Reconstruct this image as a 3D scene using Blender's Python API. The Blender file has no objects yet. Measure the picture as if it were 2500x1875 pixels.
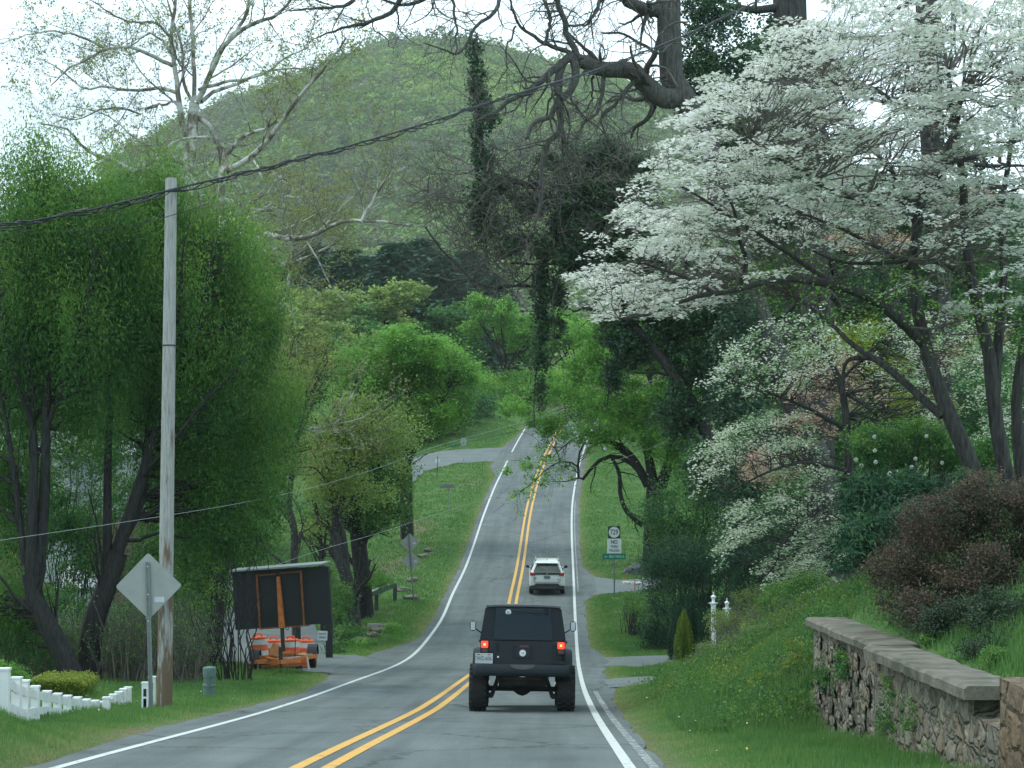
import bpy, math, random
import numpy as np
from mathutils import Vector, Matrix
PI = math.pi
random.seed(7)
RNG = np.random.default_rng(11)
SC = bpy.context.scene
COL = SC.collection

# ------------------------------------------------------------------ camera, sky, sun, exposure
FPX = 5000.0                                   # focal length in photo pixels (2500 wide)
PITCH = math.atan(182.5 / FPX)
cam_d = bpy.data.cameras.new('camera'); cam = bpy.data.objects.new('camera', cam_d); COL.objects.link(cam)
cam_d.sensor_width = 36; cam_d.lens = 36 * FPX / 2500
cam_d.clip_start = 0.3; cam_d.clip_end = 9000
cam.location = (0, 0, 0); cam.rotation_euler = (PI / 2 + PITCH, 0, 0)
SC.camera = cam

SUN_EL, SUN_AZ = math.radians(56), math.radians(-55)   # azimuth from +Y, negative = left
world = bpy.data.worlds.new('World'); SC.world = world; world.use_nodes = True
wt = world.node_tree; wt.nodes.clear()
wo = wt.nodes.new('ShaderNodeOutputWorld'); wb = wt.nodes.new('ShaderNodeBackground')
sky = wt.nodes.new('ShaderNodeTexSky'); sky.sky_type = 'NISHITA'; sky.sun_disc = False
sky.sun_elevation = SUN_EL; sky.sun_rotation = SUN_AZ; sky.dust_density = 2.0; sky.ozone_density = 2.0
tc = wt.nodes.new('ShaderNodeTexCoord'); mp = wt.nodes.new('ShaderNodeMapping')
mp.inputs['Scale'].default_value = (3.0, 3.0, 9.0)
nz = wt.nodes.new('ShaderNodeTexNoise'); nz.inputs['Scale'].default_value = 1.6; nz.inputs['Detail'].default_value = 6
rp = wt.nodes.new('ShaderNodeValToRGB')
rp.color_ramp.elements[0].position = 0.36; rp.color_ramp.elements[0].color = (0.35, 0.35, 0.35, 1)
rp.color_ramp.elements[1].position = 0.56; rp.color_ramp.elements[1].color = (1, 1, 1, 1)
mx = wt.nodes.new('ShaderNodeMixRGB'); mx.inputs[2].default_value = (9.0, 11.0, 12.0, 1)
wt.links.new(tc.outputs['Generated'], mp.inputs[0]); wt.links.new(mp.outputs[0], nz.inputs['Vector'])
wt.links.new(nz.outputs['Fac'], rp.inputs[0]); wt.links.new(rp.outputs[0], mx.inputs[0])
wt.links.new(sky.outputs[0], mx.inputs[1]); wt.links.new(mx.outputs[0], wb.inputs[0])
wb.inputs['Strength'].default_value = 0.135
wt.links.new(wb.outputs[0], wo.inputs[0])

sl = bpy.data.lights.new('sun', 'SUN'); sl.energy = 1.3; sl.angle = math.radians(18); sl.color = (1, 0.95, 0.86)
so = bpy.data.objects.new('sun', sl); COL.objects.link(so)
sdir = Vector((math.sin(SUN_AZ) * math.cos(SUN_EL), math.cos(SUN_AZ) * math.cos(SUN_EL), math.sin(SUN_EL)))
so.rotation_euler = sdir.to_track_quat('Z', 'Y').to_euler()
SC.view_settings.view_transform = 'Standard'; SC.view_settings.look = 'None'
SC.view_settings.exposure = 0.34; SC.view_settings.gamma = 1.0
try:
    SC.cycles.max_bounces = 6; SC.cycles.diffuse_bounces = 3; SC.cycles.transmission_bounces = 3
    SC.cycles.volume_bounces = 0; SC.cycles.transparent_max_bounces = 4; SC.cycles.glossy_bounces = 2
    SC.cycles.volume_step_rate = 4.0; SC.cycles.use_denoising = True
except Exception: pass

# ------------------------------------------------------------------ helpers
def at(x, y, d):
    """the point seen at photo pixel (x, y) at forward distance d"""
    u = (x - 1250) / FPX; v = (937.5 - y) / FPX
    cy = math.cos(PITCH) - v * math.sin(PITCH); cz = math.sin(PITCH) + v * math.cos(PITCH)
    return np.array([u * d / cy, d, cz * d / cy])

def tag(o, label=None, cat=None, group=None, kind=None):
    if label: o['label'] = label
    if cat: o['category'] = cat
    if group: o['group'] = group
    if kind: o['kind'] = kind
    return o

def thing(name, label, cat, loc=(0, 0, 0), rz=0, group=None):
    o = bpy.data.objects.new(name, None); COL.objects.link(o)
    o.location = tuple(float(c) for c in loc); o.rotation_euler = (0, 0, rz); o.empty_display_size = 0.2
    return tag(o, label, cat, group)

def link(name, me, mat, parent=None):
    o = bpy.data.objects.new(name, me); COL.objects.link(o)
    if mat is not None: me.materials.append(mat)
    if parent is not None: o.parent = parent
    return o

def npmesh(name, V, Q, mat, parent=None, tint=None, smooth=False, base=None, uv=None):
    """mesh object from numpy verts (n,3) and faces (m,k) of one size, or a list of such arrays"""
    V = np.asarray(V, np.float32)
    if base is not None: V = V - np.asarray(base, np.float32)
    Qs = Q if isinstance(Q, list) else [Q]
    Qs = [np.asarray(q, np.int32) for q in Qs if len(q)]
    me = bpy.data.meshes.new(name)
    me.vertices.add(len(V)); me.vertices.foreach_set('co', V.ravel())
    nl = sum(q.size for q in Qs); npoly = sum(len(q) for q in Qs)
    me.loops.add(nl); me.loops.foreach_set('vertex_index', np.concatenate([q.ravel() for q in Qs]))
    me.polygons.add(npoly)
    tot = np.concatenate([np.full(len(q), q.shape[1], np.int32) for q in Qs])
    st = np.concatenate([[0], np.cumsum(tot)[:-1]]).astype(np.int32)
    me.polygons.foreach_set('loop_start', st); me.polygons.foreach_set('loop_total', tot)
    me.polygons.foreach_set('use_smooth', np.full(npoly, smooth))
    if tint is not None:
        a = me.attributes.new('tint', 'FLOAT', 'FACE'); a.data.foreach_set('value', np.asarray(tint, np.float32))
    if uv is not None:
        l = me.uv_layers.new(name='uv'); idx = np.concatenate([q.ravel() for q in Qs])
        l.data.foreach_set('uv', np.asarray(uv, np.float32)[idx].ravel())
    me.update(calc_edges=True)
    return link(name, me, mat, parent)

class MB:
    """collects simple shapes; build() links them as one mesh object"""
    def __init__(s): s.v = []; s.f = []
    def add(s, vs, fs):
        b = len(s.v); s.v += [tuple(float(c) for c in v) for v in vs]; s.f += [tuple(b + i for i in f) for f in fs]; return s
    def box(s, x0, x1, y0, y1, z0, z1, M=None):
        vs = [Vector(p) for p in ((x0,y0,z0),(x1,y0,z0),(x1,y1,z0),(x0,y1,z0),(x0,y0,z1),(x1,y0,z1),(x1,y1,z1),(x0,y1,z1))]
        if M is not None: vs = [M @ v for v in vs]
        return s.add(vs, [(0,3,2,1),(4,5,6,7),(0,1,5,4),(1,2,6,5),(2,3,7,6),(3,0,4,7)])
    def bar(s, a, b, w, h=None, up=(0, 0, 1)):
        h = h or w; a = Vector(a); b = Vector(b); t = (b - a).normalized(); u = Vector(up)
        if abs(t.dot(u)) > 0.98: u = Vector((0, 1, 0))
        r = t.cross(u).normalized() * w / 2; q = r.cross(t).normalized() * h / 2
        vs = [a - r - q, a + r - q, a + r + q, a - r + q, b - r - q, b + r - q, b + r + q, b - r + q]
        return s.add(vs, [(0,3,2,1),(4,5,6,7),(0,1,5,4),(1,2,6,5),(2,3,7,6),(3,0,4,7)])
    def cyl(s, a, b, r0, r1=None, n=16, caps=True):
        r1 = r0 if r1 is None else r1; a = Vector(a); b = Vector(b); t = (b - a).normalized()
        u = t.orthogonal().normalized(); w = t.cross(u); vs = []
        for c, r in ((a, r0), (b, r1)):
            for i in range(n):
                k = 2 * PI * i / n; vs.append(c + u * math.cos(k) * r + w * math.sin(k) * r)
        fs = [(i, (i + 1) % n, n + (i + 1) % n, n + i) for i in range(n)]
        if caps: fs += [tuple(range(n))[::-1], tuple(range(n, 2 * n))]
        return s.add(vs, fs)
    def lathe(s, prof, n=20, c=(0, 0, 0), axis='z'):
        vs = []
        for r, z in prof:
            for i in range(n):
                k = 2 * PI * i / n; p = (r * math.cos(k), r * math.sin(k), z)
                if axis == 'x': p = (z, p[0], p[1])
                vs.append((p[0] + c[0], p[1] + c[1], p[2] + c[2]))
        fs = [(j * n + i, j * n + (i + 1) % n, (j + 1) * n + (i + 1) % n, (j + 1) * n + i) for j in range(len(prof) - 1) for i in range(n)]
        fs += [tuple(range(n))[::-1], tuple(range((len(prof) - 1) * n, len(prof) * n))]
        return s.add(vs, fs)
    def prism(s, pts, y0, y1, M=None):
        """outline pts (x,z) given thickness along y"""
        n = len(pts); vs = [Vector((p[0], y0, p[1])) for p in pts] + [Vector((p[0], y1, p[1])) for p in pts]
        if M is not None: vs = [M @ v for v in vs]
        return s.add(vs, [tuple(range(n)), tuple(range(n, 2 * n))[::-1]] + [(i, n + i, n + (i + 1) % n, (i + 1) % n) for i in range(n)])
    def prismx(s, pts, x0, x1):
        n = len(pts); vs = [(x0, p[0], p[1]) for p in pts] + [(x1, p[0], p[1]) for p in pts]
        return s.add(vs, [tuple(range(n))[::-1], tuple(range(n, 2 * n))] + [(i, (i + 1) % n, n + (i + 1) % n, n + i) for i in range(n)])
    def build(s, name, mat, parent=None, bevel=0, smooth=False, seg=2):
        me = bpy.data.meshes.new(name); me.from_pydata(s.v, [], s.f); me.update()
        if bevel:
            import bmesh
            bm = bmesh.new(); bm.from_mesh(me)
            bmesh.ops.recalc_face_normals(bm, faces=bm.faces)
            ed = [e for e in bm.edges if e.is_manifold and e.calc_face_angle(0) > 0.5]
            bmesh.ops.bevel(bm, geom=ed, offset=bevel, segments=seg, affect='EDGES', clamp_overlap=True)
            bm.to_mesh(me); bm.free()
        if smooth or bevel:
            for p in me.polygons: p.use_smooth = True
            try: me.set_sharp_from_angle(angle=math.radians(38))
            except Exception: pass
        return link(name, me, mat, parent)

def text(s, size, mat, parent, loc, name='lettering', ext=0.002, xs=1.0, bold=0.0):
    c = bpy.data.curves.new('t', 'FONT'); c.body = s; c.size = size; c.align_x = 'CENTER'; c.align_y = 'CENTER'
    c.extrude = ext; c.offset = bold
    o = bpy.data.objects.new('t', c); COL.objects.link(o)
    bpy.context.view_layer.update()
    me = bpy.data.meshes.new_from_object(o.evaluated_get(bpy.context.evaluated_depsgraph_get()))
    bpy.data.objects.remove(o); bpy.data.curves.remove(c)
    me.transform(Matrix.Translation(loc) @ Matrix.Rotation(PI / 2, 4, 'X') @ Matrix.Diagonal((xs, 1, 1, 1)))
    me.materials.clear()
    return link(name, me, mat, parent)

def dup(root, loc, rz=0.0, scale=1.0, label=None):
    def cp(o, parent):
        c = o.copy(); COL.objects.link(c)
        if parent is not None: c.parent = parent
        for ch in [k for k in COL.objects if k.parent == o]: cp(ch, c)
        return c
    r = cp(root, None); r.location = tuple(float(c) for c in loc); r.rotation_euler = (0, 0, rz)
    r.scale = (scale,) * 3 if not hasattr(scale, '__len__') else scale
    if label: r['label'] = label
    return r

# ------------------------------------------------------------------ materials
def mat_new(name):
    m = bpy.data.materials.new(name); m.use_nodes = True
    return m, m.node_tree, m.node_tree.nodes['Principled BSDF']
def ramp(nt, fac, stops):
    r = nt.nodes.new('ShaderNodeValToRGB')
    while len(r.color_ramp.elements) < len(stops): r.color_ramp.elements.new(0.5)
    for e, (p, c) in zip(r.color_ramp.elements, stops): e.position = p; e.color = (*c, 1)
    nt.links.new(fac, r.inputs[0]); return r.outputs[0]
def noise(nt, scale, detail=4, co='Object', rough=0.6, vec=None, sc=None):
    n = nt.nodes.new('ShaderNodeTexNoise'); n.inputs['Scale'].default_value = scale; n.inputs['Detail'].default_value = detail
    n.inputs['Roughness'].default_value = rough
    if vec is None:
        t = nt.nodes.new('ShaderNodeTexCoord'); vec = t.outputs[co]
    if sc:
        m = nt.nodes.new('ShaderNodeMapping'); m.inputs['Scale'].default_value = sc; nt.links.new(vec, m.inputs[0]); vec = m.outputs[0]
    nt.links.new(vec, n.inputs['Vector']); return n.outputs['Fac']
def bump(nt, b, h, dist=0.02, strength=0.6):
    n = nt.nodes.new('ShaderNodeBump'); n.inputs['Distance'].default_value = dist; n.inputs['Strength'].default_value = strength
    nt.links.new(h, n.inputs['Height']); nt.links.new(n.outputs[0], b.inputs['Normal'])
def mixc(nt, fac, a, b):
    m = nt.nodes.new('ShaderNodeMixRGB')
    for i, v in ((0, fac), (1, a), (2, b)):
        if hasattr(v, 'is_output'): nt.links.new(v, m.inputs[i])
        elif i == 0: m.inputs[0].default_value = v
        else: m.inputs[i].default_value = (*v, 1)
    return m.outputs[0]

def simple(name, col, rough=0.5, metal=0.0, var=0.12, scale=6, coat=0.0, spec=0.5):
    m, nt, b = mat_new(name)
    d = tuple(c * (1 - var) for c in col); l = tuple(min(1, c * (1 + var)) for c in col)
    nt.links.new(ramp(nt, noise(nt, scale), [(0.3, d), (0.7, l)]), b.inputs['Base Color'])
    b.inputs['Roughness'].default_value = rough; b.inputs['Metallic'].default_value = metal
    b.inputs['Coat Weight'].default_value = coat; b.inputs['Specular IOR Level'].default_value = spec
    return m

def leafmat(name, cols, trans=0.35, gloss=0.35, kk=1.25):
    m, nt, b = mat_new(name)
    a = nt.nodes.new('ShaderNodeAttribute'); a.attribute_name = 'tint'
    cols = [tuple(min(.82, q * kk) for q in c_) for c_ in cols]; n = len(cols); c = ramp(nt, a.outputs['Fac'], [(i / (n - 1), cols[i]) for i in range(n)])
    nt.links.new(c, b.inputs['Base Color']); b.inputs['Roughness'].default_value = 0.55
    b.inputs['Specular IOR Level'].default_value = gloss
    t = nt.nodes.new('ShaderNodeBsdfTranslucent'); nt.links.new(c, t.inputs[0])
    mxs = nt.nodes.new('ShaderNodeMixShader'); mxs.inputs[0].default_value = trans
    out = nt.nodes['Material Output']
    nt.links.new(b.outputs[0], mxs.inputs[1]); nt.links.new(t.outputs[0], mxs.inputs[2]); nt.links.new(mxs.outputs[0], out.inputs[0])
    return m

def barkmat(name, dark, light, scale=3.0, white=None):
    m, nt, b = mat_new(name)
    h = noise(nt, scale, 6, sc=(6, 6, 1)); c = ramp(nt, h, [(0.32, dark), (0.68, light)])
    if white:
        w = noise(nt, 1.3, 3); w2 = ramp(nt, w, [(0.46, (0, 0, 0)), (0.56, (1, 1, 1))]); c = mixc(nt, w2, c, white)
    nt.links.new(c, b.inputs['Base Color']); b.inputs['Roughness'].default_value = 0.9; b.inputs['Specular IOR Level'].default_value = 0.2
    bump(nt, b, h, 0.05, 0.8); return m

G = lambda k: [(0.018*k, 0.055*k, 0.022*k), (0.040*k, 0.115*k, 0.030*k), (0.085*k, 0.20*k, 0.045*k), (0.15*k, 0.30*k, 0.075*k)]
M_WILLOW = leafmat('willow_leaves', [(0.032,0.095,0.030),(0.055,0.15,0.036),(0.095,0.215,0.042),(0.17,0.27,0.050)], 0.5)
M_MAPLE = leafmat('maple_leaves', [(0.06,0.15,0.035),(0.12,0.28,0.05),(0.19,0.38,0.07),(0.29,0.46,0.10)], 0.5)
M_MID = leafmat('understory_leaves', [(0.018,0.065,0.03),(0.035,0.12,0.038),(0.08,0.19,0.045),(0.17,0.28,0.05)], 0.4)
M_PALE = leafmat('pale_spring_leaves', [(0.11,0.16,0.06),(0.18,0.26,0.075),(0.26,0.36,0.10),(0.33,0.42,0.12)], 0.45)
M_SYC = leafmat('sycamore_buds', [(0.12,0.12,0.05),(0.18,0.21,0.07),(0.24,0.28,0.08),(0.16,0.27,0.08)], 0.4)
M_IVY = leafmat('ivy_leaves', [(0.012,0.036,0.022),(0.022,0.062,0.030),(0.040,0.10,0.036),(0.09,0.17,0.045)], 0.15, 0.6)
M_CONIFER = leafmat('conifer_needles', [(0.014,0.042,0.030),(0.026,0.072,0.042),(0.040,0.10,0.050),(0.07,0.145,0.055)], 0.15)
M_CEDAR = leafmat('cedar_foliage', [(0.014,0.045,0.028),(0.022,0.068,0.036),(0.036,0.10,0.044),(0.07,0.15,0.05)], 0.2)
M_GOLD = leafmat('golden_foliage', [(0.08,0.14,0.02),(0.16,0.22,0.03),(0.26,0.28,0.04),(0.32,0.30,0.06)], 0.25)
M_WHITE = leafmat('white_bracts', [(0.26,0.38,0.22),(0.50,0.56,0.46),(0.72,0.75,0.69),(0.80,0.81,0.78)], 0.38, 0.2, 1.0)
M_WHITE2 = leafmat('white_bracts_sparse', [(0.05,0.16,0.05),(0.22,0.36,0.18),(0.55,0.62,0.46),(0.68,0.72,0.64)], 0.35, 0.2, 1.0)
M_PINK = leafmat('pink_bracts', [(0.10,0.18,0.05),(0.30,0.26,0.15),(0.52,0.34,0.28),(0.62,0.50,0.42)], 0.35, 0.2, 1.0)
M_BARB = leafmat('red_brown_leaves', [(0.018,0.040,0.026),(0.032,0.050,0.028),(0.075,0.055,0.036),(0.15,0.085,0.055)], 0.25)
M_DEADT = leafmat('dry_twigs', [(0.05,0.045,0.035),(0.10,0.085,0.06),(0.15,0.12,0.08),(0.2,0.17,0.11)], 0.1)
M_DARKLEAF = leafmat('dark_shrub_leaves', [(0.012,0.028,0.018),(0.022,0.045,0.024),(0.04,0.075,0.03),(0.08,0.09,0.04)], 0.2)
M_GRASS = leafmat('grass_blades', [(0.045,0.115,0.034),(0.070,0.165,0.042),(0.115,0.22,0.055),(0.25,0.28,0.12)], 0.35)
M_FOREST = leafmat('forest_canopy', [(0.15,0.14,0.10),(0.10,0.17,0.055),(0.17,0.28,0.065),(0.30,0.40,0.09)], 0.35)
M_YFLOWER = leafmat('small_flowers', [(0.6,0.42,0.03),(0.7,0.5,0.05),(0.7,0.7,0.6),(0.75,0.75,0.7)], 0.2)
M_BARK = barkmat('bark_grey_brown', (0.024,0.025,0.025), (0.080,0.080,0.075))
M_BARKD = barkmat('bark_dark', (0.014,0.016,0.017), (0.045,0.045,0.044))
M_OAK = barkmat('bark_oak', (0.034,0.036,0.034), (0.105,0.108,0.098), 2.4)
M_SYCB = barkmat('sycamore_bark', (0.09,0.08,0.06), (0.22,0.20,0.165), 2.0, (0.44,0.45,0.41))
M_TWIG = barkmat('twig_bark', (0.075,0.072,0.066), (0.17,0.16,0.14))

# ------------------------------------------------------------------ road and ground heights
def pchip(xs, ys):
    xs = np.array(xs, float); ys = np.array(ys, float); h = np.diff(xs); dl = np.diff(ys) / h
    m = np.zeros(len(xs)); m[0] = dl[0]; m[-1] = dl[-1]
    for i in range(1, len(xs) - 1): m[i] = (dl[i-1] * h[i] + dl[i] * h[i-1]) / (h[i-1] + h[i])
    def f(q):
        q = np.asarray(q, float); i = np.clip(np.searchsorted(xs, q) - 1, 0, len(xs) - 2)
        t = (q - xs[i]) / h[i]; tc_ = np.clip(t, 0, 1)
        a = ys[i]*(2*tc_**3-3*tc_**2+1) + h[i]*m[i]*(tc_**3-2*tc_**2+tc_) + ys[i+1]*(-2*tc_**3+3*tc_**2) + h[i]*m[i+1]*(tc_**3-tc_**2)
        return a + np.where(t < 0, t * h[i] * m[0], 0) + np.where(t > 1, (t - 1) * h[i] * m[-1], 0)
    return f
roadz = pchip([0,21.8,40.6,60,75,90,101.6,125,150,167,185,200,217,235,260,320,500,900,3000],
              [-1.45,-3.29,-4.92,-6.45,-7.2,-7.3,-6.85,-5.45,-3.1,-1.2,.7,2.1,3.7,4.9,5.6,7,12,20,25])
ROWS = [(1875,136,1538,21.8),(1790,455,1480,30),(1725,690,1443,40.6),(1666,837,1422,52.3),(1607,1003,1410,75),(1552,1049,1407,85.5),
        (1503,1085,1404,95.5),(1452,1102,1402,101.6),(1400,1131,1400,113),(1341,1153,1397,125),(1298,1167,1395.5,133),
        (1262,1178.5,1395.5,141),(1225,1193,1397,150),(1189,1207,1403,157),(1153,1225.5,1409,167),(1101,1251,1425,185),(1068,1269,1437,200),(1034,1290,1452,217)]
YR = []; XLp = []; XRp = []
for (y, xl, xr, d0) in ROWS:
    ds = np.linspace(d0 * .9, d0 * 1.1, 400); zs = np.array([at(1250, y, d)[2] for d in ds])
    d = ds[np.argmin(np.abs(zs - roadz(ds)) + 0.002 * np.abs(ds - d0))]
    YR.append(d); XLp.append(at(xl, y, d)[0]); XRp.append(at(xr, y, d)[0])
o_ = np.argsort(YR); YR = list(np.array(YR)[o_]); XLp = list(np.array(XLp)[o_]); XRp = list(np.array(XRp)[o_])
YR = [-5, 10] + YR + [250, 320]; XLp = [-5.2, -5.0] + XLp + [XLp[-1] + 2.6, XLp[-1] + 8]; XRp = [.9, 1.1] + XRp + [XRp[-1] + 2.6, XRp[-1] + 8]
def smoothtab(xs, ys):
    g = np.arange(-5, 330, 1.0); v = np.interp(g, xs, ys); k = np.exp(-0.5 * (np.arange(-12, 13) / 4.0) ** 2); k /= k.sum()
    vp = np.pad(v, 12, mode='reflect', reflect_type='odd'); v = np.convolve(vp, k, 'valid')
    return lambda q: np.interp(q, g, v)
XL = smoothtab(YR, XLp); XR = smoothtab(YR, XRp)
eL = lambda Y: np.interp(Y, [0,24,32,42,50,60,68,76,84,165,172,186,200,400], [.4,.4,.8,.7,.45,.9,2.0,1.6,.4,.35,1.2,1.2,.35,.35])
eR = lambda Y: np.interp(Y, [0,22,45,56,66,72,80,100,104,110,116,400], [.4,.4,.55,.9,.75,1.3,.5,.5,1.3,1.3,.5,.45])
PL = lambda Y: XL(Y) - eL(Y)
PR = lambda Y: XR(Y) + eR(Y)

def tab2(Ys, Ts, A):
    A = np.array(A, float); Ys = np.array(Ys, float); Ts = np.array(Ts, float)
    def f(Y, T):
        i = np.clip(np.searchsorted(Ys, Y) - 1, 0, len(Ys) - 2); j = np.clip(np.searchsorted(Ts, T) - 1, 0, len(Ts) - 2)
        u = np.clip((Y - Ys[i]) / (Ys[i+1] - Ys[i]), 0, 1); v = np.clip((T - Ts[j]) / (Ts[j+1] - Ts[j]), 0, 1)
        u = u * u * (3 - 2 * u)
        return (A[i,j]*(1-u)+A[i+1,j]*u)*(1-v) + (A[i,j+1]*(1-u)+A[i+1,j+1]*u)*v
    return f
LT = [0, .7, 1.5, 3, 5, 9, 15, 30, 60, 150, 500]
leftoff = tab2([10, 22, 25, 28, 31.5, 40, 55, 75, 95, 130, 165, 190, 240, 400, 900], LT, [
    [0, .4, .9, 1.1, 1.2, 1.2, 1.0, 1, 2, 4, 8],
    [0, .35, .85, 1.05, .9, .3, 0, 0, 2, 4, 8],
    [0, .28, .70, .85, .6, .2, 0, 0, 2, 4, 8],
    [0, .10, .24, .22, -.05, -.2, -.3, 0, 2, 4, 8],
    [0, .02, .05, .02, -.05, -.15, -.3, 0, 2, 4, 8],
    [0, 0, 0, 0, -.1, -.15, -.3, 0, 2, 4, 8],
    [0, 0, 0, 0, 0, 0, 0, 0, 2, 5, 8],
    [0, 0, 0, 0, 0, 0, .1, 1, 3, 5, 8],
    [0, .05, .1, 0, -.7, -.5, .3, 2, 4, 6, 10],
    [0, .05, .1, 0, -.3, -.3, .8, 2, 4, 6, 10],
    [0, .05, .1, .1, 0, -.3, 0, 1, 4, 6, 10],
    [0, 0, 0, 0, -.1, -.5, -.8, 0, 4, 6, 10],
    [0, .3, .8, 1.2, 1.5, 1.8, 2, 3, 6, 10, 14],
    [0, 0, 0, 0, 0, 0, 1, 3, 8, 16, 30],
    [0, 0, 0, 0, 0, 0, 1, 3, 8, 16, 30]])
RT = [0, .7, 1.5, 2.5, 3.5, 5, 7, 12, 25, 60, 150, 500]
rightoff = tab2([10, 28.6, 31.6, 33, 36, 45, 55, 65, 75, 95, 130, 165, 200, 260, 900], RT, [
    [0, .05, .05, .08, .1, .3, 1, 2, 3, 4, 7, 12],
    [0, .05, .05, .08, .1, .3, 1, 2, 3, 4, 7, 12],
    [0, .08, .3, .85, 1.4, 2.3, 3.2, 3.8, 4.4, 5, 8, 12],
    [0, .12, .5, 1.15, 1.7, 2.3, 3.2, 3.9, 4.5, 5, 8, 12],
    [0, .15, .65, 1.35, 1.8, 2.4, 3.3, 4.1, 4.8, 5, 8, 12],
    [0, .1, .45, .95, 1.3, 2.0, 3.0, 3.8, 4.8, 5, 8, 12],
    [0, .05, .1, .35, .7, 1.2, 2.1, 3.2, 4.4, 5, 8, 12],
    [0, .02, .02, .1, .3, .6, 1.4, 2.6, 4.2, 5, 8, 12],
    [0, .0, 0, 0, .05, .25, .8, 1.9, 4, 5, 8, 12],
    [0, .05, .05, .05, .05, .1, .4, 1.2, 3, 5, 8, 12],
    [0, .05, .05, .08, .1, .15, .4, 1, 3, 5, 8, 12],
    [0, .05, .05, .08, .1, .2, .4, 1, 3, 5, 8, 12],
    [0, .05, .1, .2, .3, .5, .8, 1.4, 3, 5, 8, 12],
    [0, .3, .6, 1, 1.3, 1.6, 2, 2.5, 4, 6, 10, 16],
    [0, 0, 0, 0, 0, 0, 0, 1, 5, 10, 20, 30]])
WALLX = 4.42
def ground(X, Y, bumpy=True):
    X = np.asarray(X, float); Y = np.asarray(Y, float)
    pl = PL(Y); pr = PR(Y); rz = roadz(Y)
    tl = pl - X; tr = X - pr
    off = np.where(tl > 0, leftoff(Y, np.maximum(tl, 0)), np.where(tr > 0, rightoff(Y, np.maximum(tr, 0)), 0))
    # terrace held up by the stone wall
    terr = -2.42 + np.clip(X - WALLX - .4, 0, 3.6) * 0.52 + np.clip(X - WALLX - 4, 0, 60) * 0.03 - rz
    k = np.clip((31.5 - Y) / 1.5, 0, 1)
    off = np.where((Y < 31.5) & (X > WALLX + .3), off * (1 - k) + terr * k, off)
    off = np.where((Y < 28.6) & (X <= WALLX + .3) & (tr > 0), np.minimum(off, .12), off)
    if bumpy:
        t = np.maximum(tl, tr); a = np.clip(t / 3, 0, 1)
        off = off + a * (.05 * np.sin(X * 2.1 + Y * .7) * np.sin(Y * 1.3 - X) + np.clip(t / 40, 0, 1) * (1.2 * np.sin(X * .043 + 1) * np.sin(Y * .031)))
    inside = (tl < 0) & (tr < 0)
    return rz + np.where(inside, -0.06, off)
def foot(x, y, dmin=14, dmax=300):
    """ground point seen at photo pixel (x, y)"""
    ds = np.linspace(dmin, dmax, 4000); u = at(x, y, 1.0)
    z = u[2] * ds; g = ground(u[0] * ds, ds)
    i = np.argmax(z <= g) if (z <= g).any() else int(np.argmin(z - g))
    d = ds[i]; return np.array([u[0] * d, d, float(g[i])])
def on(x, d):
    """ground point below photo column x at distance d"""
    X = (x - 1250) / FPX * d; return np.array([X, d, float(ground(X, d))])

def m_ground():
    m, nt, b = mat_new('grass_ground')
    c = ramp(nt, noise(nt, .35, 6), [(0.32, (0.05,0.115,0.037)), (0.5, (0.08,0.16,0.045)), (0.66, (0.15,0.185,0.08))])
    c2 = ramp(nt, noise(nt, 9, 5), [(0.3, (0.035,0.10,0.03)), (0.7, (0.10,0.21,0.06))])
    c = mixc(nt, .5, c, c2)
    a = nt.nodes.new('ShaderNodeAttribute'); a.attribute_name = 'dirt'
    dn = ramp(nt, noise(nt, 5, 6), [(0.3, (0.13,0.10,0.07)), (0.7, (0.24,0.20,0.14))])
    n2 = noise(nt, 2.2, 6); mt = nt.nodes.new('ShaderNodeMath'); mt.operation = 'MULTIPLY_ADD'
    nt.links.new(n2, mt.inputs[0]); mt.inputs[1].default_value = 1.6; mt.inputs[2].default_value = -.8
    ad = nt.nodes.new('ShaderNodeMath'); ad.operation = 'ADD'; ad.use_clamp = True
    nt.links.new(a.outputs['Fac'], ad.inputs[0]); nt.links.new(mt.outputs[0], ad.inputs[1])
    gt = nt.nodes.new('ShaderNodeMath'); gt.operation = 'MULTIPLY'; nt.links.new(ad.outputs[0], gt.inputs[0]); nt.links.new(a.outputs['Fac'], gt.inputs[1])
    c = mixc(nt, gt.outputs[0], c, dn)
    nt.links.new(c, b.inputs['Base Color']); b.inputs['Roughness'].default_value = 1; b.inputs['Specular IOR Level'].default_value = .1
    bump(nt, b, noise(nt, 25, 6), .05, 1.0); return m
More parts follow.
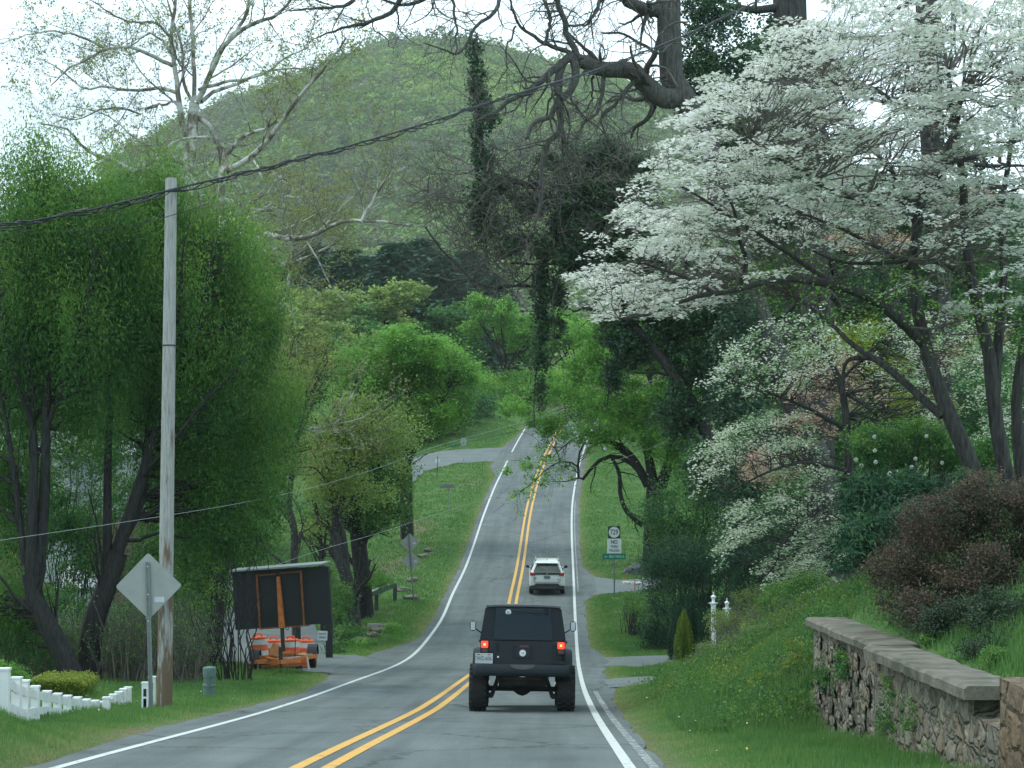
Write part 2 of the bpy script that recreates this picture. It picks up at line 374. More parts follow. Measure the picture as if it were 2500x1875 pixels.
def m_asphalt(name, k=1.0, gravel=False):
    m, nt, b = mat_new(name)
    uv = nt.nodes.new('ShaderNodeUVMap'); 
    c = ramp(nt, noise(nt, .5, 5), [(0.3, (0.088*k,0.112*k,0.115*k)), (0.7, (0.124*k,0.150*k,0.151*k))])
    g = ramp(nt, noise(nt, 45 if not gravel else 14, 3), [(0.3, (0.6,0.6,0.6)), (0.72, (1.35,1.35,1.3))])
    mm = nt.nodes.new('ShaderNodeMixRGB'); mm.blend_type = 'MULTIPLY'; mm.inputs[0].default_value = .8
    nt.links.new(c, mm.inputs[1]); nt.links.new(g, mm.inputs[2]); c = mm.outputs[0]
    if not gravel:
        s1 = noise(nt, 1.0, 4, vec=uv.outputs[0], sc=(1.4, .06, 1)); s1 = ramp(nt, s1, [(0.35, (.74,.75,.75)), (0.62, (1.14,1.14,1.14))])
        m2 = nt.nodes.new('ShaderNodeMixRGB'); m2.blend_type = 'MULTIPLY'; m2.inputs[0].default_value = .9
        nt.links.new(c, m2.inputs[1]); nt.links.new(s1, m2.inputs[2]); c = m2.outputs[0]
        v = nt.nodes.new('ShaderNodeTexVoronoi'); v.feature = 'DISTANCE_TO_EDGE'; v.inputs['Scale'].default_value = .22
        nm = noise(nt, 2.5, 4); va = nt.nodes.new('ShaderNodeVectorMath'); va.operation = 'ADD'
        tcn = nt.nodes.new('ShaderNodeTexCoord'); nt.links.new(tcn.outputs['Object'], va.inputs[0])
        nt.links.new(nm, va.inputs[1]); nt.links.new(va.outputs[0], v.inputs['Vector'])
        cr = ramp(nt, v.outputs['Distance'], [(0.0, (.35,.35,.35)), (0.016, (1, 1, 1))])
        m3 = nt.nodes.new('ShaderNodeMixRGB'); m3.blend_type = 'MULTIPLY'; m3.inputs[0].default_value = .85
        nt.links.new(c, m3.inputs[1]); nt.links.new(cr, m3.inputs[2]); c = m3.outputs[0]
    nt.links.new(c, b.inputs['Base Color']); b.inputs['Roughness'].default_value = .85; b.inputs['Specular IOR Level'].default_value = .3
    bump(nt, b, noise(nt, 60, 3), .01, .6); return m
def m_paint(name, col, wear):
    m, nt, b = mat_new(name)
    f = ramp(nt, noise(nt, 7, 8, rough=.75), [(wear, (0, 0, 0)), (wear + .06, (1, 1, 1))])
    nt.links.new(mixc(nt, f, (.13, .15, .15), col), b.inputs['Base Color']); b.inputs['Roughness'].default_value = .7
    return m
M_GROUND = m_ground(); M_ASPH = m_asphalt('asphalt'); M_DRIVE = m_asphalt('gravel_drive', 1.15, True)
M_LINEW = m_paint('white_paint', (.50, .54, .53), .37); M_LINEY = m_paint('yellow_paint', (.58, .325, .055), .37)
M_OLDW = m_paint('worn_white_paint', (.42, .46, .45), .52)

def axis_vals(*segs):
    r = []
    for a, b, s in segs: r += list(np.arange(a, b, s))
    r.append(segs[-1][1]); return np.array(r)
def build_ground():
    Ys = axis_vals((1, 12, 1), (12, 62, .5), (62, 130, 1), (130, 270, 2), (270, 700, 20), (700, 3200, 250))
    # columns follow the road edges so that verge and pavement meet cleanly
    L = np.concatenate([[0, .15, .4], np.arange(.7, 14, .35), np.arange(14, 36, .8), np.arange(40, 200, 12), [260, 400, 700, 1500]])
    nY = len(Ys); cols = []; YY = Ys[:, None]
    xl = PL(Ys)[:, None]; xr = PR(Ys)[:, None]
    cols.append(xl - L[::-1][None, :])
    cols.append(xl + (xr - xl) * np.array([[.02, .5, .98]]))
    Rr = L.copy(); cr = xr + Rr[None, :]
    cols.append(cr)
    X = np.concatenate(cols, 1); Y = np.repeat(YY, X.shape[1], 1); Z = ground(X, Y)
    n, k = X.shape; V = np.stack([X, Y, Z], -1).reshape(-1, 3)
    i = np.arange(n - 1)[:, None] * k + np.arange(k - 1)[None, :]
    Q = np.stack([i, i + 1, i + 1 + k, i + k], -1).reshape(-1, 4)
    o = npmesh('ground', V, Q, M_GROUND, smooth=True)
    t = np.maximum(PL(Y) - X, X - PR(Y)).reshape(-1); XX = X.reshape(-1); Yf = Y.reshape(-1)
    dirt = np.clip(1 - t / .45, 0, 1) * .8
    def spot(px, py, r, s):
        p = foot(px, py); return s * np.clip(1.3 - np.hypot((XX - p[0]) / r[0], (Yf - p[1]) / r[1]), 0, 1)
    for a in ((190, 1778, (1.3, 3.2), 1.5), (1020, 1290, (1.6, 7), .9), (900, 1540, (1.0, 12), .9), (1150, 1175, (1.4, 5), .8),
              (960, 1380, (2, 10), .8), (1640, 1690, (.7, 6), .9), (2020, 1800, (.6, 5), .7), (1560, 1430, (1.2, 5), .7), (1520, 1385, (1.5, 5), .5)):
        dirt = np.maximum(dirt, spot(*a))
    wood = np.clip((-(XX - PL(Yf)) - 6) / 3, 0, 1) * (Yf > 50) * (Yf < 75) * .8
    at_ = o.data.attributes.new('dirt', 'FLOAT', 'POINT'); at_.data.foreach_set('value', np.maximum(dirt, wood).astype(np.float32))
    tag(o, 'green grassy ground rising into banks beside the road', kind='structure')
build_ground()

def strip(name, Ya, fa, fb, dz, mat, ncol=2, wob=0.0):
    Y = Ya[:, None]; a = fa(Ya)[:, None]; b = fb(Ya)[:, None]; t = np.linspace(0, 1, ncol)[None, :]
    X = a + (b - a) * t
    Z = roadz(Ya)[:, None] + dz + 0 * X
    if wob: X[:, 0] += wob * np.sin(Ya * 1.7) + wob * np.sin(Ya * .61 + 1); X[:, -1] += wob * np.sin(Ya * 1.3 + 2) + wob * RNG.normal(0, .5, len(Ya))
    n, k = X.shape; V = np.stack([X, np.repeat(Y, k, 1), Z], -1).reshape(-1, 3)
    i = np.arange(n - 1)[:, None] * k + np.arange(k - 1)[None, :]
    return V, np.stack([i, i + 1, i + 1 + k, i + k], -1).reshape(-1, 4)
YA = axis_vals((3, 60, .5), (60, 320, 1))
V, Q = strip('road', YA, PL, PR, 0.0, None, 9, .05)
uv = np.stack([(V[:, 0] - XL(V[:, 1])), V[:, 1]], -1)
tag(npmesh('road', V, Q, M_ASPH, smooth=True, uv=uv), 'grey two lane asphalt road dipping and climbing the far hill', kind='structure')
def lines(name, segs, mat, label):
    Vs = []; Qs = []; b = 0
    for (y0, y1, fc, w) in segs:
        ya = axis_vals((y0, y1, .4)) if y1 < 70 else axis_vals((y0, y1, 1.0))
        V, Q = strip('', ya, lambda y: fc(y) - w / 2, lambda y: fc(y) + w / 2, .006, None, 2)
        Vs.append(V); Qs.append(Q + b); b += len(V)
    tag(npmesh(name, np.concatenate(Vs), np.concatenate(Qs), mat), label, kind='structure')
fr = lambda y: np.interp(y, [0, 21.8, 40.6, 75, 101, 150, 167, 190, 217, 300], [.44, .445, .485, .50, .507, .50, .493, .51, .52, .5])
ctr = lambda y: XL(y) + (XR(y) - XL(y)) * fr(y)
lines('white_edge_lines', [(4, 176.5, XL, .13), (184, 224, XL, .13), (4, 224, XR, .125)], M_LINEW, 'solid white painted lines along both road edges')
lines('yellow_centre_lines', [(4, 226, lambda y: ctr(y) - .17, .15), (4, 226, lambda y: ctr(y) + .17, .15)], M_LINEY, 'double yellow painted line down the middle of the road')
lines('old_white_line', [(20, 52, lambda y: XR(y) + .26, .11), (104, 150, lambda y: XR(y) + .2, .07)], M_OLDW, 'faded older white line just outside the right edge line')

DR = []
def drape(name, A, B, mat, label, n=90, k=24, dz=.012, kind='structure'):
    """ribbon lying on the ground between two lists of photo pixels"""
    DR.append(None)
    def res(P):
        P = np.array([foot(*p)[:2] if len(p) == 2 else np.array([(p[0] - 1250) / FPX * p[2], p[2]]) for p in P])
        s = np.linspace(0, len(P) - 1, n); return np.stack([np.interp(s, np.arange(len(P)), P[:, j]) for j in (0, 1)], -1)
    a = res(A); b = res(B); DR[-1] = np.concatenate([a, b[::-1]]); t = np.linspace(0, 1, k)[None, :, None]
    XY = a[:, None, :] * (1 - t) + b[:, None, :] * t
    Z = np.maximum.reduce([ground(XY[..., 0] + q, XY[..., 1] + r) for q, r in ((0, 0), (.2, 0), (-.2, 0), (0, .25), (0, -.25))]) + dz
    V = np.concatenate([XY, Z[..., None]], -1).reshape(-1, 3)
    i = np.arange(n - 1)[:, None] * k + np.arange(k - 1)[None, :]
    Q = np.stack([i, i + 1, i + 1 + k, i + k], -1).reshape(-1, 4)
    return tag(npmesh(name, V, Q, mat, smooth=True, uv=V[:, :2]), label, kind=kind)
drape('gravel_lot', [(935, 0, 66), (820, 0, 64), (700, 0, 66), (560, 0, 70), (440, 0, 86)], [(950, 0, 72), (860, 0, 76), (800, 0, 84), (770, 0, 96), (720, 0, 120)], M_DRIVE, 'pale gravel drive opening left behind the message board')
drape('side_road', [(1247, 0, 176), (1200, 0, 175.5), (1120, 0, 174), (1040, 0, 170), (985, 0, 158)], [(1275, 0, 186), (1240, 0, 188), (1150, 0, 187), (1060, 0, 186), (940, 0, 180)], M_DRIVE, 'grey side road joining from the left at the top of the hill')
drape('near_driveway', [(1440, 0, 69), (1560, 0, 68), (1700, 0, 69)], [(1435, 0, 74), (1560, 0, 74.5), (1700, 0, 76)], M_DRIVE, 'narrow paved driveway leaving right before the tall cedars')
drape('nearest_driveway', [(1462, 0, 54.5), (1560, 0, 54), (1680, 0, 54)], [(1450, 0, 60), (1560, 0, 60.5), (1680, 0, 61)], M_DRIVE, 'paved driveway leaving right beside the grassy bank')
drape('far_driveway', [(1425, 0, 102), (1500, 0, 103), (1620, 0, 105)], [(1418, 0, 112), (1500, 0, 109), (1620, 0, 110)], M_DRIVE, 'gravel driveway leaving right behind the route sign')

# ------------------------------------------------------------------ branches and leaves
def resample(P, n):
    P = np.array(P, float); d = np.r_[0, np.cumsum(np.linalg.norm(np.diff(P, axis=0), axis=1))]
    # smooth the polyline with a cubic before sampling
    fs = [pchip(d, P[:, j]) for j in range(P.shape[1])]; s = np.linspace(0, d[-1], n)
    return np.stack([f(s) for f in fs], -1)
def limbs(paths, n=12):
    """paths: list of (list of (px,py,d), r0, r1) -> arrays (m,n,3), (m,n)"""
    P = []; R = []
    for pts, r0, r1 in paths:
        P.append(resample([at(*p) for p in pts], n)); R.append(np.linspace(r0, r1, n))
    return np.array(P), np.array(R)
def sprout(P, R, k, L, ang=.8, n=7, wig=.18, trop=(0, 0, .05), t0=.2, t1=1., rr=.6, rtip=.25, rng=RNG, rmin=.004, Lvar=.5, flat=0.):
    m, N, _ = P.shape; idx = np.repeat(np.arange(m), k); M = len(idx)
    t = rng.uniform(t0, t1, M) * (N - 1); i = np.minimum(t.astype(int), N - 2); f = (t - i)[:, None]
    base = P[idx, i] * (1 - f) + P[idx, i + 1] * f; tan = P[idx, i + 1] - P[idx, i]
    tan /= np.linalg.norm(tan, axis=1, keepdims=True) + 1e-9
    r = R[idx, i] * (1 - f[:, 0]) + R[idx, i + 1] * f[:, 0]
    q = rng.normal(size=(M, 3)); q[:, 2] *= (1 - flat)
    q -= (q * tan).sum(1, keepdims=True) * tan; q /= np.linalg.norm(q, axis=1, keepdims=True) + 1e-9
    a = ang * rng.uniform(.6, 1.3, M)[:, None]; d = np.cos(a) * tan + np.sin(a) * q
    Ln = (L if np.ndim(L) else np.full(m, L))[idx] * rng.uniform(1 - Lvar, 1 + Lvar, M) * (1.25 - .6 * t / (N - 1))
    out = np.zeros((M, n, 3)); out[:, 0] = base; st = (Ln / (n - 1))[:, None]; tr = np.array(trop)
    for j in range(1, n):
        d = d + rng.normal(0, wig, (M, 3)) + tr; d[:, 2] *= (1 - .25 * flat); d /= np.linalg.norm(d, axis=1, keepdims=True)
        out[:, j] = out[:, j - 1] + d * st
    r0 = np.maximum(r * rr, rmin); RR = r0[:, None] * np.linspace(1, rtip, n)[None, :]
    return out, np.maximum(RR, rmin * .6)
def tube_mesh(sets):
    """sets: list of (P (m,n,3), R (m,n), sides) -> verts, quads"""
    Vs = []; Qs = []; b = 0
    for P, R, s in sets:
        if len(P) == 0: continue
        m, n, _ = P.shape
        T = np.gradient(P, axis=1); T /= np.linalg.norm(T, axis=2, keepdims=True) + 1e-9
        mean = np.abs(T.mean(1)); ref = np.eye(3)[np.argmin(mean, 1)][:, None, :]
        U = np.cross(T, ref); U /= np.linalg.norm(U, axis=2, keepdims=True) + 1e-9; W = np.cross(T, U)
        a = 2 * PI * np.arange(s) / s
        V = P[:, :, None, :] + R[:, :, None, None] * (U[:, :, None, :] * np.cos(a)[None, None, :, None] + W[:, :, None, :] * np.sin(a)[None, None, :, None])
        V = V.reshape(-1, 3)
        o = b + (np.arange(m)[:, None, None] * n + np.arange(n - 1)[None, :, None]) * s
        i = np.arange(s)[None, None, :]; j = (i + 1) % s
        Q = np.stack([o + i, o + j, o + s + j, o + s + i], -1).reshape(-1, 4)
        Vs.append(V); Qs.append(Q); b += len(V)
    return np.concatenate(Vs), np.concatenate(Qs)
def quads(C, size, aspect=.55, up=0.0, rng=RNG, axis=None, ax_w=0.0, jitter=.35):
    """leaf diamonds at centres C; up pulls normals upward; axis aligns the long side"""
    n = len(C); N = rng.normal(size=(n, 3)); N[:, 2] = np.abs(N[:, 2]) + up * 3; N /= np.linalg.norm(N, axis=1, keepdims=True)
    A = rng.normal(size=(n, 3))
    if axis is not None: A = A * (1 - ax_w) + axis * ax_w * 2.2
    A -= (A * N).sum(1, keepdims=True) * N; A /= np.linalg.norm(A, axis=1, keepdims=True) + 1e-9; B = np.cross(N, A)
    s = (size if np.ndim(size) else np.full(n, size)) * rng.uniform(1 - jitter, 1 + jitter, n); s = s[:, None] / 2
    V = np.stack([C - A * s, C + B * s * aspect - A * s * .1, C + A * s, C - B * s * aspect - A * s * .1], 1)
    V[:, 1] += N * s * .25; V[:, 3] += N * s * .25
    return V.reshape(-1, 3), np.arange(4 * n).reshape(-1, 4)
def along(P, per, spread, rng=RNG, t0=.2, drop=0):
    m, n, _ = P.shape; idx = np.repeat(np.arange(m), per); M = len(idx)
    t = rng.uniform(t0, 1, M) * (n - 1); i = np.minimum(t.astype(int), n - 2); f = (t - i)[:, None]
    C = P[idx, i] * (1 - f) + P[idx, i + 1] * f; ax = P[idx, i + 1] - P[idx, i]; ax /= np.linalg.norm(ax, axis=1, keepdims=True) + 1e-9
    C = C + rng.normal(0, spread, (M, 3)); C[:, 2] -= drop
    return C, ax, idx
def cloud(ells, nc, per, cr, rng=RNG, shell=.75, flat=1.0, low=-1.0):
    """leaf centres in clumps spread through a list of ellipsoids (cx,cy,cz,rx,ry,rz)"""
    E = np.array(ells, float); w = E[:, 3] * E[:, 4] + E[:, 3] * E[:, 5]; w /= w.sum()
    e = rng.choice(len(E), nc, p=w); q = rng.normal(size=(nc, 3)); q /= np.linalg.norm(q, axis=1, keepdims=True)
    q[:, 2] = np.maximum(q[:, 2], low)
    r = rng.uniform(shell, 1.05, nc) ** .7; r = np.where(rng.random(nc) < .3, rng.uniform(.2, 1, nc), r)
    c = E[e, :3] + q * r[:, None] * E[e, 3:6]
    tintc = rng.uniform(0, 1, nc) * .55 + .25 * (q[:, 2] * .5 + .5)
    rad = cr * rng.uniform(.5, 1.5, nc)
    i = np.repeat(np.arange(nc), per); g = rng.normal(size=(len(i), 3)); g *= rad[i][:, None] * .55; g[:, 2] *= .75 * flat
    return c[i] + g, np.clip(tintc[i] + rng.normal(0, .13, len(i)), 0, 1), c

def lobes(ells, rng, k=6, f=.44):
    out = []
    for (x, y, z, a, b, c) in ells:
        out.append((x, y, z, a * .72, b * .72, c * .72))
        for _ in range(k):
            q = rng.normal(size=3); q /= np.linalg.norm(q); q[2] = q[2] if q[2] > -.35 else -q[2]; u = f * rng.uniform(.6, 1.35)
            out.append((x + q[0] * a * .78, y + q[1] * b * .78, z + q[2] * c * .78, a * u, b * u, c * u * .85))
    return out
def tree(name, label, cat, base, tubes, crowns, bark, group=None, smooth=True):
    """thing > trunk, crown. crowns: list of (part name, V, Q, tint, material)"""
    base = np.asarray(base, float); t = thing(name, label, cat, base, group=group)
    if tubes:
        V, Q = tube_mesh(tubes); npmesh('trunk', V, Q, bark, t, smooth=smooth, base=base)
    for nm, V, Q, ti, m in crowns: npmesh(nm, V, Q, m, t, tint=ti, base=base)
    return t

# ------------------------------------------------------------------ mountain with its spring wood
RX = [-2000,-300, 0, 100, 300, 430, 560, 700, 800, 900, 1000, 1030, 1130, 1240, 1360, 1470, 1580, 1700, 1900, 2200, 2500, 4500]
RY = [700, 600, 520, 480, 410, 335, 275, 240, 192, 148, 132, 131, 138, 162, 190, 215, 250, 290, 350, 420, 470, 700]
MD = 1500.
def hill_z(X, Y):
    px = 1250 + X / Y * FPX; py = np.interp(px, RX, RY) + 26
    top = (1120 - py) * MD / FPX
    t = np.clip((Y - 620) / (MD - 620), 0, 1); s = np.where(Y < MD, .15 * t + .85 * (t * t * (3 - 2 * t)), 1 - ((Y - MD) / 900) ** 2 * .8)
    b = 15 - np.clip(620 - Y, 0, 200) * .25
    return b + (top - b) * s + 7 * np.sin(X * .021 + Y * .006) * np.sin(Y * .013 + 1) * t * np.where(Y < MD, 1 - t ** 4, 0)
def build_hill():
    xs = np.linspace(-1400, 1500, 150); ys = np.r_[540, 580, np.linspace(620, MD, 60), np.linspace(MD + 40, 2300, 15)]
    X, Y = np.meshgrid(xs, ys); Z = hill_z(X, Y); n, k = X.shape
    i = np.arange(n - 1)[:, None] * k + np.arange(k - 1)[None, :]
    Q = np.stack([i, i + 1, i + 1 + k, i + k], -1).reshape(-1, 4)
    tag(npmesh('hill', np.stack([X, Y, Z], -1).reshape(-1, 3), Q, simple('forest_floor', (.05, .09, .04), 1, var=.4, scale=.02), smooth=True),
        'rounded wooded mountain closing the view', kind='structure')
    rng = np.random.default_rng(5); N = 11500
    Y = np.sqrt(rng.uniform(700 ** 2, 1545 ** 2, N)); X = rng.uniform(-.20, .15, N) * Y
    Z = hill_z(X, Y); H = rng.uniform(9, 17, N); R = rng.uniform(2.2, 7.0, N)
    kind = .5 + .5 * np.sin(X * .019 + 1.3 * np.sin(Y * .009)) * np.cos(Y * .013 + X * .006)
    ti = np.clip(.15 + .6 * kind + rng.normal(0, .16, N), 0, 1)
    ti = np.where(rng.random(N) < .16, rng.uniform(0, .12, N), ti); H = H * np.where((Y > 1380) & (rng.random(N) < .3), rng.uniform(1.2, 1.7, N), 1); R = R * np.where(rng.random(N) < .2, 1.4, 1)
    per = 60; i = np.repeat(np.arange(N), per); q = rng.normal(size=(len(i), 3)); q /= np.linalg.norm(q, axis=1, keepdims=True); q[:, 2] = np.abs(q[:, 2]) * 1.2 - .35
    C = np.stack([X[i] + q[:, 0] * R[i], Y[i] + q[:, 1] * R[i], Z[i] + H[i] * .55 + q[:, 2] * H[i] * .42], -1)
    V, Q = quads(C, 1.75, .85, .25, rng)
    tag(npmesh('forest', V, Q, M_FOREST, tint=np.clip(ti[i] + rng.normal(0, .09, len(i)), 0, 1)), 'spring wood covering the distant mountain', 'forest', kind='stuff')
build_hill()

# ------------------------------------------------------------------ dry stone wall
def m_cap():
    m, nt, b = mat_new('cap_stone')
    c = ramp(nt, noise(nt, 3, 8), [(.3, (.085, .08, .062)), (.5, (.13, .122, .098)), (.7, (.19, .178, .145))])
    f = ramp(nt, noise(nt, 1.7, 7), [(.46, (0, 0, 0)), (.62, (1, 1, 1))]); c = mixc(nt, f, c, (.055, .065, .04))
    nt.links.new(c, b.inputs['Base Color']); b.inputs['Roughness'].default_value = .95; bump(nt, b, noise(nt, 14, 8), .03, .8); return m
def m_stone(name, cols, sc=(1, 1, 1.5), scale=3.2):
    m, nt, b = mat_new(name)
    t = nt.nodes.new('ShaderNodeTexCoord'); mp = nt.nodes.new('ShaderNodeMapping'); mp.inputs['Scale'].default_value = sc
    nt.links.new(t.outputs['Object'], mp.inputs[0])
    nn = nt.nodes.new('ShaderNodeTexNoise'); nn.inputs['Scale'].default_value = 4; nt.links.new(mp.outputs[0], nn.inputs['Vector'])
    va = nt.nodes.new('ShaderNodeVectorMath'); va.operation = 'MULTIPLY_ADD'; nt.links.new(nn.outputs['Color'], va.inputs[0])
    va.inputs[1].default_value = (.3, .3, .3); nt.links.new(mp.outputs[0], va.inputs[2])
    v = nt.nodes.new('ShaderNodeTexVoronoi'); v.inputs['Scale'].default_value = scale; nt.links.new(va.outputs[0], v.inputs['Vector'])
    e = nt.nodes.new('ShaderNodeTexVoronoi'); e.feature = 'DISTANCE_TO_EDGE'; e.inputs['Scale'].default_value = scale; nt.links.new(va.outputs[0], e.inputs['Vector'])
    sep = nt.nodes.new('ShaderNodeSeparateColor'); nt.links.new(v.outputs['Color'], sep.inputs[0])
    c = ramp(nt, sep.outputs[0], [(i / (len(cols) - 1), cols[i]) for i in range(len(cols))])
    n2 = ramp(nt, noise(nt, 9, 7), [(0.3, (.55, .55, .55)), (.7, (1.3, 1.3, 1.3))])
    mm = nt.nodes.new('ShaderNodeMixRGB'); mm.blend_type = 'MULTIPLY'; mm.inputs[0].default_value = .9
    nt.links.new(c, mm.inputs[1]); nt.links.new(n2, mm.inputs[2])
    j = ramp(nt, e.outputs['Distance'], [(0.0, (.25, .25, .25)), (.035, (1, 1, 1))])
    c = mixc(nt, j, (.075, .073, .058), mm.outputs[0])
    moss = ramp(nt, noise(nt, 1.6, 6), [(.56, (0, 0, 0)), (.70, (1, 1, 1))]); c = mixc(nt, moss, c, (.06, .09, .04))
    nt.links.new(c, b.inputs['Base Color']); b.inputs['Roughness'].default_value = .95; b.inputs['Specular IOR Level'].default_value = .15
    h = ramp(nt, e.outputs['Distance'], [(0, (0, 0, 0)), (.18, (1, 1, 1))]); bump(nt, b, mixc(nt, .3, h, n2), .06, 1.0)
    return m
M_STONE = m_stone('field_stone', [(.10,.098,.08), (.18,.17,.135), (.25,.23,.18), (.15,.145,.12), (.20,.16,.115)])
M_STONEB = m_stone('brown_stone', [(.16,.11,.07), (.22,.155,.10), (.12,.09,.065), (.19,.15,.11)], scale=2.4)
M_CAP = m_cap()
def rough_block(mb, x0, x1, y0, y1, z0, z1, step=.12, amp=.035, rng=random):
    """box with its -x, -y and top faces broken into rough stone"""
    import mathutils
    def nz(p): return mathutils.noise.noise(Vector(p) * 4.0) + .6 * mathutils.noise.noise(Vector(p) * 9)
    def sheet(o, u, v, nu, nv, nrm):
        vs = []
        for j in range(nv + 1):
            for i in range(nu + 1):
                p = Vector(o) + Vector(u) * (i / nu) + Vector(v) * (j / nv); edge = i in (0, nu) or j in (0, nv)
                d = nz(p) * amp * (0.25 if edge else 1); vs.append(p + Vector(nrm) * d)
        mb.add(vs, [(j*(nu+1)+i, j*(nu+1)+i+1, (j+1)*(nu+1)+i+1, (j+1)*(nu+1)+i) for j in range(nv) for i in range(nu)])
    n = lambda a: max(2, int(abs(a) / step))
    sheet((x0, y1, z0), (0, y0 - y1, 0), (0, 0, z1 - z0), n(y1 - y0), n(z1 - z0), (-1, 0, 0))
    sheet((x0, y0, z0), (x1 - x0, 0, 0), (0, 0, z1 - z0), n(x1 - x0), n(z1 - z0), (0, -1, 0))
    sheet((x1, y1, z0), (x0 - x1, 0, 0), (0, 0, z1 - z0), n(x1 - x0), n(z1 - z0), (0, 1, 0))
    sheet((x0, y0, z1), (x1 - x0, 0, 0), (0, y1 - y0, 0), n(x1 - x0), n(y1 - y0), (0, 0, 1))
    sheet((x1, y0, z0), (0, y1 - y0, 0), (0, 0, z1 - z0), n(y1 - y0), n(z1 - z0), (1, 0, 0))
def slab(mb, x0, x1, y0, y1, zt0, zt1, th):
    """flat cap stone whose top slopes from zt0 (at y0) to zt1 (at y1)"""
    import mathutils
    n = max(3, int((y1 - y0) / .18)); vs = []; fs = []
    for i in range(n + 1):
        y = y0 + (y1 - y0) * i / n; z = zt0 + (zt1 - zt0) * i / n; w = .05 * mathutils.noise.noise(Vector((y * 2.3, x0, 0))) + .02 * mathutils.noise.noise(Vector((y * 9, 0, 3)))
        z += .012 * mathutils.noise.noise(Vector((y * 5, 2, 1))); vs += [(x0 + w, y, z - th), (x0 + w - .006, y, z - .03), (x0 + w + .03, y, z), (x1, y, z + w * .5), (x1, y, z - th)]
    for i in range(n):
        b = i * 5
        fs += [(b + j, b + 5 + j, b + 6 + j, b + 1 + j) for j in range(4)] + [(b + 4, b + 9, b + 5, b)]
    fs += [(0, 1, 2, 3, 4), tuple(n * 5 + j for j in (4, 3, 2, 1, 0))]; mb.add(vs, fs)
def build_wall():
    y0, y1 = 24.9, 30.2
    t = thing('stone_pillar', 'stone wall end pillar with thick tan cap, beside the grassy bank', 'wall', (4.6, y1, -4.0))
    mb = MB(); rough_block(mb, WALLX, 4.86, y0, y1 - .04, -4.5, -2.40); o = mb.build('stonework', M_STONE, t, smooth=True); 
    mb = MB(); slab(mb, 4.33, 4.92, y0 - .12, y1 + .04, -2.245, -2.33, .11); o2 = mb.build('cap', M_CAP, t)
    for q in (o, o2): q.data.transform(Matrix.Translation((-4.6, -y1, 4.0)))
    t = thing('stone_wall', 'mossy retaining wall of rough field stone under long cap slabs', 'wall', (4.6, 22, -3.5))
    mb = MB(); rough_block(mb, WALLX - .06, 4.86, 22.0, 24.7, -4.4, -2.36); rough_block(mb, WALLX - .065, 4.855, 19.4, 21.99, -4.4, -2.28); rough_block(mb, WALLX - .07, 4.86, 17.2, 19.39, -4.4, -2.42); o = mb.build('stonework', M_STONE, t, smooth=True)
    mb = MB(); slab(mb, 4.22, 4.80, 19.2, 24.72, -2.12, -2.25, .13); o2 = mb.build('cap', M_CAP, t)
    for q in (o, o2): q.data.transform(Matrix.Translation((-4.6, -22, 3.5)))
    # loose stones bulging from the face
    rng = random.Random(4)
    import bmesh
    bm = bmesh.new()
    import mathutils
    for k in range(300):
        yy = rng.uniform(17.3, 29.7); zz = rng.uniform(-4.1, -2.72) + (0 if yy < 25 else .15); r = rng.uniform(.05, .15)
        s = bmesh.ops.create_icosphere(bm, subdivisions=2, radius=1.0)['verts']
        sc = (r * .11, r * rng.uniform(.8, 1.5), r * rng.uniform(.5, .95)); ph = rng.uniform(0, 50)
        for v in s:
            d = 1 + .22 * mathutils.noise.noise(v.co * 1.6 + Vector((ph, 0, 0)))
            c = v.co.copy(); c = Vector([math.copysign(abs(a) ** .75, a) for a in c])
            v.co = Vector((WALLX - .03 + (-.02 if yy < 24.8 else .0) + c.x * sc[0] * d, yy + c.y * sc[1] * d + 0, zz + c.z * sc[2] * d))
    me = bpy.data.meshes.new('face_stones'); bm.to_mesh(me); bm.free(); me.transform(Matrix.Translation((-4.6, -22, 3.5)))
    for p in me.polygons: p.use_smooth = True
    o = link('face_stones', me, M_STONE, t)
    tt = thing('stone_pier', 'taller brown stone pier nearest the camera at the right edge', 'wall', (4.6, 18.0, -3))
    mb = MB(); rough_block(mb, 4.30, 4.85, 15.6, 18.15, -4.2, -1.93, .1, .05); o = mb.build('stonework', M_STONEB, tt, smooth=True); o.data.transform(Matrix.Translation((-4.6, -18.0, 3)))
build_wall()

# ------------------------------------------------------------------ white picket fence, posts, pedestal
M_WPAINT = simple('white_vinyl', (.70, .74, .74), .5, var=.08, scale=3)
def build_fence():
    F = [(28,1058,27),(100,1112,29.3),(148,1130,31.2),(212,1165,33.2),(282,1195,35),(345,1210,36.3),(405,1222,37.4),(465,1232,38.3),
         (518,1245,39),(570,1252,39.6),(618,1258,40),(640,1232,38.6),(680,1215,40.8),(712,1200,41.2),(740,1182,41.6),(768,1172,42)]
    P = []
    for x, y, d in F:
        p = at(x / 2.458, 1200 + y / 2.458, d); g = float(ground(p[0], p[1])); P.append((p, min(g, p[2] - .45)))
    b = P[9][0].copy(); b[2] = P[9][1]
    t = thing('picket_fence', 'low white post fence dipping in a curve beside the hedge', 'fence', b)
    for p, g in P:
        mb = MB(); w = .064; x, y, z = p - b; g0 = g - .15 - b[2]
        mb.box(x - w, x + w, y - w, y + w, g0, z - .03); mb.box(x - w - .012, x + w + .012, y - w - .012, y + w + .012, z - .03, z)
        mb.build('post', M_WPAINT, t)
    Q = [q for i, q in enumerate(P) if i != 11]
    for (p, g), (q, h) in zip(Q[:-1], Q[1:]):
        for fr_, hh in ((.74, .13), (.27, .12)):
            mb = MB(); a = p * 1.0; a[2] = g + (p[2] - g) * fr_; c = q * 1.0; c[2] = h + (q[2] - h) * fr_
            mb.bar(a - b, c - b, .035, hh); mb.build('rail', M_WPAINT, t)
build_fence()
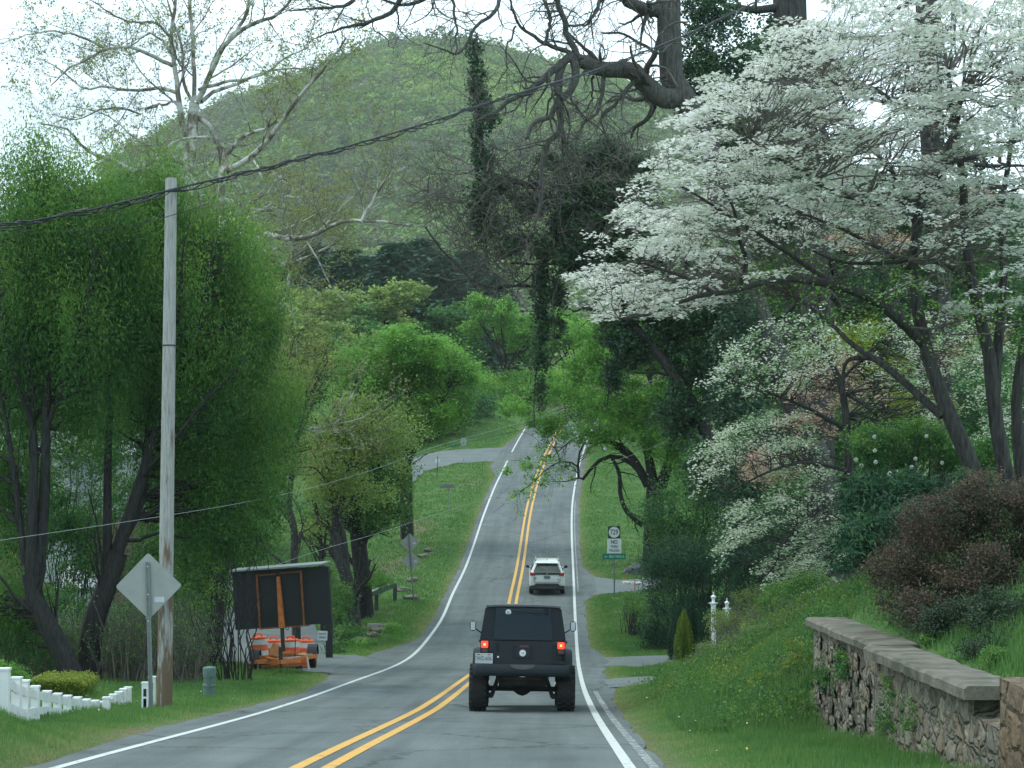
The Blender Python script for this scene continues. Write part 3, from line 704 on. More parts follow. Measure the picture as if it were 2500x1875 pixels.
def gate_post(px, yt, yb, d, label):
    b = on(px, d); h = at(px, yt, d)[2] - b[2]
    t = thing('fence_post', label, 'fence post', b, group='lone white posts by the utility pole')
    w = .065; mb = MB()
    mb.box(-w, w, -w, w, -.2, h - .03); mb.box(-w - .01, w + .01, -w - .01, w + .01, h - .03, h); mb.build('shaft', M_WPAINT, t)
    mb = MB()
    for z in (h - .2, h - .42, .12): mb.box(-.03, .03, -w - .003, -w + .001, z - .075, z + .075)
    mb.build('rail_slot', M_BLACK, t)
M_BLACK = simple('black_plastic', (.012, .014, .016), .55, var=.2)
gate_post(359.5, 1665, 1731, 40, 'shorter white post with dark rail slots, left of the sign post')
gate_post(375.5, 1651, 1727, 40.8, 'taller white post between the sign post and the utility pole')
M_PEDG = simple('green_plastic', (.10, .16, .145), .6, var=.15, scale=3)
def pedestal():
    b = on(515, 47.5); t = thing('utility_pedestal', 'grey green plastic utility pedestal standing in the verge', 'utility box', b)
    mb = MB(); r = .14
    mb.lathe([(r * 1.02, -.2), (r * 1.02, .22), (r * 1.12, .23), (r * 1.12, .27), (r, .28), (r, .44), (r * 1.1, .45), (r * 1.1, .64), (r * 1.02, .67), (.03, .69)], 10); mb.build('shell', M_PEDG, t)
    mb = MB(); mb.box(-.015, .015, -r * 1.14, -r * 1.0, .03, .62); mb.build('seam', M_PEDG, t)
pedestal()

# ------------------------------------------------------------------ utility pole and cables
def m_pole():
    m, nt, b = mat_new('weathered_pole')
    c = ramp(nt, noise(nt, 5, 8, sc=(9, 9, .6)), [(.3, (.19, .185, .17)), (.5, (.33, .335, .325)), (.7, (.42, .43, .42))])
    t = nt.nodes.new('ShaderNodeTexCoord'); sp = nt.nodes.new('ShaderNodeSeparateXYZ'); nt.links.new(t.outputs['Object'], sp.inputs[0])
    mr = nt.nodes.new('ShaderNodeMapRange'); mr.inputs[1].default_value = 4.2; mr.inputs[2].default_value = 0; mr.inputs[3].default_value = -.10; mr.inputs[4].default_value = .17
    nt.links.new(sp.outputs[2], mr.inputs[0])
    ad = nt.nodes.new('ShaderNodeMath'); nt.links.new(noise(nt, 2.2, 6, sc=(3, 3, .5)), ad.inputs[0]); nt.links.new(mr.outputs[0], ad.inputs[1])
    f = ramp(nt, ad.outputs[0], [(.50, (0, 0, 0)), (.60, (1, 1, 1))]); c = mixc(nt, f, c, (.15, .108, .072))
    nt.links.new(c, b.inputs['Base Color']); b.inputs['Roughness'].default_value = .9; bump(nt, b, noise(nt, 5, 8, sc=(14, 14, .6)), .02, .8)
    return m
def build_pole():
    b = on(405.5, 40); top = at(418, 437, 40); t = thing('utility_pole', 'tall weathered grey wooden utility pole with bare flat top', 'utility pole', b)
    d = top - b; n = 14; P = np.array([[np.array([0, 0, -.3]) + (d + [0, 0, .3]) * i / (n - 1) for i in range(n)]]); R = np.linspace(.155, .112, n)[None]
    V, Q = tube_mesh([(P, R, 20)]); o = npmesh('shaft', V, [Q, ], m_pole(), t, smooth=True)
    mb = MB(); mb.cyl(Vector(d) - Vector((0, 0, .01)), Vector(d) + Vector((0, 0, .015)), .112, .10, 20); mb.build('pole_top', simple('pole_end', (.3, .29, .26), .9), t)
    mb = MB(); a = P[0, 9]; mb.cyl(a - [0, 0, .012], a + [0, 0, .012], .137, .137, 20); mb.build('strap', M_BLACK, t)
build_pole()
M_CABLE = simple('cable_black', (.018, .022, .026), .6)
M_WIRE = simple('wire_grey', (.30, .34, .34), .5)
def cable(name, label, pts, r, mat, wraps=0, group=None):
    P = resample([at(*p) for p in pts], 60); b = P[0].copy(); o = thing(name, label, 'cable', b, group=group)
    sets = [(P[None] - b, np.full((1, 60), r), 6)]
    if wraps:
        s = np.linspace(0, 1, 500); Pi = np.stack([np.interp(s * 59, np.arange(60), P[:, j]) for j in range(3)], -1) - b
        for ph, rr, w in ((0, .045, wraps), (2.1, .06, wraps * .4), (4, .04, wraps * .73)):
            q = Pi.copy(); k = s * 2 * PI * w + ph; q[:, 0] += rr * .4 * np.cos(k); q[:, 1] += rr * np.cos(k); q[:, 2] += rr * np.sin(k) - .03 * (1 - np.cos(s * 31))
            sets.append((q[None], np.full((1, 500), r * .55), 4))
    V, Q = tube_mesh(sets); npmesh('conductor', V, Q, mat, o, smooth=True)
    return o
K = 1.1302
o = cable('overhead_cable', 'thick black bundled cable sagging across the whole view in front of the pole', [(-60*K,492*K,37),(0,487*K,37.5),(200*K,452*K,38.5),(360*K,412*K,39.6),(600*K,356*K,42),(900*K,272*K,46),(1130*K,198*K,50),(1290*K,150*K,54),(1450*K,88*K,58),(1620*K,10*K,63),(1760*K,-60*K,67)], .022, M_CABLE, 46)
for x, y, d in ((175*K, 455*K, 38.4), (268*K, 437*K, 39)):
    a = at(x - 14, y + 3, d) - np.array(o.location); c = at(x + 14, y - 2, d) - np.array(o.location); MB().cyl(a, c, .038, .038, 10).build('splice_case', M_CABLE, o)
cable('overhead_wire', 'thin wire drooping below the thick cable at the left edge', [(0,497*K,37.6),(150*K,500*K,38.4),(300*K,483*K,39.2),(450*K,440*K,40.5)], .008, M_CABLE)
cable('service_wire', 'thin pale wire crossing low in front of the left willows', [(-20,1322,45),(200,1290,48),(430,1255,52),(700,1205,62),(900,1150,75),(1080,1085,95),(1260,1035,110),(1430,985,120),(1600,925,130)], .0065, M_WIRE)
cable('service_wire', 'thin pale wire crossing the road below the hill top', [(560,1420,66),(760,1350,72),(930,1300,80),(1020,1270,90),(1180,1220,100),(1400,1155,95),(1560,1105,90),(1745,1025,85),(1850,985,82)], .007, M_WIRE)
cable('service_wire', 'dark slanting wire over the side road and maple branches', [(900,1155,125),(1100,1090,120),(1250,1055,115),(1400,1010,110),(1540,955,105),(1700,890,100)], .012, M_CABLE)

# ------------------------------------------------------------------ signs
M_ALU = simple('sign_aluminium', (.30, .325, .315), .55, .2, var=.10, scale=2.5)
M_GALV = simple('galvanised_post', (.20, .225, .23), .55, .5, var=.15, scale=9)
M_SIGNW = simple('sign_white', (.62, .68, .70), .5, var=.06)
M_SIGNB = simple('sign_black', (.012, .016, .018), .5)
M_SIGNG = simple('sign_green', (.006, .17, .12), .5, var=.08)
M_LETG = simple('letter_pale', (.35, .55, .47), .5)
M_STICK = simple('sticker', (.48, .50, .55), .5)
def face(parent, name, w, h, mat, c, thick=.006, rad=.05, rot=0.0, y=0.0):
    """rounded sign plate facing -y, centred at c=(x,z), turned by rot"""
    pts = []
    for sx, sz, a0 in ((1, -1, -PI / 2), (1, 1, 0), (-1, 1, PI / 2), (-1, -1, PI)):
        for k in range(5):
            a = a0 + k * PI / 8; pts.append((sx * (w / 2 - rad) + rad * math.cos(a), sz * (h / 2 - rad) + rad * math.sin(a)))
    cr, sr = math.cos(rot), math.sin(rot)
    pts = [(c[0] + p[0] * cr - p[1] * sr, c[1] + p[0] * sr + p[1] * cr) for p in pts]
    return MB().prism(pts, y, y + thick).build(name, mat, parent)
def upost(parent, a, b, w=.06):
    """U-channel sign post"""
    mb = MB(); a = Vector(a); b = Vector(b)
    mb.bar(a, b, w * .5, .008, up=(0, 1, 0)); r = Vector((w * .36, .012, 0)); mb.bar(a - r, b - r, w * .25, .02, up=(0, 1, 0)); r = Vector((-w * .36, .012, 0)); mb.bar(a - r, b - r, w * .25, .02, up=(0, 1, 0))
    return mb.build('post', M_GALV, parent)
def sign_big():
    b = on(371, 39.2); t = thing('warning_sign', 'large grey back of a diamond road sign, partly behind the utility pole', 'road sign', b)
    c = at(362, 1431, 39.2) - b; h = c[2]; s = .90
    face(t, 'panel', s, s, M_ALU, (c[0], h), rad=.05, rot=PI / 4 + .02, y=.035)
    top = at(360, 1372, 39.2) - b; pb = top * [1, 0, 1]
    upost(t, (0.03, 0, -.2), (pb[0], 0, pb[2]), .085)
    for z in (.97, .78, .6): MB().cyl((pb[0] * z, -.03, pb[2] * z), (pb[0] * z, .0, pb[2] * z), .013, .013, 6).build('bolt', M_SIGNW, t)
    q = at(388, 1464, 39.2) - b; face(t, 'sticker', .19, .10, M_STICK, (q[0], q[2]), .002, .005, .0, .03)
sign_big()
def sign_double():
    d = 99; b = on(1012, d); t = thing('warning_sign', 'two stacked diamond sign backs on one thin post beside the verge', 'road sign', b)
    for (x, y, nm) in ((1000.5, 1325, 'panel'), (1003, 1369, 'panel')):
        c = at(x, y, d) - b; face(t, nm, .66, .66, M_ALU, (c[0], c[2]), rad=.04, rot=PI / 4 + .03, y=.02)
        face(t, 'sticker', .15, .09, M_STICK, (c[0] + .22, c[2] - .02), .002, .005, .0, .015)
    c = at(997, 1304, d) - b; upost(t, (0, 0, -.2), (c[0], 0, c[2]), .07)
sign_double()
def sign_route():
    d = 101.5; b = on(1499, d); pr = at(1499, 1400, d) - b
    t = thing('route_sign', 'route 729 marker over a no thru trucks plate and green place sign', 'road sign', b)
    S = d / FPX
    def C(x, y): q = at(x, y, d) - b; return (q[0], q[2])
    upost(t, (0, 0, -.2), (0, 0, C(1499, 1290)[1]), .07)
    cx, cz = C(1499.3, 1299.5)
    face(t, 'route_plate', .60, .60, M_SIGNB, (cx, cz), .006, .02, 0, -.03)
    pts = [(cx + .268 * math.cos(a), cz + .268 * math.sin(a)) for a in np.linspace(0, 2 * PI, 32, endpoint=False)]
    dsc = MB().prism(pts, -.036, -.0305).build('route_disc', M_SIGNW, t)
    text('729', .36, M_SIGNB, t, (cx, -.04, cz), 'route_number', xs=.72, bold=.004)
    cx, cz = C(1499.5, 1333); o = face(t, 'truck_plate', .70, .72, M_SIGNW, (cx, cz), .006, .03, 0, -.03)
    text('NO', .25, M_SIGNB, t, (cx, -.034, cz + .19), 'lettering', xs=.85, bold=.006)
    text('THRU', .155, M_SIGNB, t, (cx, -.034, cz - .03), 'lettering', xs=.95, bold=.004)
    text('TRUCKS', .155, M_SIGNB, t, (cx, -.034, cz - .23), 'lettering', xs=.9, bold=.004)
    cx, cz = C(1499.3, 1359); face(t, 'place_plate', 1.15, .27, M_SIGNG, (cx, cz), .006, .02, 0, -.03)
    text('BEN VENUE', .17, M_LETG, t, (cx + .13, -.034, cz), 'lettering', xs=.86, bold=.002)
    MB().prism([(cx - .48, cz), (cx - .41, cz + .045), (cx - .41, cz + .012), (cx - .33, cz + .012), (cx - .33, cz - .012), (cx - .41, cz - .012), (cx - .41, cz - .045)][::-1], -.035, -.0305).build('arrow', M_LETG, t)
sign_route()
def small_sign(px, yb, d, parts, label, lean=0.0, post=M_GALV, top=None, cat='road sign', nm='road_sign', pw=.05):
    b = on(px, d); t = thing(nm, label, cat, b)
    zt = (at(px, top, d) - b)[2]
    mb = MB(); mb.bar((0, 0, -.2), (math.tan(lean) * zt, 0, zt), pw, pw); mb.build('post', post, t)
    for (x, y, w, h, mat, rot, yy) in parts:
        q = at(x, y, d) - b; face(t, 'panel', w, h, mat, (q[0], q[2]), .008, min(w, h) * .08, rot, yy)
    return t
small_sign(1067, 1166, 165, [(1068, 1125, .36, .33, M_SIGNW, 0, .04)], 'small square white sign back on a thin dark post in the grass island', .04, M_SIGNB, 1114)
small_sign(1094, 1252, 143, [(1092, 1187, .98, .27, M_GALV, 0, .04)], 'wide low grey sign back on a thin post in the grass island', .02, M_GALV, 1183)
small_sign(1131, 1137, 176, [(1131, 1129.5, .32, .16, M_SIGNW, 0, -.04)], 'tiny white placard low at the edge of the side road', 0, M_SIGNB, 1122)
t = small_sign(1111, 1110, 190, [], 'green street name blades on a thin post by the side road', 0, M_GALV, 1084, 'street sign', 'street_sign')
q = at(1110, 1089, 190) - on(1111, 190); face(t, 'name_blade', .95, .17, M_SIGNG, (q[0], q[2]), .01, .01, .05, -.04); face(t, 'name_blade', .5, .15, M_SIGNG, (q[0] + .3, q[2] + .1), .01, .01, .05, -.06)
def stop_back():
    d = 188; b = on(1132, d); t = thing('stop_sign', 'grey back of an octagonal sign at the side road mouth', 'road sign', b)
    q = at(1132, 1079, d) - b; pts = [(q[0] + .31 * math.cos(a + PI / 8), q[2] + .39 * math.sin(a + PI / 8)) for a in np.linspace(0, 2 * PI, 8, endpoint=False)]
    MB().prism(pts, .03, .036).build('panel', M_ALU, t); mb = MB(); mb.bar((0, 0, -.2), (0, 0, q[2] + .3), .05, .05); mb.build('post', M_GALV, t)
    face(t, 'sticker', .12, .1, M_STICK, (q[0] + .12, q[2] - .08), .002, .005, 0, .022)
stop_back()
t = small_sign(1478, 1110, 185, [(1474, 1078, .42, .42, M_SIGNB, 0, -.03), (1477, 1096, .42, .4, M_SIGNB, 0, -.03)], 'two small black and white plates on a post beyond the drooping branch', -.03, M_GALV, 1070)
b_ = on(1478, 185)
for x, y in ((1474, 1078), (1477, 1096)):
    q = at(x, y, 185) - b_; MB().prism([(q[0] + .17 * math.cos(a), q[2] + .17 * math.sin(a)) for a in np.linspace(0, 2 * PI, 16, endpoint=False)], -.045, -.034).build('disc', M_SIGNW, t)
def green_marker():
    d = 98; b = on(1578, d); t = thing('address_marker', 'leaning thin post with a small green number plate by the cedars', 'sign', b)
    tp = at(1598, 1380, d) - b; mb = MB(); mb.bar((0, 0, -.2), tuple(tp), .04, .04); mb.build('post', M_GALV, t)
    q = at(1590, 1367, d) - b; face(t, 'panel', .36, .19, M_SIGNG, (q[0], q[2]), .01, .01, .04, -.04)
green_marker()
M_RED = simple('red_marker', (.42, .07, .04), .6)
for i, (x, d, yt, lb) in enumerate(((1530, 109, 1400, 'thin red stake at the left end of the boulders'), (1549, 104, 1414, 'thin red stake standing at the gravel driveway edge'))):
    b = on(x, d); z = (at(x, yt, d) - b)[2]; t = thing('marker_stake', lb, 'stake', b, group='red stakes by the driveway')
    mb = MB(); mb.cyl((0, 0, -.1), (0, 0, z * .75), .026, .026, 6); mb.build('stake', M_RED, t); mb = MB(); mb.cyl((0, 0, z * .75), (0, 0, z), .02, .02, 6); mb.build('tip', M_GALV, t)
def private_sign():
    d = 74; b = on(806, d); t = thing('sign_post', 'dark square post carrying a white private drive sign', 'sign', b)
    z = (at(806, 1500, d) - b)[2]; mb = MB(); mb.box(-.12, .12, -.12, .12, -.3, z); mb.build('post', simple('dark_timber', (.025, .03, .032), .8), t, bevel=.01)
    q = at(788, 1551, d) - b; face(t, 'panel', .36, .34, M_SIGNW, (q[0], q[2]), .01, .01, -.04, -.14)
    mb = MB(); mb.bar((q[0], -.11, q[2]), (0, -.11, q[2]), .03, .03); mb.build('bracket', M_SIGNB, t)
    text('PRIVATE', .088, M_SIGNB, t, (q[0], -.145, q[2] + .06), xs=.85, bold=.001); text('DRIVE', .095, M_SIGNB, t, (q[0], -.145, q[2] - .07), xs=.95, bold=.001)
private_sign()

# gate posts with urn finials
M_POSTW = simple('white_painted_post', (.72, .77, .80), .5, var=.05)
def urn_post(px, d, yt, yb, label):
    b = on(px, d); zt = (at(px, yt, d) - b)[2]; k = d / FPX
    t = thing('gate_post', label, 'gate post', b, group='white finial posts by the cedars'); w = .062
    mb = MB(); mb.box(-w, w, -w, w, -.3, zt - .36); mb.box(-w - .02, w + .02, -w - .02, w + .02, zt - .66, zt - .63); mb.build('shaft', M_POSTW, t)
    mb = MB(); mb.lathe([(w * 1.2, zt - .40), (.085, zt - .36), (.135, zt - .33), (.14, zt - .31), (.06, zt - .30)], 4); mb.build('cap_moulding', M_POSTW, t)
    mb = MB(); mb.lathe([(.05, zt - .31), (.045, zt - .27), (.038, zt - .24), (.05, zt - .20), (.072, zt - .16), (.078, zt - .13), (.05, zt - .11), (.02, zt - .09), (.012, zt - .06), (.018, zt - .04), (.012, zt - .01), (.002, zt)], 16); mb.build('finial', M_POSTW, t, smooth=True)
urn_post(1740, 59, 1445, 1575, 'nearer white turned gate post with an urn finial')
urn_post(1773, 63, 1460, 1570, 'farther white gate post half hidden behind leaves')

# guard rail on the left bank
M_TIMB = simple('rail_dark', (.03, .04, .042), .7)
def guard_rail():
    b = on(963, 99); t = thing('guard_rail', 'short dark guard rail with flat top slanting down the left bank', 'guard rail', b)
    top = at(964, 1427, 99) - b; far = at(870, 1465, 92) - b
    mb = MB(); mb.bar(tuple(top), tuple(far), .14, .22); mb.build('beam', M_TIMB, t)
    mb = MB(); mb.bar(tuple(top + [0, 0, .12]), tuple(far + [0, 0, .12]), .2, .03); mb.build('beam_top', M_GALV, t)
    for q in (0.0, .5, .98):
        p = top + (far - top) * q; mb = MB(); mb.box(p[0] - .09, p[0] + .09, p[1] + .08, p[1] + .24, p[2] - 1.0, p[2] + .02); mb.build('post', M_TIMB, t)
guard_rail()
import mathutils, bmesh
def rock(name, label, px, d, r, mat, group=None, sq=.6, seed=0):
    b = on(px, d); bm = bmesh.new(); s = bmesh.ops.create_icosphere(bm, subdivisions=3, radius=1)['verts']
    for v in s:
        k = 1 + .3 * mathutils.noise.noise(v.co * 1.3 + Vector((seed * 7.1, 0, 0))) + .12 * mathutils.noise.noise(v.co * 4 + Vector((seed, 3, 0)))
        v.co = Vector((v.co.x * r * k, v.co.y * r * .9 * k, v.co.z * r * sq * k + r * .15))
    me = bpy.data.meshes.new(name); bm.to_mesh(me); bm.free(); o = link(name, me, mat); o.location = tuple(b); tag(o, label, 'rock', group)
M_ROCK = m_stone('boulder_grey', [(.10,.11,.115), (.16,.17,.175), (.22,.23,.23)], scale=1.2)
M_ROCKW = simple('white_rock', (.42, .44, .40), .9, var=.3)
rock('boulder', 'largest rounded grey boulder under the roadside tree', 1551, 112, .62, M_ROCK, None, .75, 1)
rock('boulder', 'low flat grey boulder right of the largest one', 1592, 113, .75, M_ROCK, None, .28, 2)
rock('boulder', 'small dark boulder between the two grey boulders', 1570, 112.5, .4, M_ROCK, None, .5, 3)
for i, (x, d) in enumerate(((1527, 107.5), (1537, 107.2), (1548, 107), (1560, 106.8), (1572, 106.3), (1585, 106), (1596, 105.7))):
    rock('edging_stone', 'small pale stone edging the gravel driveway, %s of the row' % ('left end', 'second from the left', 'third from the left', 'middle', 'third from the right', 'second from the right', 'right end')[i], x, d, .2, M_ROCKW, 'pale stones edging the driveway', .6, 10 + i)
for i, (x, d) in enumerate(((905, 84), (925, 86), (880, 82), (945, 88), (1005, 100), (1035, 120), (1050, 123), (1010, 108), (985, 104))):
    rock('bank_stone', 'dark stone bedded in the left roadside bank, %s' % ('second nearest to the message board', 'third nearest to the message board', 'nearest to the message board', 'just below the guard rail end', 'at the foot of the double diamond sign', 'right one of the two highest up', 'highest up the bank', 'midway above the double diamond sign', 'just above the double diamond sign')[i], x, d, .38, M_STONE, 'stones set in the left bank', .45, 30 + i)
mb = MB(); b_ = on(918, 89); mb.box(-.35, .35, -.1, .1, -.05, .14); o = mb.build('concrete_block', simple('pale_concrete', (.33, .34, .31), .9), None, bevel=.015); o.location = tuple(b_); tag(o, 'short pale concrete block lying below the guard rail', 'block')


# ------------------------------------------------------------------ vehicles
def rrect(hw, y0, y1, r, n=5):
    pts = []
    r = min(r, hw * .95, (y1 - y0) * .45)
    for cx, cy, a0 in ((hw - r, y0 + r, -PI / 2), (hw - r, y1 - r, 0), (-hw + r, y1 - r, PI / 2), (-hw + r, y0 + r, PI)):
        for k in range(n): a = a0 + k * PI / 2 / (n - 1); pts.append((cx + r * math.cos(a), cy + r * math.sin(a)))
    return pts
def stack(name, levels, mat, parent, n=5, caps=True):
    """body shell from plan outlines stacked upward: (z, half width, y rear, y front, corner radius)"""
    mb = MB(); k = 4 * n; vs = []
    for (z, hw, y0, y1, r) in levels: vs += [(p[0], p[1], z) for p in rrect(hw, y0, y1, r, n)]
    L = len(levels); fs = [(j * k + i, j * k + (i + 1) % k, (j + 1) * k + (i + 1) % k, (j + 1) * k + i) for j in range(L - 1) for i in range(k)]
    if caps: fs += [tuple(range(k))[::-1], tuple(range((L - 1) * k, L * k))]
    mb.add(vs, fs); return mb.build(name, mat, parent, smooth=True)
def quadp(mb, pts, th):
    """thin plate from 3-D corner points, thickened forward (+y)"""
    n = len(pts); vs = [Vector(p) for p in pts] + [Vector(p) + Vector((0, th, 0)) for p in pts]
    return mb.add(vs, [tuple(range(n)), tuple(range(n, 2 * n))[::-1]] + [(i, n + i, n + (i + 1) % n, (i + 1) % n) for i in range(n)])
def wheel(parent, x, y, r, w, tyre, rim, lugs=0):
    """wheel at hub (x, y, r); its outer side is the side of x"""
    e = thing('wheel', None, None); e.parent = parent; e.location = (x, y, r); s = 1 if x > 0 else -1
    mb = MB(); mb.lathe([(r * .60, -w / 2), (r * .88, -w / 2 - .004), (r * .97, -w / 2 + .03), (r, -w / 2 + .07), (r, w / 2 - .07), (r * .97, w / 2 - .03), (r * .88, w / 2 + .004), (r * .60, w / 2)], 40, axis='x')
    if lugs:
        for i in range(lugs):
            a = 2 * PI * i / lugs
            for dx, of in ((-w * .38, 0), (-w * .13, .5), (w * .13, 0), (w * .38, .5)):
                M = Matrix.Rotation(a + of * 2 * PI / lugs, 4, 'X') @ Matrix.Translation((dx, 0, r))
                mb.box(-w * .105, w * .105, -r * .05, r * .05, -.02, .016, M)
    mb.build('tyre', tyre, e)
    mb = MB(); o = w / 2 * s
    mb.lathe([(r * .60, -w * .4), (r * .60, w * .4)], 24, axis='x')
    for i in range(5):
        a = 2 * PI * i / 5; mb.bar((o * .8, 0, 0), (o * .85, math.cos(a) * r * .58, math.sin(a) * r * .58), .07, .03)
    mb.build('rim', rim, e); return e
def glassmat(name, col, alpha_like=.5):
    m, nt, b = mat_new(name); b.inputs['Base Color'].default_value = (*col, 1); b.inputs['Roughness'].default_value = .05; b.inputs['Specular IOR Level'].default_value = .3
    b.inputs['Transmission Weight'].default_value = alpha_like; b.inputs['IOR'].default_value = 1.25; return m
M_JEEP = simple('matte_dark_paint', (.004, .010, .015), .38, var=.15, scale=2, coat=.0, spec=.35)
M_HTOP = simple('hardtop_black', (.006, .012, .017), .55, var=.15, scale=30, spec=.25)
M_BUMP = simple('bumper_grey', (.013, .022, .028), .6, var=.15, scale=20, spec=.3)
M_TYRE = simple('tyre_rubber', (.014, .015, .016), .85, var=.25, scale=14)
M_RIM = simple('dark_rim', (.05, .05, .05), .4, .6)
M_UNDER = simple('underbody', (.010, .011, .012), .8, var=.4, scale=8)
M_RUST = simple('rusty_steel', (.035, .024, .018), .8, var=.4, scale=12)
M_GLASS = glassmat('tinted_glass', (.06, .10, .13), .75)
M_GLASSD = glassmat('dark_glass', (.012, .016, .02), .25)
M_CHROME = simple('bright_metal', (.55, .58, .58), .25, .9)
def emit(name, col, st, base=(.3, .01, .01)):
    m, nt, b = mat_new(name); b.inputs['Base Color'].default_value = (*base, 1); b.inputs['Roughness'].default_value = .25
    b.inputs['Emission Color'].default_value = (*col, 1); b.inputs['Emission Strength'].default_value = st; return m
M_BRAKE = emit('brake_lamp_lit', (1, .03, .01), 2.6); M_BRAKE2 = emit('brake_bulb', (1, .12, .02), 9)
M_LENSR = simple('red_lens', (.085, .006, .008), .2, var=.2); M_LENSR2 = simple('red_lens_bright', (.42, .03, .035), .25, var=.2)
M_SEATB = simple('seat_cloth', (.05, .06, .07), .9, var=.3)
M_PLATE = simple('plate_white', (.40, .44, .46), .5, var=.1); M_PLATET = simple('plate_blue_black', (.02, .03, .05), .5)

def veh_root(name, label, cat, px, d, rolldeg=0.0, yaw=0.0):
    X = (px - 1250) / FPX * d; z = float(roadz(d)) + .002
    s = math.atan2(float(roadz(d + 3.6) - roadz(d + .6)), 3.0)
    t = thing(name, label, cat, (X, d, z)); t.rotation_euler = (s, math.radians(rolldeg), yaw); return t
def build_jeep():
    t = veh_root('off_road_vehicle', 'boxy black two door off-roader ahead with both brake lights glowing red', 'off-road car', 1273.5, 38.7, 1.0, -.006)
    # tub and tailgate
    stack('body', [(.72, .78, .10, 3.9, .06), (.74, .79, .06, 3.95, .07), (.98, .80, .05, 3.95, .07), (1.28, .805, .05, 2.55, .08), (1.33, .80, .06, 2.5, .08), (1.34, .76, .1, 2.4, .08)], M_JEEP, t)
    mb = MB(); mb.box(-.66, .66, 2.4, 3.9, 1.0, 1.19); mb.build('bonnet', M_JEEP, t, bevel=.05)
    # hardtop with an opening for the rear window
    def rear(z): return .06 + (z - 1.33) * .13          # rear face leans forward going up
    def hw(z): return .815 - (z - 1.33) * .155
    mb = MB(); zt, zb = 2.0, 1.335; o = [(-hw(zb), zb), (hw(zb), zb), (hw(zt - .06), zt - .06), (hw(zt) - .05, zt), (-hw(zt) + .05, zt), (-hw(zt - .06), zt - .06)]
    wz0, wz1 = 1.375, 1.925; wb, wt_ = .565, .515
    q = lambda x, z, e=0.0: (x, rear(z) + e, z)
    # rear face pieces round the window
    for pts in ([(-hw(zb), zb), (-wb, zb), (-wt_, zt - .02), (-hw(zt) + .05, zt - .02), (-hw(zt - .07), zt - .07)],
                [(wb, zb), (hw(zb), zb), (hw(zt - .07), zt - .07), (hw(zt) - .05, zt - .02), (wt_, zt - .02)],
                [(-wb, zb), (wb, zb), (wb - .003, wz0), (-wb + .003, wz0)], [(-wt_ - .004, wz1), (wt_ + .004, wz1), (wt_, zt - .02), (-wt_, zt - .02)]):
        quadp(mb, [q(*p) for p in pts], .05)
    # sides and roof
    for s in (-1, 1):
        vs = [(s * hw(zb), rear(zb), zb), (s * hw(zb), 2.35, zb), (s * (hw(zt) - .01), 2.05, zt - .05), (s * hw(zt - .07), rear(zt - .07), zt - .07)]
        mb.add(vs, [(0, 1, 2, 3) if s > 0 else (3, 2, 1, 0)])
    mb.build('hardtop', M_HTOP, t, bevel=.006)
    mb = MB(); n = 8; vs = []
    for y in (rear(zt) - .055, rear(zt) - .03, .5, 1.2, 2.02):
        for i in range(n + 1):
            u = -1 + 2 * i / n; e = .02 if y < .1 else 0
            vs.append((u * (hw(zt) - .005), y, zt + .018 * (1 - u ** 4) + (.004 if e == 0 else -.01)))
    fs = [(j * (n + 1) + i, j * (n + 1) + i + 1, (j + 1) * (n + 1) + i + 1, (j + 1) * (n + 1) + i) for j in range(4) for i in range(n)]
    mb.add(vs, fs); b0 = len(mb.v); vs2 = [(v[0], v[1], v[2] - .035) for v in vs[:n + 1]]; mb.add(list(vs[:n + 1]) + vs2, [(i, n + 1 + i, n + 2 + i, i + 1) for i in range(n)])
    mb.build('roof', simple('roof_top', (.05, .06, .065), .35, var=.1, coat=.3), t, smooth=True)
    # glass, liftgate glass hinges, wiper
    mb = MB(); quadp(mb, [(-wb, rear(wz0) - .012, wz0 - .03), (wb, rear(wz0) - .012, wz0 - .03), (wt_, rear(wz1) - .012, wz1 + .02), (-wt_, rear(wz1) - .012, wz1 + .02)], .006); mb.build('rear_window', M_GLASS, t)
    for x in (-.40, .44): MB().box(x - .03, x + .03, rear(1.97) - .035, rear(1.97) - .005, 1.955, 1.972).build('window_hinge', M_BUMP, t, bevel=.004)
    e = MB(); e.box(.40, .47, rear(1.87) - .05, rear(1.87) - .01, 1.83, 1.93); e.build('wiper_motor', M_HTOP, t, bevel=.01)
    MB().bar((.43, rear(1.85) - .05, 1.86), (-.19, rear(1.85) - .03, 1.895), .014, .014).build('wiper_arm', M_BLACK, t)
    MB().box(-.58, .58, .015, .05, 1.340, 1.356).build('window_seal', M_BUMP, t, bevel=.004)
    # interior seen through the glass
    mb = MB()
    for s in (-1, 1): mb.box(s * .38 - .22, s * .38 + .22, 1.35, 1.5, .9, 1.62); mb.box(s * .38 - .11, s * .38 + .11, 1.38, 1.46, 1.62, 1.82)
    mb.box(-.6, .6, .7, .82, .9, 1.5); mb.build('seats', M_SEATB, t, bevel=.03)
    # windshield and mirrors
    mb = MB(); quadp(mb, [(-.72, 2.42, 1.2), (.72, 2.42, 1.2), (.64, 2.08, 1.93), (-.64, 2.08, 1.93)], .01); mb.build('windshield', M_GLASSD, t)
    for s, z in ((-1, 1.60), (1, 1.62)):
        m = MB().box(s * 1.00 - .062, s * 1.00 + .062, 2.22, 2.29, z - .10, z + .10).build('wing_mirror', M_HTOP, t, bevel=.022)
        MB().box(s * 1.0 - .048, s * 1.0 + .048, 2.212, 2.2195, z - .085, z + .085).build('mirror_glass', simple('mirror', (.22, .25, .26), .12, .9), m, bevel=.01)
        MB().bar((s * .95, 2.26, z - .06), (s * .78, 2.3, z - .17), .022, .022).build('mirror_arm', M_HTOP, m)
    # tailgate
    g = MB().box(-.565, .565, .018, .06, .83, 1.325).build('tailgate', M_JEEP, t, bevel=.012)
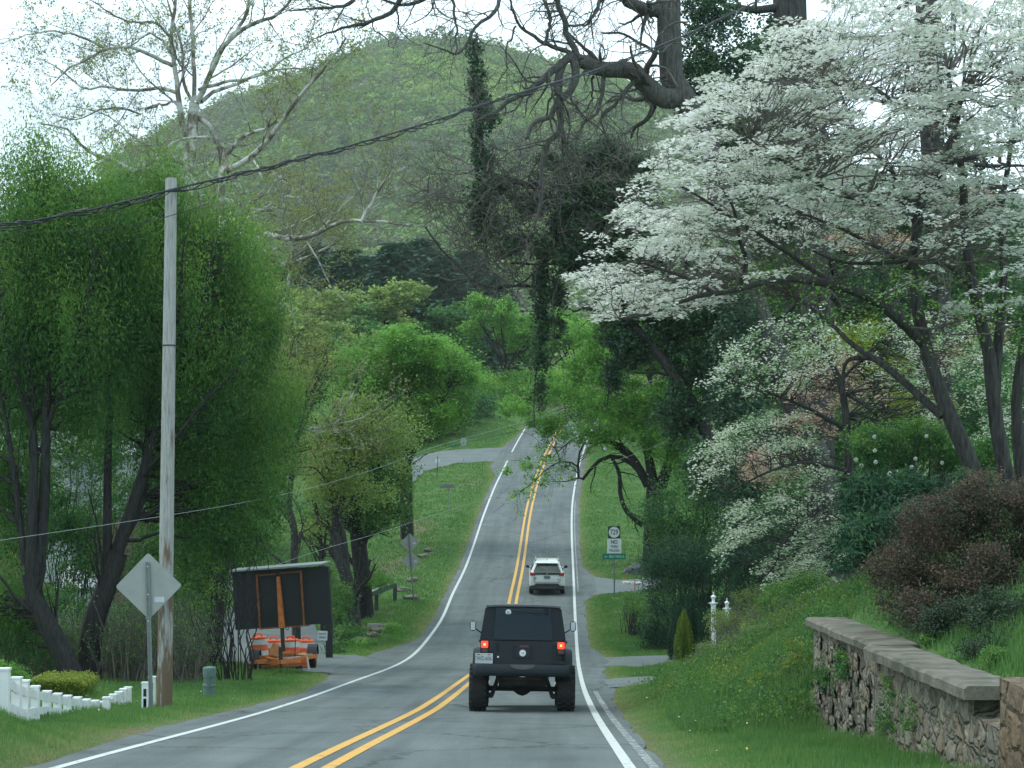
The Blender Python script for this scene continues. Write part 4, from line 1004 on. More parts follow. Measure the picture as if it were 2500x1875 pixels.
    MB().box(-.17, .17, -.004, .02, 1.0, 1.23).build('carrier_plate', M_JEEP, g, bevel=.02)
    for z in (.93, 1.25): MB().box(.55, .80, -.004, .03, z - .03, z + .03).build('gate_hinge', M_JEEP, g, bevel=.01)
    MB().box(-.50, -.455, -.006, .02, 1.14, 1.27).build('latch', M_HTOP, g, bevel=.008)
    MB().cyl((-.463, .0, 1.02), (-.463, .022, 1.02), .018, .018, 12).build('lock', M_CHROME, g)
    MB().box(-.07, .125, -.02, .0, 1.205, 1.245).build('third_brake_lamp', M_LENSR, g, bevel=.006)
    d = MB().cyl((0, -.018, 1.10), (0, .0, 1.10), .062, .062, 28).build('round_emblem', M_SIGNW, g)
    def skull(parent, cx, cz, y, k, m1, m2):
        pts = [(cx + k * .80 * math.cos(a), cz + k * (.12 + .82 * math.sin(a)) if math.sin(a) > -.35 else cz - k * .75) for a in np.linspace(0, 2 * PI, 28, endpoint=False)]
        MB().prism(pts, y - .002, y).build('emblem_face', m1, parent)
        for s in (-1, 1):
            pts = [(cx + s * k * .34 + k * .26 * math.cos(a), cz + k * .05 + k * .2 * math.sin(a) - s * 0) for a in np.linspace(0, 2 * PI, 12, endpoint=False)]
            MB().prism(pts, y - .004, y - .0021).build('emblem_mark', m2, parent)
        for x in (-.22, 0, .22): MB().box(cx + k * (x - .05), cx + k * (x + .05), y - .004, y - .0021, cz - k * .62, cz - k * .4).build('emblem_mark', m2, parent)
    skull(d, 0, 1.10, -.0185, .046, simple('emblem_pale', (.75, .77, .77), .5), M_SIGNB)
    st = MB().prism([(-.285 + .052 * math.cos(a), 1.862 + .056 * math.sin(a)) for a in np.linspace(0, 2 * PI, 24, endpoint=False)], .112, .116).build('window_sticker', M_SIGNW, t)
    skull(st, -.285, 1.862, .1118, .040, M_STICK, M_SIGNB)
    # tail lamps
    for s in (-1, 1):
        hs = MB().box(s * .72 - .078, s * .72 + .078, -.03, .06, 1.08, 1.325).build('tail_lamp', M_BUMP, t, bevel=.012)
        MB().box(s * .72 - .062, s * .72 + .062, -.042, -.028, 1.19, 1.312).build('brake_lens', M_BRAKE, hs, bevel=.006)
        MB().box(s * .72 - .02, s * .72 + .02, -.0455, -.041, 1.23, 1.27).build('bulb_glow', M_BRAKE2, hs, bevel=.004)
        MB().box(s * .72 - .055, s * .72 + .055, -.036, -.028, 1.10, 1.18).build('reverse_lens', M_LENSR, hs, bevel=.006)
        MB().box(s * .82 - .012, s * .82 + .02, .1, .18, 1.29, 1.335).build('top_clamp', M_BLACK, t, bevel=.004)
    # plate below the left lamp
    pf = MB().box(-.885, -.568, -.075, -.06, .905, 1.075).build('number_plate', M_PLATE, t, bevel=.004)
    text('TWZ-6062', .105, M_PLATET, pf, (-.727, -.0765, .985), xs=.74, ext=.001, bold=.0)
    MB().box(-.86, -.80, -.077, -.0755, 1.052, 1.066).build('plate_mark', M_PLATET, pf); MB().box(-.66, -.60, -.077, -.0755, 1.052, 1.066).build('plate_mark', M_PLATET, pf)
    mb = MB()
    for x0, x1, z0, z1 in ((-.888, -.565, .897, .906), (-.888, -.565, 1.073, 1.083), (-.89, -.884, .897, 1.083), (-.569, -.563, .897, 1.083)): mb.box(x0, x1, -.08, -.074, z0, z1)
    mb.build('plate_frame', M_CHROME, pf)
    # bumper with rounded ends and a scooped middle
    n = 24; sec = [(-.15, .70), (-.165, .74), (-.165, .85), (-.14, .885), (.0, .89), (.0, .68), (-.1, .665)]; vs = []
    for i in range(n + 1):
        x = -.955 + 1.91 * i / n; u = abs(x) / .955; c = max(0, u - .86) / .14
        for (y, z) in sec:
            yy = y + c ** 2 * .16 * (1 if y < -.05 else 0); zz = z + c ** 2 * (.05 if z < .72 else 0); vs.append((x, yy, zz))
    k = len(sec); mb = MB(); mb.add(vs, [(i * k + j, (i + 1) * k + j, (i + 1) * k + (j + 1) % k, i * k + (j + 1) % k) for i in range(n) for j in range(k)] + [tuple(range(k)), tuple(n * k + j for j in range(k))[::-1]])
    bp = mb.build('rear_bumper', M_BUMP, t, smooth=True)
    pts = [(.0 + .24 * math.cos(a), .888 + .092 * math.sin(a)) for a in np.linspace(PI, 2 * PI, 16)]
    MB().prism(pts, -.172, -.160).build('bumper_scoop', simple('scoop_grey', (.075, .082, .088), .6), bp)
    # flares, wheels, underbody
    for s in (-1, 1):
        for yc in (.62, 3.05):
            pts = [(yc + .56 * math.cos(a), .62 + .56 * math.sin(a)) for a in np.linspace(.05, PI - .05, 12)]; pts2 = [(yc + .47 * math.cos(a), .60 + .47 * math.sin(a)) for a in np.linspace(PI - .05, .05, 12)]
            MB().prismx(pts + pts2, min(s * .74, s * .945), max(s * .74, s * .945)).build('wheel_flare', M_BUMP, t, bevel=.015)
    for x, y in ((-.84, .62), (.84, .62), (-.84, 3.05), (.84, 3.05)): wheel(t, x, y, .43, .33, M_TYRE, M_RIM, 22)
    mb = MB(); mb.box(-.36, .36, .02, .12, .60, .67); mb.build('hitch_bar', M_RUST, t, bevel=.01)
    MB().box(-.05, .05, -.02, .05, .655, .68).build('hitch_tube', M_CHROME, t, bevel=.004)
    mb = MB(); mb.cyl((-.72, .62, .42), (.72, .62, .42), .05, .05, 14); mb.build('rear_axle', M_UNDER, t, smooth=True)
    mb = MB(); mb.lathe([(.01, -.2), (.07, -.16), (.13, -.08), (.155, 0), (.13, .08), (.07, .16), (.01, .2)], 18, c=(0, .6, .435), axis='x'); mb.build('differential', M_UNDER, t, smooth=True)
    mb = MB(); mb.box(-.50, .50, .15, 3.6, .55, .74); mb.box(-.45, .45, .9, 1.7, .44, .6); mb.build('chassis', M_UNDER, t, bevel=.02)
    mb = MB(); mb.box(-.3, .12, .1, .5, .50, .64); mb.build('fuel_tank', M_UNDER, t, bevel=.03)
    mb = MB(); mb.cyl((-.42, .3, .52), (.46, .3, .52), .075, .075, 14); mb.build('muffler', M_UNDER, t, smooth=True)
    for s in (-1, 1):
        MB().bar((s * .42, .45, .74), (s * .585, .48, .26), .07, .07).build('shock_absorber', M_UNDER, t, bevel=.01)
        MB().box(s * .60 - .045, s * .60 + .045, .4, .52, .24, .34).build('axle_bracket', M_UNDER, t, bevel=.01)
        MB().box(s * .625 - .011, s * .625 + .011, .38, .4, .51, .57).build('tow_hook', M_CHROME, t, bevel=.004)
build_jeep()

M_CARW = simple('white_car_paint', (.62, .66, .64), .3, var=.03, coat=.6)
def build_suv():
    t = veh_root('white_car', 'white hatchback crossover driving up the road beyond the black off-roader', 'car', 1335, 102.5, .5, -.01)
    stack('body', [(.32, .80, .12, 4.5, .2), (.36, .86, .04, 4.58, .3), (.55, .895, -.02, 4.62, .35), (.75, .90, 0, 4.62, .35), (.95, .895, .03, 4.6, .35), (1.05, .875, .06, 4.2, .3), (1.10, .84, .10, 3.6, .25),
                   (1.14, .80, .13, 3.3, .2), (1.30, .735, .24, 2.9, .18), (1.45, .67, .35, 2.6, .16), (1.56, .625, .42, 2.35, .15), (1.62, .60, .36, 2.2, .12), (1.655, .57, .40, 2.1, .12), (1.67, .50, .5, 2.0, .12)], M_CARW, t, n=7)
    # spoiler
    mb = MB(); mb.add([(-.60, .20, 1.585), (.60, .20, 1.585), (.58, .52, 1.665), (-.58, .52, 1.665), (-.60, .22, 1.56), (.60, .22, 1.56), (.58, .52, 1.60), (-.58, .52, 1.60)], [(0, 1, 2, 3), (4, 7, 6, 5), (0, 4, 5, 1), (1, 5, 6, 2), (3, 2, 6, 7), (0, 3, 7, 4)]); mb.build('roof_spoiler', M_CARW, t, bevel=.015)
    f = lambda z: .13 + (z - 1.14) * .665 - .03
    mb = MB(); quadp(mb, [(-.68, f(1.14), 1.14), (.68, f(1.14), 1.14), (.66, f(1.22), 1.22), (.50, f(1.545), 1.545), (-.50, f(1.545), 1.545), (-.66, f(1.22), 1.22)], .02); w = mb.build('rear_window', simple('suv_glass', (.07, .085, .075), .12, var=.5, scale=3), t)
    for s in (-1, 1):
        mb = MB(); vs = [(s * .845, 1.0, 1.08), (s * .845, 2.9, 1.08), (s * .70, 2.35, 1.42), (s * .665, .75, 1.46)]; mb.add(vs + [(v[0] - s * .03, v[1], v[2]) for v in vs], [(0, 1, 2, 3), (7, 6, 5, 4), (0, 4, 5, 1), (1, 5, 6, 2), (2, 6, 7, 3), (3, 7, 4, 0)]); mb.build('side_window', M_GLASSD, t)
        mb = MB(); mb.bar((s * .59, .55, 1.70), (s * .57, 2.1, 1.73), .045, .035); mb.bar((s * .59, .6, 1.64), (s * .59, .6, 1.71), .04, .05); mb.bar((s * .57, 2.0, 1.66), (s * .57, 2.0, 1.73), .04, .05); mb.build('roof_rail', simple('rail_grey', (.20, .22, .22), .4), t, bevel=.008)
        m = MB().box(s * .985 - .09, s * .985 + .09, 2.62, 2.74, 1.10, 1.235).build('wing_mirror', M_BLACK, t, bevel=.035); MB().bar((s * .92, 2.7, 1.12), (s * .82, 2.72, 1.05), .05, .04).build('mirror_arm', M_BLACK, m)
        l = MB(); l.add([(s * .63, -.005 + .06, .965), (s * .86, .09, .945), (s * .865, .14, 1.12), (s * .80, .09, 1.125), (s * .63, .07, 1.09)], [(0, 1, 2, 3, 4) if s > 0 else (4, 3, 2, 1, 0)])
        vs = [(s * .60, .03, .985), (s * .845, .085, .955), (s * .865, .10, 1.125), (s * .78, .085, 1.125), (s * .60, .04, 1.085)]
        mb = MB(); quadp(mb, [(v[0], v[1] - .035, v[2]) for v in (vs if s > 0 else vs[::-1])], .08); tl = mb.build('tail_lamp', M_LENSR2, t, bevel=.008)
        MB().cyl((s * .59, -.055, .47), (s * .59, -.03, .47), .028, .028, 10).build('reflector', M_CHROME, t)
    MB().box(-.62, .62, -.005, .10, 1.03, 1.115).build('trim_band', simple('dark_trim', (.035, .05, .05), .3), t, bevel=.01)
    MB().box(-.68, .68, .055, .11, 1.118, 1.142).build('wiper_ledge', simple('ledge', (.30, .31, .28), .5), t, bevel=.008)
    MB().cyl((-.0, -.018, 1.07), (0, -.004, 1.07), .045, .045, 16).build('badge', M_CHROME, t)
    pr = MB().box(-.165, .165, -.05, -.01, .83, .97).build('plate_recess', simple('recess', (.30, .33, .32), .5), t, bevel=.02); MB().box(-.15, .15, -.056, -.049, .84, .955).build('number_plate', simple('plate_dull', (.13, .19, .18), .5, var=.3, scale=12), pr, bevel=.004)
    for x0, x1, z in ((-.66, -.52, .865), (-.64, -.57, .80), (.52, .62, .80)): MB().box(x0, x1, -.036, -.02, z - .016, z + .016).build('badge', M_BUMP, t, bevel=.003)
    mb = MB()  # tailgate seam
    path = [(-.68, .93), (-.69, .78), (-.62, .67), (-.5, .63), (.5, .63), (.62, .67), (.69, .78), (.68, .93)]
    for a, c in zip(path[:-1], path[1:]): mb.bar((a[0], -.022, a[1]), (c[0], -.022, c[1]), .014, .014, up=(0, 1, 0))
    mb.build('tailgate_seam', M_BUMP, t)
    mb = MB(); pts = [(-.84, .30), (.84, .30), (.86, .46), (.62, .50), (.58, .585), (-.58, .585), (-.62, .50), (-.86, .46)]; mb.prism(pts, -.06, .12); mb.build('rear_bumper', simple('dark_cladding', (.02, .026, .03), .6, var=.2), t, bevel=.015)
    MB().box(-.45, .45, -.075, -.055, .385, .40).build('bumper_strip', simple('strip_grey', (.16, .18, .18), .5), t)
    for x, y in ((-.775, .78), (.775, .78), (-.775, 3.55), (.775, 3.55)): wheel(t, x, y, .335, .225, M_TYRE, M_CHROME)
    mb = MB(); mb.box(-.7, .7, .3, 4.2, .22, .36); mb.build('underbody', M_UNDER, t)
    MB().cyl((0, .9, 1.67), (0, .97, 1.73), .025, .006, 8).build('aerial', M_BLACK, t)
build_suv()

# ------------------------------------------------------------------ message board trailer and barrels
M_ORANGE = simple('worn_orange', (.46, .15, .04), .6, var=.35, scale=4)
M_RUSTOR = simple('rust_orange', (.20, .07, .025), .7, var=.4, scale=5)
M_ORANGE2 = simple('barrel_orange', (.80, .12, .03), .45, var=.12, scale=3)
M_BOARD = simple('board_black', (.010, .014, .018), .55, var=.3, scale=1.5)
def board_trailer():
    d = float(foot(625, 1642)[1]) + .2; g = on(700, d); print('TRAILER', d); g2 = g.copy()
    t = thing('message_board', 'rusty orange trailer with a large black message board seen from behind', 'message board', g); k = d / FPX
    def C(cx, cy, y=0.0):        # crop-3 pixel -> local
        p = at(540 + cx / 4.88, 1340 + cy / 4.88, d + y) - g; return Vector((p[0], y, p[2]))
    BL, BR, TR, TL = C(170, 968, .15), C(1312, 885, -.35), C(1272, 208, -.35), C(128, 275, .15)
    n = (BR - BL).cross(TL - BL).normalized(); th = .22
    mb = MB(); P = [BL, BR, TR, TL]; vs = P + [p - n * th for p in P]
    mb.add(vs, [(0, 1, 2, 3), (7, 6, 5, 4), (0, 4, 5, 1), (1, 5, 6, 2), (2, 6, 7, 3), (3, 7, 4, 0)]); bd = mb.build('board', M_BOARD, t, bevel=.012)
    ex = (BR - BL).normalized(); ez = (TL - BL).normalized(); H = (TL - BL).length; Wd = (BR - BL).length
    S = lambda u, v, o=0.0: BL + ex * (u * Wd) + ez * (v * H) + n * o
    mb = MB(); a = S(-.02, 1.0, .20); b = S(.955, 1.0, .20); c = S(.955, 1.015, -.9); e = S(-.02, 1.015, -.9); up = Vector((0, 0, .05))
    mb.add([a, b, c, e, a + up, b + up, c + up, e + up], [(0, 3, 2, 1), (4, 5, 6, 7), (0, 1, 5, 4), (1, 2, 6, 5), (2, 3, 7, 6), (3, 0, 4, 7)]); mb.build('solar_panel', simple('panel_edge', (.24, .29, .29), .4, .2), t)
    for u0, u1, v0, v1, w, nm in ((.262, .262, .0, .925, .055, 'frame_bar'), (.722, .722, .0, .94, .055, 'frame_bar'), (.26, .46, .905, .905, .035, 'frame_rail'), (.50, .73, .915, .915, .035, 'frame_rail'), (.26, .78, -.01, -.01, .035, 'frame_rail')):
        mb = MB(); mb.bar(S(u0, v0, .04), S(u1, v1, .04), w, .07, up=tuple(n)); mb.build(nm, M_RUSTOR, bd)
    mb = MB(); A = S(.492, -.02, .10); B = S(.485, .86, .10); w0, w1 = .10, .05; q = ez.cross(n)
    mb.add([A - ex * w0, A + ex * w0, B + ex * w1, B - ex * w1, A - ex * w0 - n * .12, A + ex * w0 - n * .12, B + ex * w1 - n * .12, B - ex * w1 - n * .12], [(0, 1, 2, 3), (7, 6, 5, 4), (0, 4, 5, 1), (1, 5, 6, 2), (2, 6, 7, 3), (3, 7, 4, 0)]); mb.build('mast', M_ORANGE, t, bevel=.01)
    ph = C(725, 920, -.12); pf = C(742, 1250, -.12)
    mb = MB(); mb.cyl(ph, pf, .062, .066, 16); mb.build('mast_pole', simple('rust_dark', (.04, .026, .02), .7, var=.4), t, smooth=True)
    mb = MB(); mb.cyl(ph + Vector((0, 0, .04)), ph - Vector((0, 0, .05)), .085, .085, 16); mb.build('mast_collar', M_ORANGE, t, smooth=True)
    cb = [C(765, 925, -.2), C(778, 960, -.22), C(795, 965, -.22), C(803, 930, -.2)]; P_ = resample(cb, 12); V, Q = tube_mesh([(P_[None], np.full((1, 12), .012), 5)]); npmesh('hose', V, Q, M_BLACK, t)
    # chassis: V shaped drawbar toward the camera, cross beams behind
    tip = C(705, 1350, -1.5)
    for a, nm in ((C(372, 1345, -.2), 'drawbar'), (C(1140, 1275, -.2), 'drawbar')):
        mb = MB(); mb.bar(tip, a, .07, .12); mb.build(nm, M_ORANGE, t, bevel=.006)
    mb = MB(); mb.bar(C(372, 1300, .3), C(1140, 1240, .3), .09, .10); mb.build('cross_beam', M_ORANGE, t, bevel=.006)
    mb = MB(); mb.bar(C(480, 1400, -.6), C(1020, 1365, -.6), .06, .07); mb.build('cross_beam', M_ORANGE, t, bevel=.006)
    mb = MB(); mb.bar(C(600, 1265, -.7), C(830, 1225, -.5), .3, .05); mb.build('deck_plate', M_ORANGE, t, bevel=.006)
    mb = MB(); mb.bar(C(940, 1270, -.3), C(1040, 1250, -.1), .5, .05); mb.build('deck_plate', simple('faded_deck', (.42, .25, .13), .8, var=.3), t, bevel=.006)
    mb = MB(); pts = [C(560, 1265, -.9), C(690, 1290, -.9), C(712, 1165, -.8), C(615, 1120, -.8)]; quadp(mb, pts, .22); mb.build('battery_box', simple('box_orange', (.38, .16, .05), .6, var=.25), t, bevel=.012)
    mb = MB(); mb.cyl(C(605, 1300, -1.0), C(600, 1325, -1.0), .20, .16, 16); mb.build('pan', M_ORANGE, t, smooth=True)
    mb = MB(); mb.bar(C(705, 1170, -1.35), C(712, 1385, -1.4), .11, .10); mb.build('jack', simple('jack_black', (.02, .018, .02), .5), t, bevel=.01)
    mb = MB(); mb.cyl(C(712, 1385, -1.4), C(712, 1420, -1.4), .03, .03, 8); mb.build('jack_foot', M_RUST, t)
    mb = MB(); mb.cyl(C(885, 1075, -.5), C(878, 1285, -.5), .014, .014, 6); mb.build('aerial', M_BLACK, t)
    mb = MB(); mb.bar(C(1022, 1285, -.7), C(1046, 1442, -.75), .06, .03); mb.build('stabiliser_leg', simple('leg_grey', (.42, .44, .42), .5), t)
    mb = MB(); mb.bar(C(436, 1350, -.5), C(438, 1475, -.5), .05, .03); mb.build('stabiliser_leg', simple('leg_rust', (.18, .16, .14), .7), t)
    for cx, cy, r, s in ((408, 1355, .33, -1), (1092, 1295, .33, 1)):
        c = C(cx, cy, .15); e = wheel(t, c[0], .15, .33, .20, M_TYRE, M_ORANGE); e.location[2] = c[2]
        pts = [(.15 + .42 * math.cos(a), c[2] + .05 + .38 * math.sin(a)) for a in np.linspace(.1, PI - .1, 12)]; pts2 = [(.15 + .39 * math.cos(a), c[2] + .04 + .355 * math.sin(a)) for a in np.linspace(PI - .1, .1, 12)]
        MB().prismx(pts + pts2, c[0] - .15, c[0] + .15).build('mudguard', simple('guard_black', (.018, .025, .03), .6), t)
board_trailer()
def barrel_proto():
    t = thing('traffic_barrel', 'x', 'traffic barrel'); r0, r1 = .285, .225
    zs = [0, .12, .30, .48, .66, .84, .92]; R = lambda z: r0 + (r1 - r0) * z / .92
    mb = MB(); mb.lathe([(.32, -.25), (.32, .05), (.30, .07)], 24); mb.build('rubber_base', M_TYRE, t)
    for i in range(6):
        a, b = zs[i], zs[i + 1]; m = M_ORANGE2 if i % 2 == 1 or i == 5 else simple('reflective_white', (.62, .62, .60), .4)
        if i == 0: m = M_ORANGE2
        if i == 4: m = bpy.data.materials.get('reflective_white') or m
        if i == 2: m = bpy.data.materials.get('reflective_white') or m
        if i in (1, 3, 5): m = M_ORANGE2
        mb = MB(); mb.lathe([(R(a) - .012, a + .001), (R(a), a + .012), (R(b), b - .012), (R(b) - .012, b - .001)], 28); mb.build('band', m, t, smooth=True)
    mb = MB(); P_ = resample([(-.09, 0, .91), (-.085, 0, 1.0), (0, 0, 1.02), (.085, 0, 1.0), (.09, 0, .91)], 12); V, Q = tube_mesh([(P_[None], np.full((1, 12), .024), 6)]); npmesh('handle', V, Q, M_ORANGE2, t, smooth=True)
    return t
bp0 = barrel_proto()
def put_barrel(px, ytop, d, lb, first=False, lean=0):
    b = on(px, d); zt = at(px, ytop, d)[2]; b[2] = max(zt - .92, b[2]) if zt - .92 < b[2] + .5 else b[2]
    b[2] = zt - .92
    o = bp0 if first else dup(bp0, (0, 0, 0)); o.location = tuple(b); o.rotation_euler = (0, math.radians(lean), 0); o['label'] = lb; o['group'] = 'orange traffic barrels behind the trailer'; o.scale = (1.16, 1.16, 1.0); return o
put_barrel(636, 1554, 66.5, 'leftmost orange and white barrel, leaning a little above the left trailer wheel', True, -2)
put_barrel(670, 1562, 67.5, 'orange and white barrel half hidden behind the tilted orange box', False, 0)
put_barrel(713, 1560, 67, 'orange and white barrel just right of the dark mast pole', False, -1)
put_barrel(747, 1562, 68, 'rightmost orange and white barrel beside the right trailer wheel', False, 2)


# ------------------------------------------------------------------ grass
def in_poly(X, Y, P):
    c = np.zeros(len(X), bool); n = len(P); j = n - 1
    for i in range(n):
        xi, yi = P[i]; xj, yj = P[j]; m = ((yi > Y) != (yj > Y)) & (X < (xj - xi) * (Y - yi) / (yj - yi + 1e-12) + xi); c ^= m; j = i
    return c
def blades(X, Y, h, w, rng, lean=.45):
    n = len(X); Z = ground(X, Y) - .01; a = rng.uniform(0, 2 * PI, n); b = rng.uniform(0, 2 * PI, n); l = rng.uniform(0, lean, n) * h
    s = np.stack([np.cos(a) * w / 2, np.sin(a) * w / 2, 0 * a], -1); B = np.stack([X, Y, Z], -1)
    T = B + np.stack([np.cos(b) * l, np.sin(b) * l, h], -1)
    return np.stack([B - s, B + s, T], 1).reshape(-1, 3), np.arange(3 * n).reshape(-1, 3)
def build_grass():
    rng = np.random.default_rng(21); Vs = []; ti = []; n0 = 0
    for (y0, y1, side, tmax, n, h, w) in ((18, 34, -1, 5, 60000, .13, .012), (34, 62, -1, 9, 70000, .12, .018), (62, 100, -1, 9, 60000, .15, .035), (100, 215, -1, 13, 60000, .17, .07),
                                   (18, 36, 1, 4.5, 60000, .09, .012), (36, 66, 1, 7, 80000, .14, .02), (66, 112, 1, 5, 60000, .12, .035), (112, 220, 1, 10, 40000, .16, .07)):
        Y = rng.uniform(y0, y1, n); t = rng.uniform(0, 1, n) ** 1.25 * tmax
        X = np.where(side < 0, PL(Y) - t, PR(Y) + t)
        ok = ~((Y < 30.6) & (X > WALLX - .12) & (X < 5.1))
        for P in DR: ok &= ~in_poly(X, Y, P)
        cl = np.sin(X * 3.1 + 2 * np.sin(Y * .9)) * np.cos(Y * 1.7 + X) * .5 + .5
        hh = h * (.35 + .9 * cl * rng.uniform(.5, 1.3, n)) * np.clip(.35 + t / .8, .3, 1)
        if side > 0 and y0 in (18, 36): hh *= np.where((t > 1.2), 1.9, .8)      # unmown bank
        if side < 0 and y0 == 18: hh *= np.where(Y < 27, 1.25, .6)
        X, Y, hh, cl, t = X[ok], Y[ok], hh[ok], cl[ok], t[ok]
        V, Q = blades(X, Y, hh, w * rng.uniform(.6, 1.4, len(X)), rng); Vs.append(V)
        edge = np.clip(1 - t / .9, 0, 1); big = .5 + .5 * np.sin(X * .7 + 1) * np.sin(Y * .33)
        ti.append(np.clip(.22 + .25 * cl + .22 * big + .5 * edge + rng.normal(0, .14, len(X)), 0, 1))
    n = 26000; Y = rng.uniform(15, 33, n); X = rng.uniform(4.95, 9.5, n); V, Q = blades(X, Y, rng.uniform(.06, .22, n), .014 * rng.uniform(.6, 1.4, n), rng); Vs.append(V); ti.append(np.clip(rng.normal(.35, .18, n), 0, 1))
    n = 16000; Y = rng.uniform(28.4, 34, n); X = PR(Y) + rng.uniform(.6, 3.2, n); ok = ~((Y < 30.4) & (X > WALLX - .08)); X, Y = X[ok], Y[ok]; n = len(X); V, Q = blades(X, Y, rng.uniform(.08, .26, n), .016 * rng.uniform(.6, 1.4, n), rng); Vs.append(V); ti.append(np.clip(rng.normal(.42, .2, n), 0, 1))
    V = np.concatenate(Vs); tag(npmesh('grass', V, np.arange(len(V)).reshape(-1, 3), M_GRASS, tint=np.concatenate(ti)), 'green grass and weeds growing along the verges and bank', 'grass', kind='stuff')
    # dandelions and daisies
    n = 420; Y = rng.uniform(20, 75, n); sd = rng.random(n) < .5; t = rng.uniform(.5, 6, n); X = np.where(sd, PL(Y) - t, PR(Y) + t)
    ok = ~((Y < 30.8) & (X > WALLX - .12))
    for P in DR: ok &= ~in_poly(X, Y, P)
    X, Y = X[ok], Y[ok]; C = np.stack([X, Y, ground(X, Y) + rng.uniform(.05, .2, len(X))], -1)
    V, Q = quads(C, .028, .9, .5, rng); tag(npmesh('wildflowers', V, Q, M_YFLOWER, tint=rng.uniform(0, 1, len(X))), 'tiny yellow and white flowers dotted in the grass', 'flowers', kind='stuff')
build_grass()

# ------------------------------------------------------------------ vegetation
def E(px, py, d, rx, ry, rd=None):
    c = at(px, py, d); k = d / FPX; return (c[0], c[1], c[2], rx * k, rd if rd else max(rx, ry) * k * .8, ry * k)
def twig_cloud(ells, n, L, rng, wig=.3, trop=(0, 0, 0), r=.012, k=9):
    """free twigs walking through ellipsoids"""
    Ea = np.array(ells); e = rng.integers(0, len(Ea), n); q = rng.normal(size=(n, 3)); q /= np.linalg.norm(q, axis=1, keepdims=True); q *= rng.uniform(0, 1, (n, 1)) ** .5
    P = np.zeros((n, k, 3)); P[:, 0] = Ea[e, :3] + q * Ea[e, 3:6]; d = rng.normal(size=(n, 3)); d /= np.linalg.norm(d, axis=1, keepdims=True)
    st = (L * rng.uniform(.4, 1.5, n) / (k - 1))[:, None]
    for j in range(1, k):
        d = d + rng.normal(0, wig, (n, 3)) + np.array(trop); d /= np.linalg.norm(d, axis=1, keepdims=True); P[:, j] = P[:, j - 1] + d * st
    return P, r * rng.uniform(.5, 1.5, (n, 1)) * np.linspace(1, .4, k)[None]

def leafy(name, label, cat, base, paths, ells, nc, per, cr, size, mat, bark, seed, aspect=.55, tw=1, group=None, up=.1, axw=0., shell=.7, tshift=0., limb_frac=.25, part='crown', flat=1., sides=8, trop=(0, 0, .05), lobe=6, plume=0., sk=.5):
    rng = np.random.default_rng(seed); tubes = []
    cells = []
    if paths:
        P, R = limbs(paths); tubes.append((P, R, sides))
        if tw:
            P1, R1 = sprout(P, R, 5, 2.6, .7, 8, .16, trop, .3, 1, sk, .2, rng); tubes.append((P1, R1, 5))
            P2, R2 = sprout(P1, R1, 4, 1.2, .8, 6, .2, trop, .2, 1, .5, .3, rng); tubes.append((P2, R2, 3))
    if lobe: ells = lobes(ells, rng, lobe)
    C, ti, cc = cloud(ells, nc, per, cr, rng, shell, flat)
    if plume:
        k = rng.normal(0, 1, len(C)) * plume; i = np.repeat(np.arange(nc), per); dr = cc - base; dr /= np.linalg.norm(dr, axis=1, keepdims=True); dr[:, 2] = np.abs(dr[:, 2]) + .9; C = C + dr[i] * k[:, None]; ti = np.clip(ti + .16 * k / plume, 0, 1)
    if paths and limb_frac:
        # limbs reaching from the wood to some of the leaf clumps
        W = P.reshape(-1, 3); Rw = R.reshape(-1); sel = rng.random(len(cc)) < limb_frac; c2 = cc[sel]
        c2 = c2[:260]; dd = ((c2[:, None, :] - W[None]) ** 2).sum(-1) + 4 * np.maximum(W[None, :, 2] - c2[:, None, 2] + .5, 0) ** 2
        j = dd.argmin(1); a = W[j]; n = 8; t = np.linspace(0, 1, n)[None, :, None]
        Pc = a[:, None] * (1 - t) + c2[:, None] * t; Pc[:, :, 2] += (np.sin(t[:, :, 0] * PI) * .12 * np.linalg.norm(c2 - a, axis=1)[:, None]) * rng.uniform(-.3, 1, (len(c2), 1)); Pc[:, 1:-1] += rng.normal(0, .06, (len(c2), n - 2, 3)) * np.linalg.norm(c2 - a, axis=1)[:, None, None] * .6
        Rc = np.minimum(Rw[j] * .6, .06)[:, None] * np.linspace(1, .25, n)[None]; tubes.append((Pc, Rc, 4))
    ax = None
    if axw: ax = np.tile(np.array([0, 0, 1.]), (len(C), 1)) + rng.normal(0, .35, (len(C), 3))
    V, Q = quads(C, size, aspect, up, rng, ax, axw)
    return tree(name, label, cat, base, tubes, [(part, V, Q, np.clip(ti + tshift, 0, 1), mat)], bark, group)

